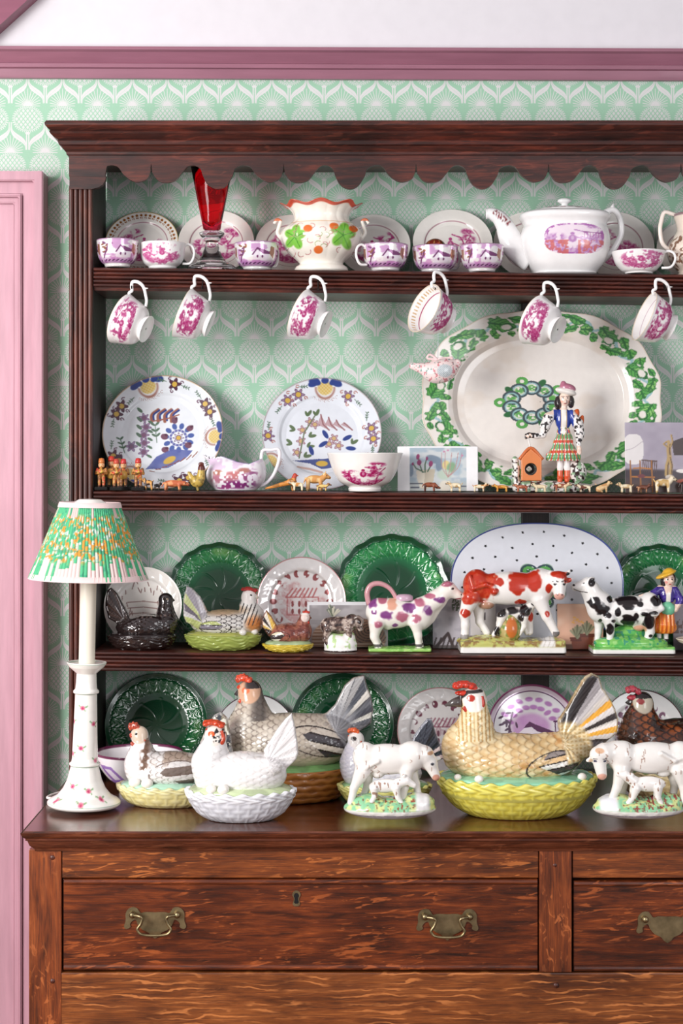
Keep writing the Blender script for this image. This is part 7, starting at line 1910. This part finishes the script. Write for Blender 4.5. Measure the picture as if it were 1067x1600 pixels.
def c_paint(col, u, v):
    m = (u > 640) & (u < 729) & (v > 700)
    n = fbm(np.stack([u / 14, v / 10], 1), 5, 3); b = np.tile(rgb(168, 186, 198), (len(u), 1)).astype(float)
    mix(b, rgb(206, 212, 214), ss(0.4, 0.65, n)); mix(b, rgb(190, 196, 194), ss(748, 760, v))
    mix(b, rgb(112, 130, 150), np.clip(e_blob(u, v, 678, 718, 13, 6, 0.3) + e_blob(u, v, 686, 728, 5, 9, 0.0) + e_blob(u, v, 642, 735, 4, 10), 0, 1) * 0.8)
    mix(b, rgb(200, 190, 170), inside(u, v, [(650, 735), (680, 733), (677, 752), (668, 764), (658, 764), (652, 750)])); mix(b, rgb(226, 218, 200), inside(u, v, [(650, 735), (664, 735), (662, 763), (656, 762), (652, 750)]))
    for p in ([(660, 738), (655, 724), (654, 712)], [(664, 738), (664, 726), (667, 716)], [(668, 737), (672, 730), (674, 722)], [(662, 738), (650, 732), (645, 724)]): mix(b, rgb(86, 112, 92), stroke(u, v, p, 1.0))
    for x, y2, rx_, ry_ in ((653, 714, 2.6, 4.5), (655, 723, 3.4, 4.4), (673, 725, 3.2, 4.6), (667, 717, 1.8, 3), (645, 725, 1.8, 2.4)): mix(b, rgb(146, 58, 106), e_blob(u, v, x, y2, rx_, ry_, 0.2))
    mix(b, rgb(222, 206, 140), e_blob(u, v, 697, 727, 6, 7)); mix(b, rgb(134, 170, 134), e_blob(u, v, 705, 731, 7, 9, 0.4, 0.3)); mix(b, rgb(190, 206, 190), e_blob(u, v, 694, 742, 11, 8, 0, 0.3))
    for x in (690, 696, 706, 716, 722): mix(b, rgb(186, 140, 140), stroke(u, v, spline([(700, 746), ((x + 700) / 2 + (x - 705) * 0.3, 730), (x, 708)], 5), 0.6) * 0.9)
    for x, y2 in ((694, 706), (700, 704), (722, 712)): mix(b, rgb(196, 140, 170), e_blob(u, v, x, y2, 2, 1.6))
    mix(b, rgb(90, 96, 108), np.clip(stroke(u, v, [(640, 756), (660, 756)], 0.9) + stroke(u, v, [(642, 762), (654, 762)], 1.2) + stroke(u, v, [(718, 760), (728, 760)], 1.0), 0, 1))
    mix(b, rgb(226, 220, 206), e_blob(u, v, 695, 760, 9, 9, 0, 0.2)); col[:] = np.where(m[:, None], b, col)
card('white bordered postcard with a painting of flowers in vases, beside the printed bowl', 2, -0.112, 621, 747, 697.5, 6, c_paint)
def c_room(col, u, v):
    n = fbm(np.stack([u / 20, v / 20], 1), 3, 2); col[:] = rgb(150, 142, 158); mix(col, rgb(176, 168, 182), n)
    mix(col, rgb(66, 56, 64), ss(730, 736, v - 0.02 * (u - 977))); mix(col, rgb(120, 90, 70), ss(742, 760, v) * 0.4)
    mix(col, rgb(222, 218, 218), ((np.abs((u - 990) / 16) ** 2.6 + np.abs((v - 702) / 24) ** 2.6) < 1) * 1.0); mix(col, rgb(170, 160, 170), stroke(u, v, spline([(976, 704), (990, 700), (1004, 690)], 5), 0.6) * 0.7)
    for x in range(1005, 1027, 3): mix(col, rgb(90, 72, 70), stroke(u, v, [(x, 720), (x - 1, 738)], 0.6))
    mix(col, rgb(90, 72, 70), stroke(u, v, [(1003, 719), (1026, 721)], 1.0)); mix(col, rgb(180, 120, 60), stroke(u, v, [(990, 732), (1000, 731), (1018, 733)], 1.0)); mix(col, rgb(170, 110, 56), stroke(u, v, [(988, 745), (1022, 746)], 1.2))
    for x in (985, 1000, 1018): mix(col, rgb(150, 100, 56), stroke(u, v, [(x, 720), (x + 1, 770)], 1.1))
    mix(col, rgb(60, 44, 44), inside(u, v, [(1050, 690), (1090, 676), (1090, 712), (1053, 712)])); mix(col, rgb(110, 60, 66), e_blob(u, v, 1002, 744, 6, 3))
    gd = rgb(176, 146, 92)
    for p, w_ in (([(1046, 716), (1045, 703), (1046, 695)], 3.4), ([(1046, 714), (1042, 728), (1041, 742)], 3.0), ([(1046, 715), (1049, 728), (1047, 742)], 2.6), ([(1043, 699), (1037, 694), (1042, 690)], 1.2), ([(1048, 698), (1051, 690), (1049, 680)], 1.2)):
        mix(col, gd, stroke(u, v, p, w_)); mix(col, rgb(90, 66, 44), stroke(u, v, [(a + 1.4, b) for a, b in p], w_ * 0.3))
    mix(col, gd, e_blob(u, v, 1045, 691, 2.6, 3.2)); mix(col, rgb(206, 196, 186), e_blob(u, v, 1046, 746, 7, 4)); mix(col, rgb(226, 220, 216), e_blob(u, v, 1066, 736, 10, 3)); mix(col, rgb(196, 90, 60), e_blob(u, v, 1074, 752, 18, 4))
card('unframed photo postcard of a grey room with chairs and a gilt statuette', 2, -0.155, 977, 1092, 660, 4, c_room, cat='postcard')
def c_basket(col, u, v):
    col[:] = rgb(176, 170, 172); mix(col, rgb(146, 140, 142), ss(0.4, 0.7, fbm(np.stack([u / 20, v / 12], 1), 2, 2))); mix(col, rgb(228, 226, 228), (v < 946) | (u < 483)); mix(col, rgb(120, 110, 110), (np.abs(v - 970) < 1) * 0.3)
    for i in range(14):
        r_ = random.Random(i); x = 520 + r_.uniform(-12, 12); mix(col, rgb(90, 100, 80) if i % 2 else rgb(206, 200, 180), stroke(u, v, [(520, 964), (x, 945 + r_.uniform(0, 10))], 1.2) * 0.9)
    for cx, cy, rx, ry in ((545, 998, 58, 34),):
        m = e_blob(u, v, cx, cy, rx, ry, 0, 0.03); mix(col, rgb(150, 112, 90), m); mix(col, rgb(196, 170, 150), m * (np.sin(v * 1.25 + 0.012 * (u - cx)) > 0.2) * (u < 540)); mix(col, rgb(80, 64, 60), m * ((np.hypot((u - 575) * 0.8, (v - 985)) * 0.8 % 3.2) < 1.1) * (u > 552) * (v < 1004)); mix(col, rgb(206, 182, 160), m * (np.sin(v * 1.4) > 0.3) * (u > 545) * (v > 1003))
card('postcard of brown striped baskets standing behind the little ram', 3, -0.086, 480, 606, 941, 6, c_basket)
def c_house(col, u, v):
    col[:] = rgb(160, 154, 164); mix(col, rgb(190, 184, 192), ss(0.4, 0.6, fbm(np.stack([u / 16, v / 16], 1), 7, 2))); mix(col, rgb(214, 208, 208), (u > 735) & (u < 775)); mix(col, rgb(90, 80, 84), (np.abs(u - 755) < 4) & ((np.abs(v - 963) < 6) | (np.abs(v - 982) < 6)))
    mix(col, rgb(70, 54, 54), stroke(u, v, [(680, 1012), (700, 990), (712, 1022)], 2.4) + 0); mix(col, rgb(60, 48, 48), ((u < 716) & (v > 996) & (np.sin(u * 0.9 + v * 0.3) > 0.3)) * 0.8); mix(col, rgb(70, 84, 60), e_blob(u, v, 712, 946, 6, 12) * (noise(np.stack([u / 2, v / 2], 1), 3) > 0.4)); mix(col, rgb(70, 60, 58), (v > 1008) * 0.7)
card('grey postcard of a pale house, mostly hidden behind the big red and white cow', 3, -0.086, 676, 800, 930, 5, c_house)
def c_pots(col, u, v):
    col[:] = rgb(224, 176, 150); mix(col, rgb(236, 200, 178), ss(0.4, 0.7, fbm(np.stack([u / 24, v / 24], 1), 4, 2))); mix(col, rgb(110, 74, 56), ss(1005, 1008, v)); mix(col, rgb(206, 150, 120), ss(985, 1005, v) * 0.5 * (v < 1005))
    for cx, top in ((902, 996), (917, 990)):
        mix(col, rgb(140, 70, 46), inside(u, v, [(cx - 11, top), (cx + 11, top), (cx + 7, top + 24), (cx - 6, top + 24)])); mix(col, rgb(110, 52, 36), inside(u, v, [(cx - 12, top), (cx + 12, top), (cx + 11, top + 6), (cx - 11, top + 6)]))
        for i in range(7): mix(col, rgb(112, 112, 84) if i % 2 else rgb(150, 150, 120), stroke(u, v, [(cx, top + 1), (cx + (i - 3) * 3.4, top - 18 + abs(i - 3) * 2.6)], 1.6))
    for i in range(12):
        r_ = random.Random(i); mix(col, rgb(236, 176, 90), e_blob(u, v, 900 + r_.uniform(-8, 12), 968 + r_.uniform(-4, 6), 1.6, 1.3))
card('peach postcard of two potted plants in terracotta, between the two cow groups', 3, -0.083, 871, 943, 944, 5, c_pots)

# ---------------------------------------------------------------- miniature painted animals and bandsmen on shelf two
def mini(label, x0, x1, ytop, ybot, face, base, patch, kind='dog', y=-0.172, patch_amt=0.55, cat='miniature', name='miniature_animal'):
    """tiny standing animal spanning photo columns x0..x1; face = 1 looks right"""
    cx = (x0 + x1) / 2; g = Fig(name, label, cat, 2, y, cx, None)
    w_ = (x1 - x0); H_ = g.gy - ytop; U = lambda q: cx + face * w_ * (q - 0.5); Y = lambda q: g.gy - H_ * q
    lowhead = kind in ('pig', 'grazer'); bz = 0.62 if kind != 'pig' else 0.5; r_ = H_ * (0.23 if kind != 'pig' else 0.27)
    hy = {'dog': 0.86, 'cow': 0.80, 'grazer': 0.42, 'pig': 0.5, 'horse': 0.9, 'sit': 0.88}[kind]
    fs = [g.e(U(0.42), Y(bz), w_ * 0.33, r_, r_ * 0.8)] if kind != 'sit' else g.c((U(0.25), Y(0.3), r_ * 1.3), (U(0.6), Y(0.6), r_ * 0.95))
    fs += g.c((U(0.68), Y(bz + 0.03), r_ * 0.8), (U(0.82), Y(hy), r_ * 0.62)) + g.c((U(0.82), Y(hy), r_ * 0.66), (U(0.97), Y(hy - 0.09), r_ * 0.36))
    for sg in (-1, 1):
        if kind != 'sit': fs += g.c((U(0.18), Y(bz - 0.05), r_ * 0.55, sg * r_ * 0.42), (U(0.17 + 0.02 * sg), Y(0.04), r_ * 0.28, sg * r_ * 0.5))
        else: fs += g.c((U(0.15), Y(0.18), r_ * 0.5, sg * r_ * 0.5), (U(0.42), Y(0.05), r_ * 0.3, sg * r_ * 0.6))
        fs += g.c((U(0.64), Y(bz - 0.05), r_ * 0.5, sg * r_ * 0.42), (U(0.66 + 0.02 * sg), Y(0.04), r_ * 0.26, sg * r_ * 0.5))
        fs.append(g.e(U(0.76), Y(hy + 0.1), r_ * 0.2, r_ * 0.34, r_ * 0.16, 0, sg * r_ * 0.4))
        if kind in ('cow', 'grazer'): fs += g.c((U(0.8), Y(hy + 0.1), r_ * 0.18, sg * r_ * 0.4), (U(0.84), Y(hy + 0.26), r_ * 0.08, sg * r_ * 0.6))
    fs += g.c((U(0.08), Y(bz + 0.06), r_ * 0.2), (U(0.02), Y(bz + (0.2 if kind in ('dog', 'sit') else -0.2)), r_ * 0.16))
    def pt(col, u, v, d, N):
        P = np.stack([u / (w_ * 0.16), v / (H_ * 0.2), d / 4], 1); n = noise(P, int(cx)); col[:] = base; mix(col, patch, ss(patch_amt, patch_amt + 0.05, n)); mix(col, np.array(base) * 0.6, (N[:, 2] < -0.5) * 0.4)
        mix(col, INK, e_blob(u, v, U(0.87), Y(hy + 0.02), 0.9, 0.9)); mix(col, INK, e_blob(u, v, U(0.98), Y(hy - 0.1), 1.0, 0.9)); mix(col, np.array(patch) * 0.6, (v > Y(0.08)) * 0.8)
    g.solid('body', fs, (x0 - 2, x1 + 2, ytop - 4, g.gy + 1, r_ * 1.6 + 2), 0.0013, pt, 1.0, mat=PAINT, sub=1)
    return g
T_ = rgb(214, 172, 110); O_ = rgb(196, 110, 60); W_ = rgb(236, 222, 190); B_ = rgb(64, 42, 34); Rr_ = rgb(140, 66, 40)
mini('orange-red painted miniature bull below the left delft plate', 252, 296, 745, 768, 1, rgb(196, 104, 66), rgb(224, 150, 100), 'pig', -0.165)
mini('miniature spotted white dog beside the pheasant', 451, 476, 751, 769, -1, W_, rgb(206, 140, 70), 'dog', -0.176)
mini('tan miniature cow standing between two small spotted dogs', 474, 516, 738, 768, 1, rgb(210, 150, 84), rgb(230, 190, 130), 'cow', -0.150)
mini('small yellow spotted miniature calf just left of the printed bowl', 492, 518, 755, 770, 1, rgb(226, 196, 120), rgb(150, 100, 50), 'dog', -0.178)
mini('brown-red miniature cow grazing in front of the flower postcard', 659, 688, 751, 770, 1, rgb(140, 72, 44), rgb(70, 36, 26), 'grazer', -0.172)
mini('cream miniature dog before the right half of the flower postcard', 696, 723, 752, 771, -1, W_, rgb(206, 170, 120), 'dog')
mini('cream and tan miniature dog just right of the flower postcard', 737, 765, 755, 771, 1, W_, rgb(206, 140, 80), 'dog')
mini('yellow-orange miniature animal left of the kennel figure', 767, 796, 756, 771, -1, rgb(220, 160, 66), rgb(190, 116, 40), 'cow')
mini('red-brown miniature animal before the kennel', 800, 827, 756, 772, -1, rgb(160, 84, 54), rgb(196, 130, 96), 'dog')
mini('plain cream miniature lamb right of the kennel', 828, 856, 755, 772, -1, rgb(232, 214, 176), rgb(206, 180, 130), 'dog', patch_amt=0.75)
mini('tan and white miniature animal in front of the kilted girl', 864, 894, 753, 772, 1, rgb(226, 200, 160), rgb(150, 80, 54), 'cow')
mini('white miniature dog with brown spots right of the kilted girl', 897, 926, 756, 772, -1, W_, rgb(110, 64, 44), 'dog')
mini('pale tan miniature dog sitting up left of the grey room postcard', 929, 957, 752, 772, 1, rgb(224, 190, 140), rgb(200, 150, 96), 'sit')
mini('cream miniature dog at the left edge of the grey room postcard', 962, 990, 754, 772, -1, W_, rgb(216, 186, 140), 'dog')
mini('dark brown miniature cow in front of the grey room postcard', 993, 1019, 756, 772, 1, rgb(110, 62, 44), rgb(190, 140, 100), 'cow')
mini('larger white miniature hound with a black collar at the right end of shelf two', 1020, 1057, 744, 773, 1, rgb(238, 224, 196), rgb(206, 170, 110), 'dog')
mini('dark miniature cow cut off at the right end of shelf two', 1060, 1090, 748, 773, 1, rgb(50, 36, 34), rgb(90, 60, 50), 'cow')
def bird(label, cx, x0, x1, ytop, face, bc, hc, y=-0.168, tail=False):
    g = Fig('miniature_bird', label, 'miniature', 2, y, cx); H_ = g.gy - ytop; Y = lambda q: g.gy - H_ * q
    w_ = x1 - x0; U = lambda q: cx + face * w_ * q
    if tail: fs = [g.e(cx, Y(0.5), w_ * 0.16, H_ * 0.2, H_ * 0.18)] + g.c((U(-0.05), Y(0.48), H_ * 0.16), (U(-0.85), Y(0.12), H_ * 0.05), flat=0.7) + g.c((U(0.05), Y(0.6), H_ * 0.16), (U(0.1), Y(0.88), H_ * 0.11)) + g.c((U(0.1), Y(0.88), H_ * 0.08), (U(0.2), Y(0.84), H_ * 0.03))
    else: fs = [g.e(cx, Y(0.32), w_ * 0.42, H_ * 0.22, H_ * 0.2)] + g.c((U(-0.3), Y(0.4), H_ * 0.12), (U(-0.5), Y(0.62), H_ * 0.05), flat=0.5) + g.c((U(0.22), Y(0.42), H_ * 0.15), (U(0.26), Y(0.8), H_ * 0.12)) + g.c((U(0.3), Y(0.8), H_ * 0.07), (U(0.44), Y(0.76), H_ * 0.03)) + [g.e(U(0.24), Y(0.93), H_ * 0.1, H_ * 0.07, H_ * 0.03)]
    for sg in (-1, 1): fs += g.c((cx, Y(0.2), H_ * 0.05, sg * 2), (cx + face, Y(0.02), H_ * 0.04, sg * 2.4))
    def pt(col, u, v, d, N):
        col[:] = bc; n = noise(np.stack([u / 3, v / 3], 1), 3); mix(col, np.array(bc) * 0.7, (n > 0.6) * 0.8); mix(col, hc, 1 - ss(Y(0.72) - 0.5, Y(0.72) + 0.5, v))
    g.solid('body', fs, (min(x0, cx - w_) - 2, max(x1, cx + w_ * 0.6) + 2, ytop - 3, g.gy + 1, H_ * 0.24 + 2), 0.0013, pt, 1.2, mat=PAINT)
bird('yellow miniature hen with a dark red head beside the cream jug spout', 308, 296, 322, 722, 1, rgb(196, 166, 80), rgb(96, 40, 34))
bird('orange miniature pheasant with a long brown tail, right of the cream jug', 456, 420, 468, 739, 1, rgb(216, 140, 60), rgb(190, 60, 40), -0.152, True)
def bandsman(label, cx, ytop, y, hatc, inst, tilt=0):
    g = Fig('miniature_bandsman', label, 'miniature', 2, y, cx); H_ = g.gy - 5 - ytop; gy = g.gy - 4; Y = lambda q: gy - H_ * q
    r_ = H_ * 0.118
    fs = [g.e(cx, Y(0.55), r_ * 1.35, H_ * 0.17, r_ * 0.95), g.e(cx, Y(0.84), r_ * 1.0, r_ * 1.2, r_ * 1.0)] + g.c((cx, Y(0.7), r_ * 0.5), (cx, Y(0.8), r_ * 0.5))
    for sg in (-1, 1):
        fs += g.c((cx + sg * r_ * 0.6, Y(0.42), r_ * 0.65), (cx + sg * r_ * 0.7, Y(0.2), r_ * 0.5), (cx + sg * r_ * 0.7, Y(0.02), r_ * 0.45), (cx + sg * r_ * 0.7, Y(0.01), r_ * 0.4, -r_ * 0.7))
        fs += g.c((cx + sg * r_ * 1.3, Y(0.68), r_ * 0.45), (cx + sg * r_ * 1.7, Y(0.52), r_ * 0.38, -r_ * 0.5), (cx + sg * r_ * 0.5, Y(0.54), r_ * 0.32, -r_ * 1.6))
    def pt(col, u, v, d, N):
        col[:] = rgb(196, 140, 70); n = noise(np.stack([u / 2.6, v / 2.6], 1), int(cx)); mix(col, rgb(120, 70, 36), (n > 0.56) * 0.8); mix(col, rgb(206, 60, 44), (n < 0.26) * 0.8)
        mix(col, rgb(236, 180, 130), (v < Y(0.76)) * 1.0)
        for sg in (-1, 1): mix(col, INK, e_blob(u, v, cx + sg * r_ * 0.35, Y(0.86), 0.7, 0.7) * (N[:, 1] < 0))
        mix(col, rgb(70, 40, 34), (v > Y(0.08)) * 1.0)
    b = g.solid('figure', fs, (cx - r_ * 2.4, cx + r_ * 2.4, ytop - 3, gy + 2, r_ * 2.6), 0.0012, pt, 0.9, mat=PAINT)
    V, F, T, J = lathe([(0.1 * g.s, 0), (r_ * 1.0 * g.s, 0), (r_ * 1.0 * g.s, r_ * 0.5 * g.s), (r_ * 0.8 * g.s, r_ * 1.5 * g.s), (0.1 * g.s, r_ * 1.7 * g.s)], 14); mk('hat', V + np.array(g.p(cx, Y(0.91))), F, PAINT, b, np.tile(hatc, (len(V), 1)))
    if inst == 'drum':
        V, F, T, J = lathe([(0.1 * g.s, 0), (r_ * 1.5 * g.s, 0), (r_ * 1.5 * g.s, r_ * 1.2 * g.s), (0.1 * g.s, r_ * 1.2 * g.s)], 16); V = V[:, [0, 2, 1]] * (1, -1, 1) + np.array(g.p(cx, Y(0.48), -r_ * 1.0)); mk('drum', V, F[:, ::-1], PAINT, b, np.tile(rgb(220, 170, 80), (len(V), 1)))
    else:
        V, F = tube([g.p(cx, Y(0.8), -r_ * 0.9), g.p(cx + r_ * 0.4, Y(0.62), -r_ * 2.2), g.p(cx + r_ * 0.5, Y(0.56), -r_ * 2.6)], [r_ * 0.16 * g.s, r_ * 0.2 * g.s, r_ * 0.6 * g.s], 8); mk('horn', V, F, PAINT, b, np.tile(rgb(220, 176, 80), (len(V), 1)))
    bb = [g.p(cx - r_ * 2, g.gy, 0), g.p(cx + r_ * 2, gy, 0)]
    o = bx('stand', bb[0][0], bb[1][0], -r_ * 1.7 * g.s, r_ * 1.7 * g.s, 0.0, 4.6 * g.s, M_DARKGAP, g.t, 0.0008)
bandsman('miniature gilt bandsman with a horn at the far left end of shelf two', 158.5, 719, -0.172, rgb(206, 120, 60), 'horn')
bandsman('miniature gilt bandsman with a drum, second from the left on shelf two', 174, 716, -0.150, rgb(200, 60, 44), 'drum')
bandsman('miniature gilt bandsman with a horn, third from the left on shelf two', 182, 720, -0.188, rgb(190, 70, 50), 'horn')
bandsman('miniature gilt bandsman with a drum, fourth from the left on shelf two', 193, 720, -0.156, rgb(206, 60, 60), 'drum')
bandsman('lone miniature bandsman with a red tall hat, standing before the delft plate', 216, 719, -0.172, rgb(196, 52, 48), 'horn')
mini('little dark miniature dog below the blue rock of the left delft plate', 222, 240, 747, 768, -1, rgb(70, 56, 54), rgb(206, 150, 80), 'dog')
mini('little dark grey miniature dog left of the orange bull', 240, 253, 754, 768, 1, rgb(54, 46, 48), rgb(150, 130, 110), 'dog', -0.155)

# partly cut off at the right edge of shelf three
def c_grey(col, u, v): col[:] = rgb(168, 160, 168); mix(col, rgb(110, 84, 76), ((v > 968) & (v < 990) & (noise(np.stack([u / 3, v / 3], 1), 2) > 0.5)) * 0.8); mix(col, rgb(96, 84, 92), ss(990, 1012, v) * 0.8)
card('grey postcard peeping out behind the orange skirt at the right edge', 3, -0.080, 1052, 1130, 936, 5, c_grey)
X, z0, s, gy = local(1094, 0, 3, -0.135)
V, F, T, out, J, no = open_lathe([(r * s, h * s) for r, h in [(18, 0), (19, 3), (14, 7), (20, 12), (32, 17), (38, 23)]], 0.0026, 160, 0.0018)
col = np.tile(rgb(244, 232, 214), (len(V), 1)).astype(float); mix(col, rgb(196, 160, 130), (np.abs(V[:, 2] / s - 21) < 0.7) * 0.7)
o = mk('footed_dish', V, F, GLAZE, None, col); o.location = (X, -0.135, z0); tag(o, 'small cream footed dish cut off at the right end of shelf three', 'dish')
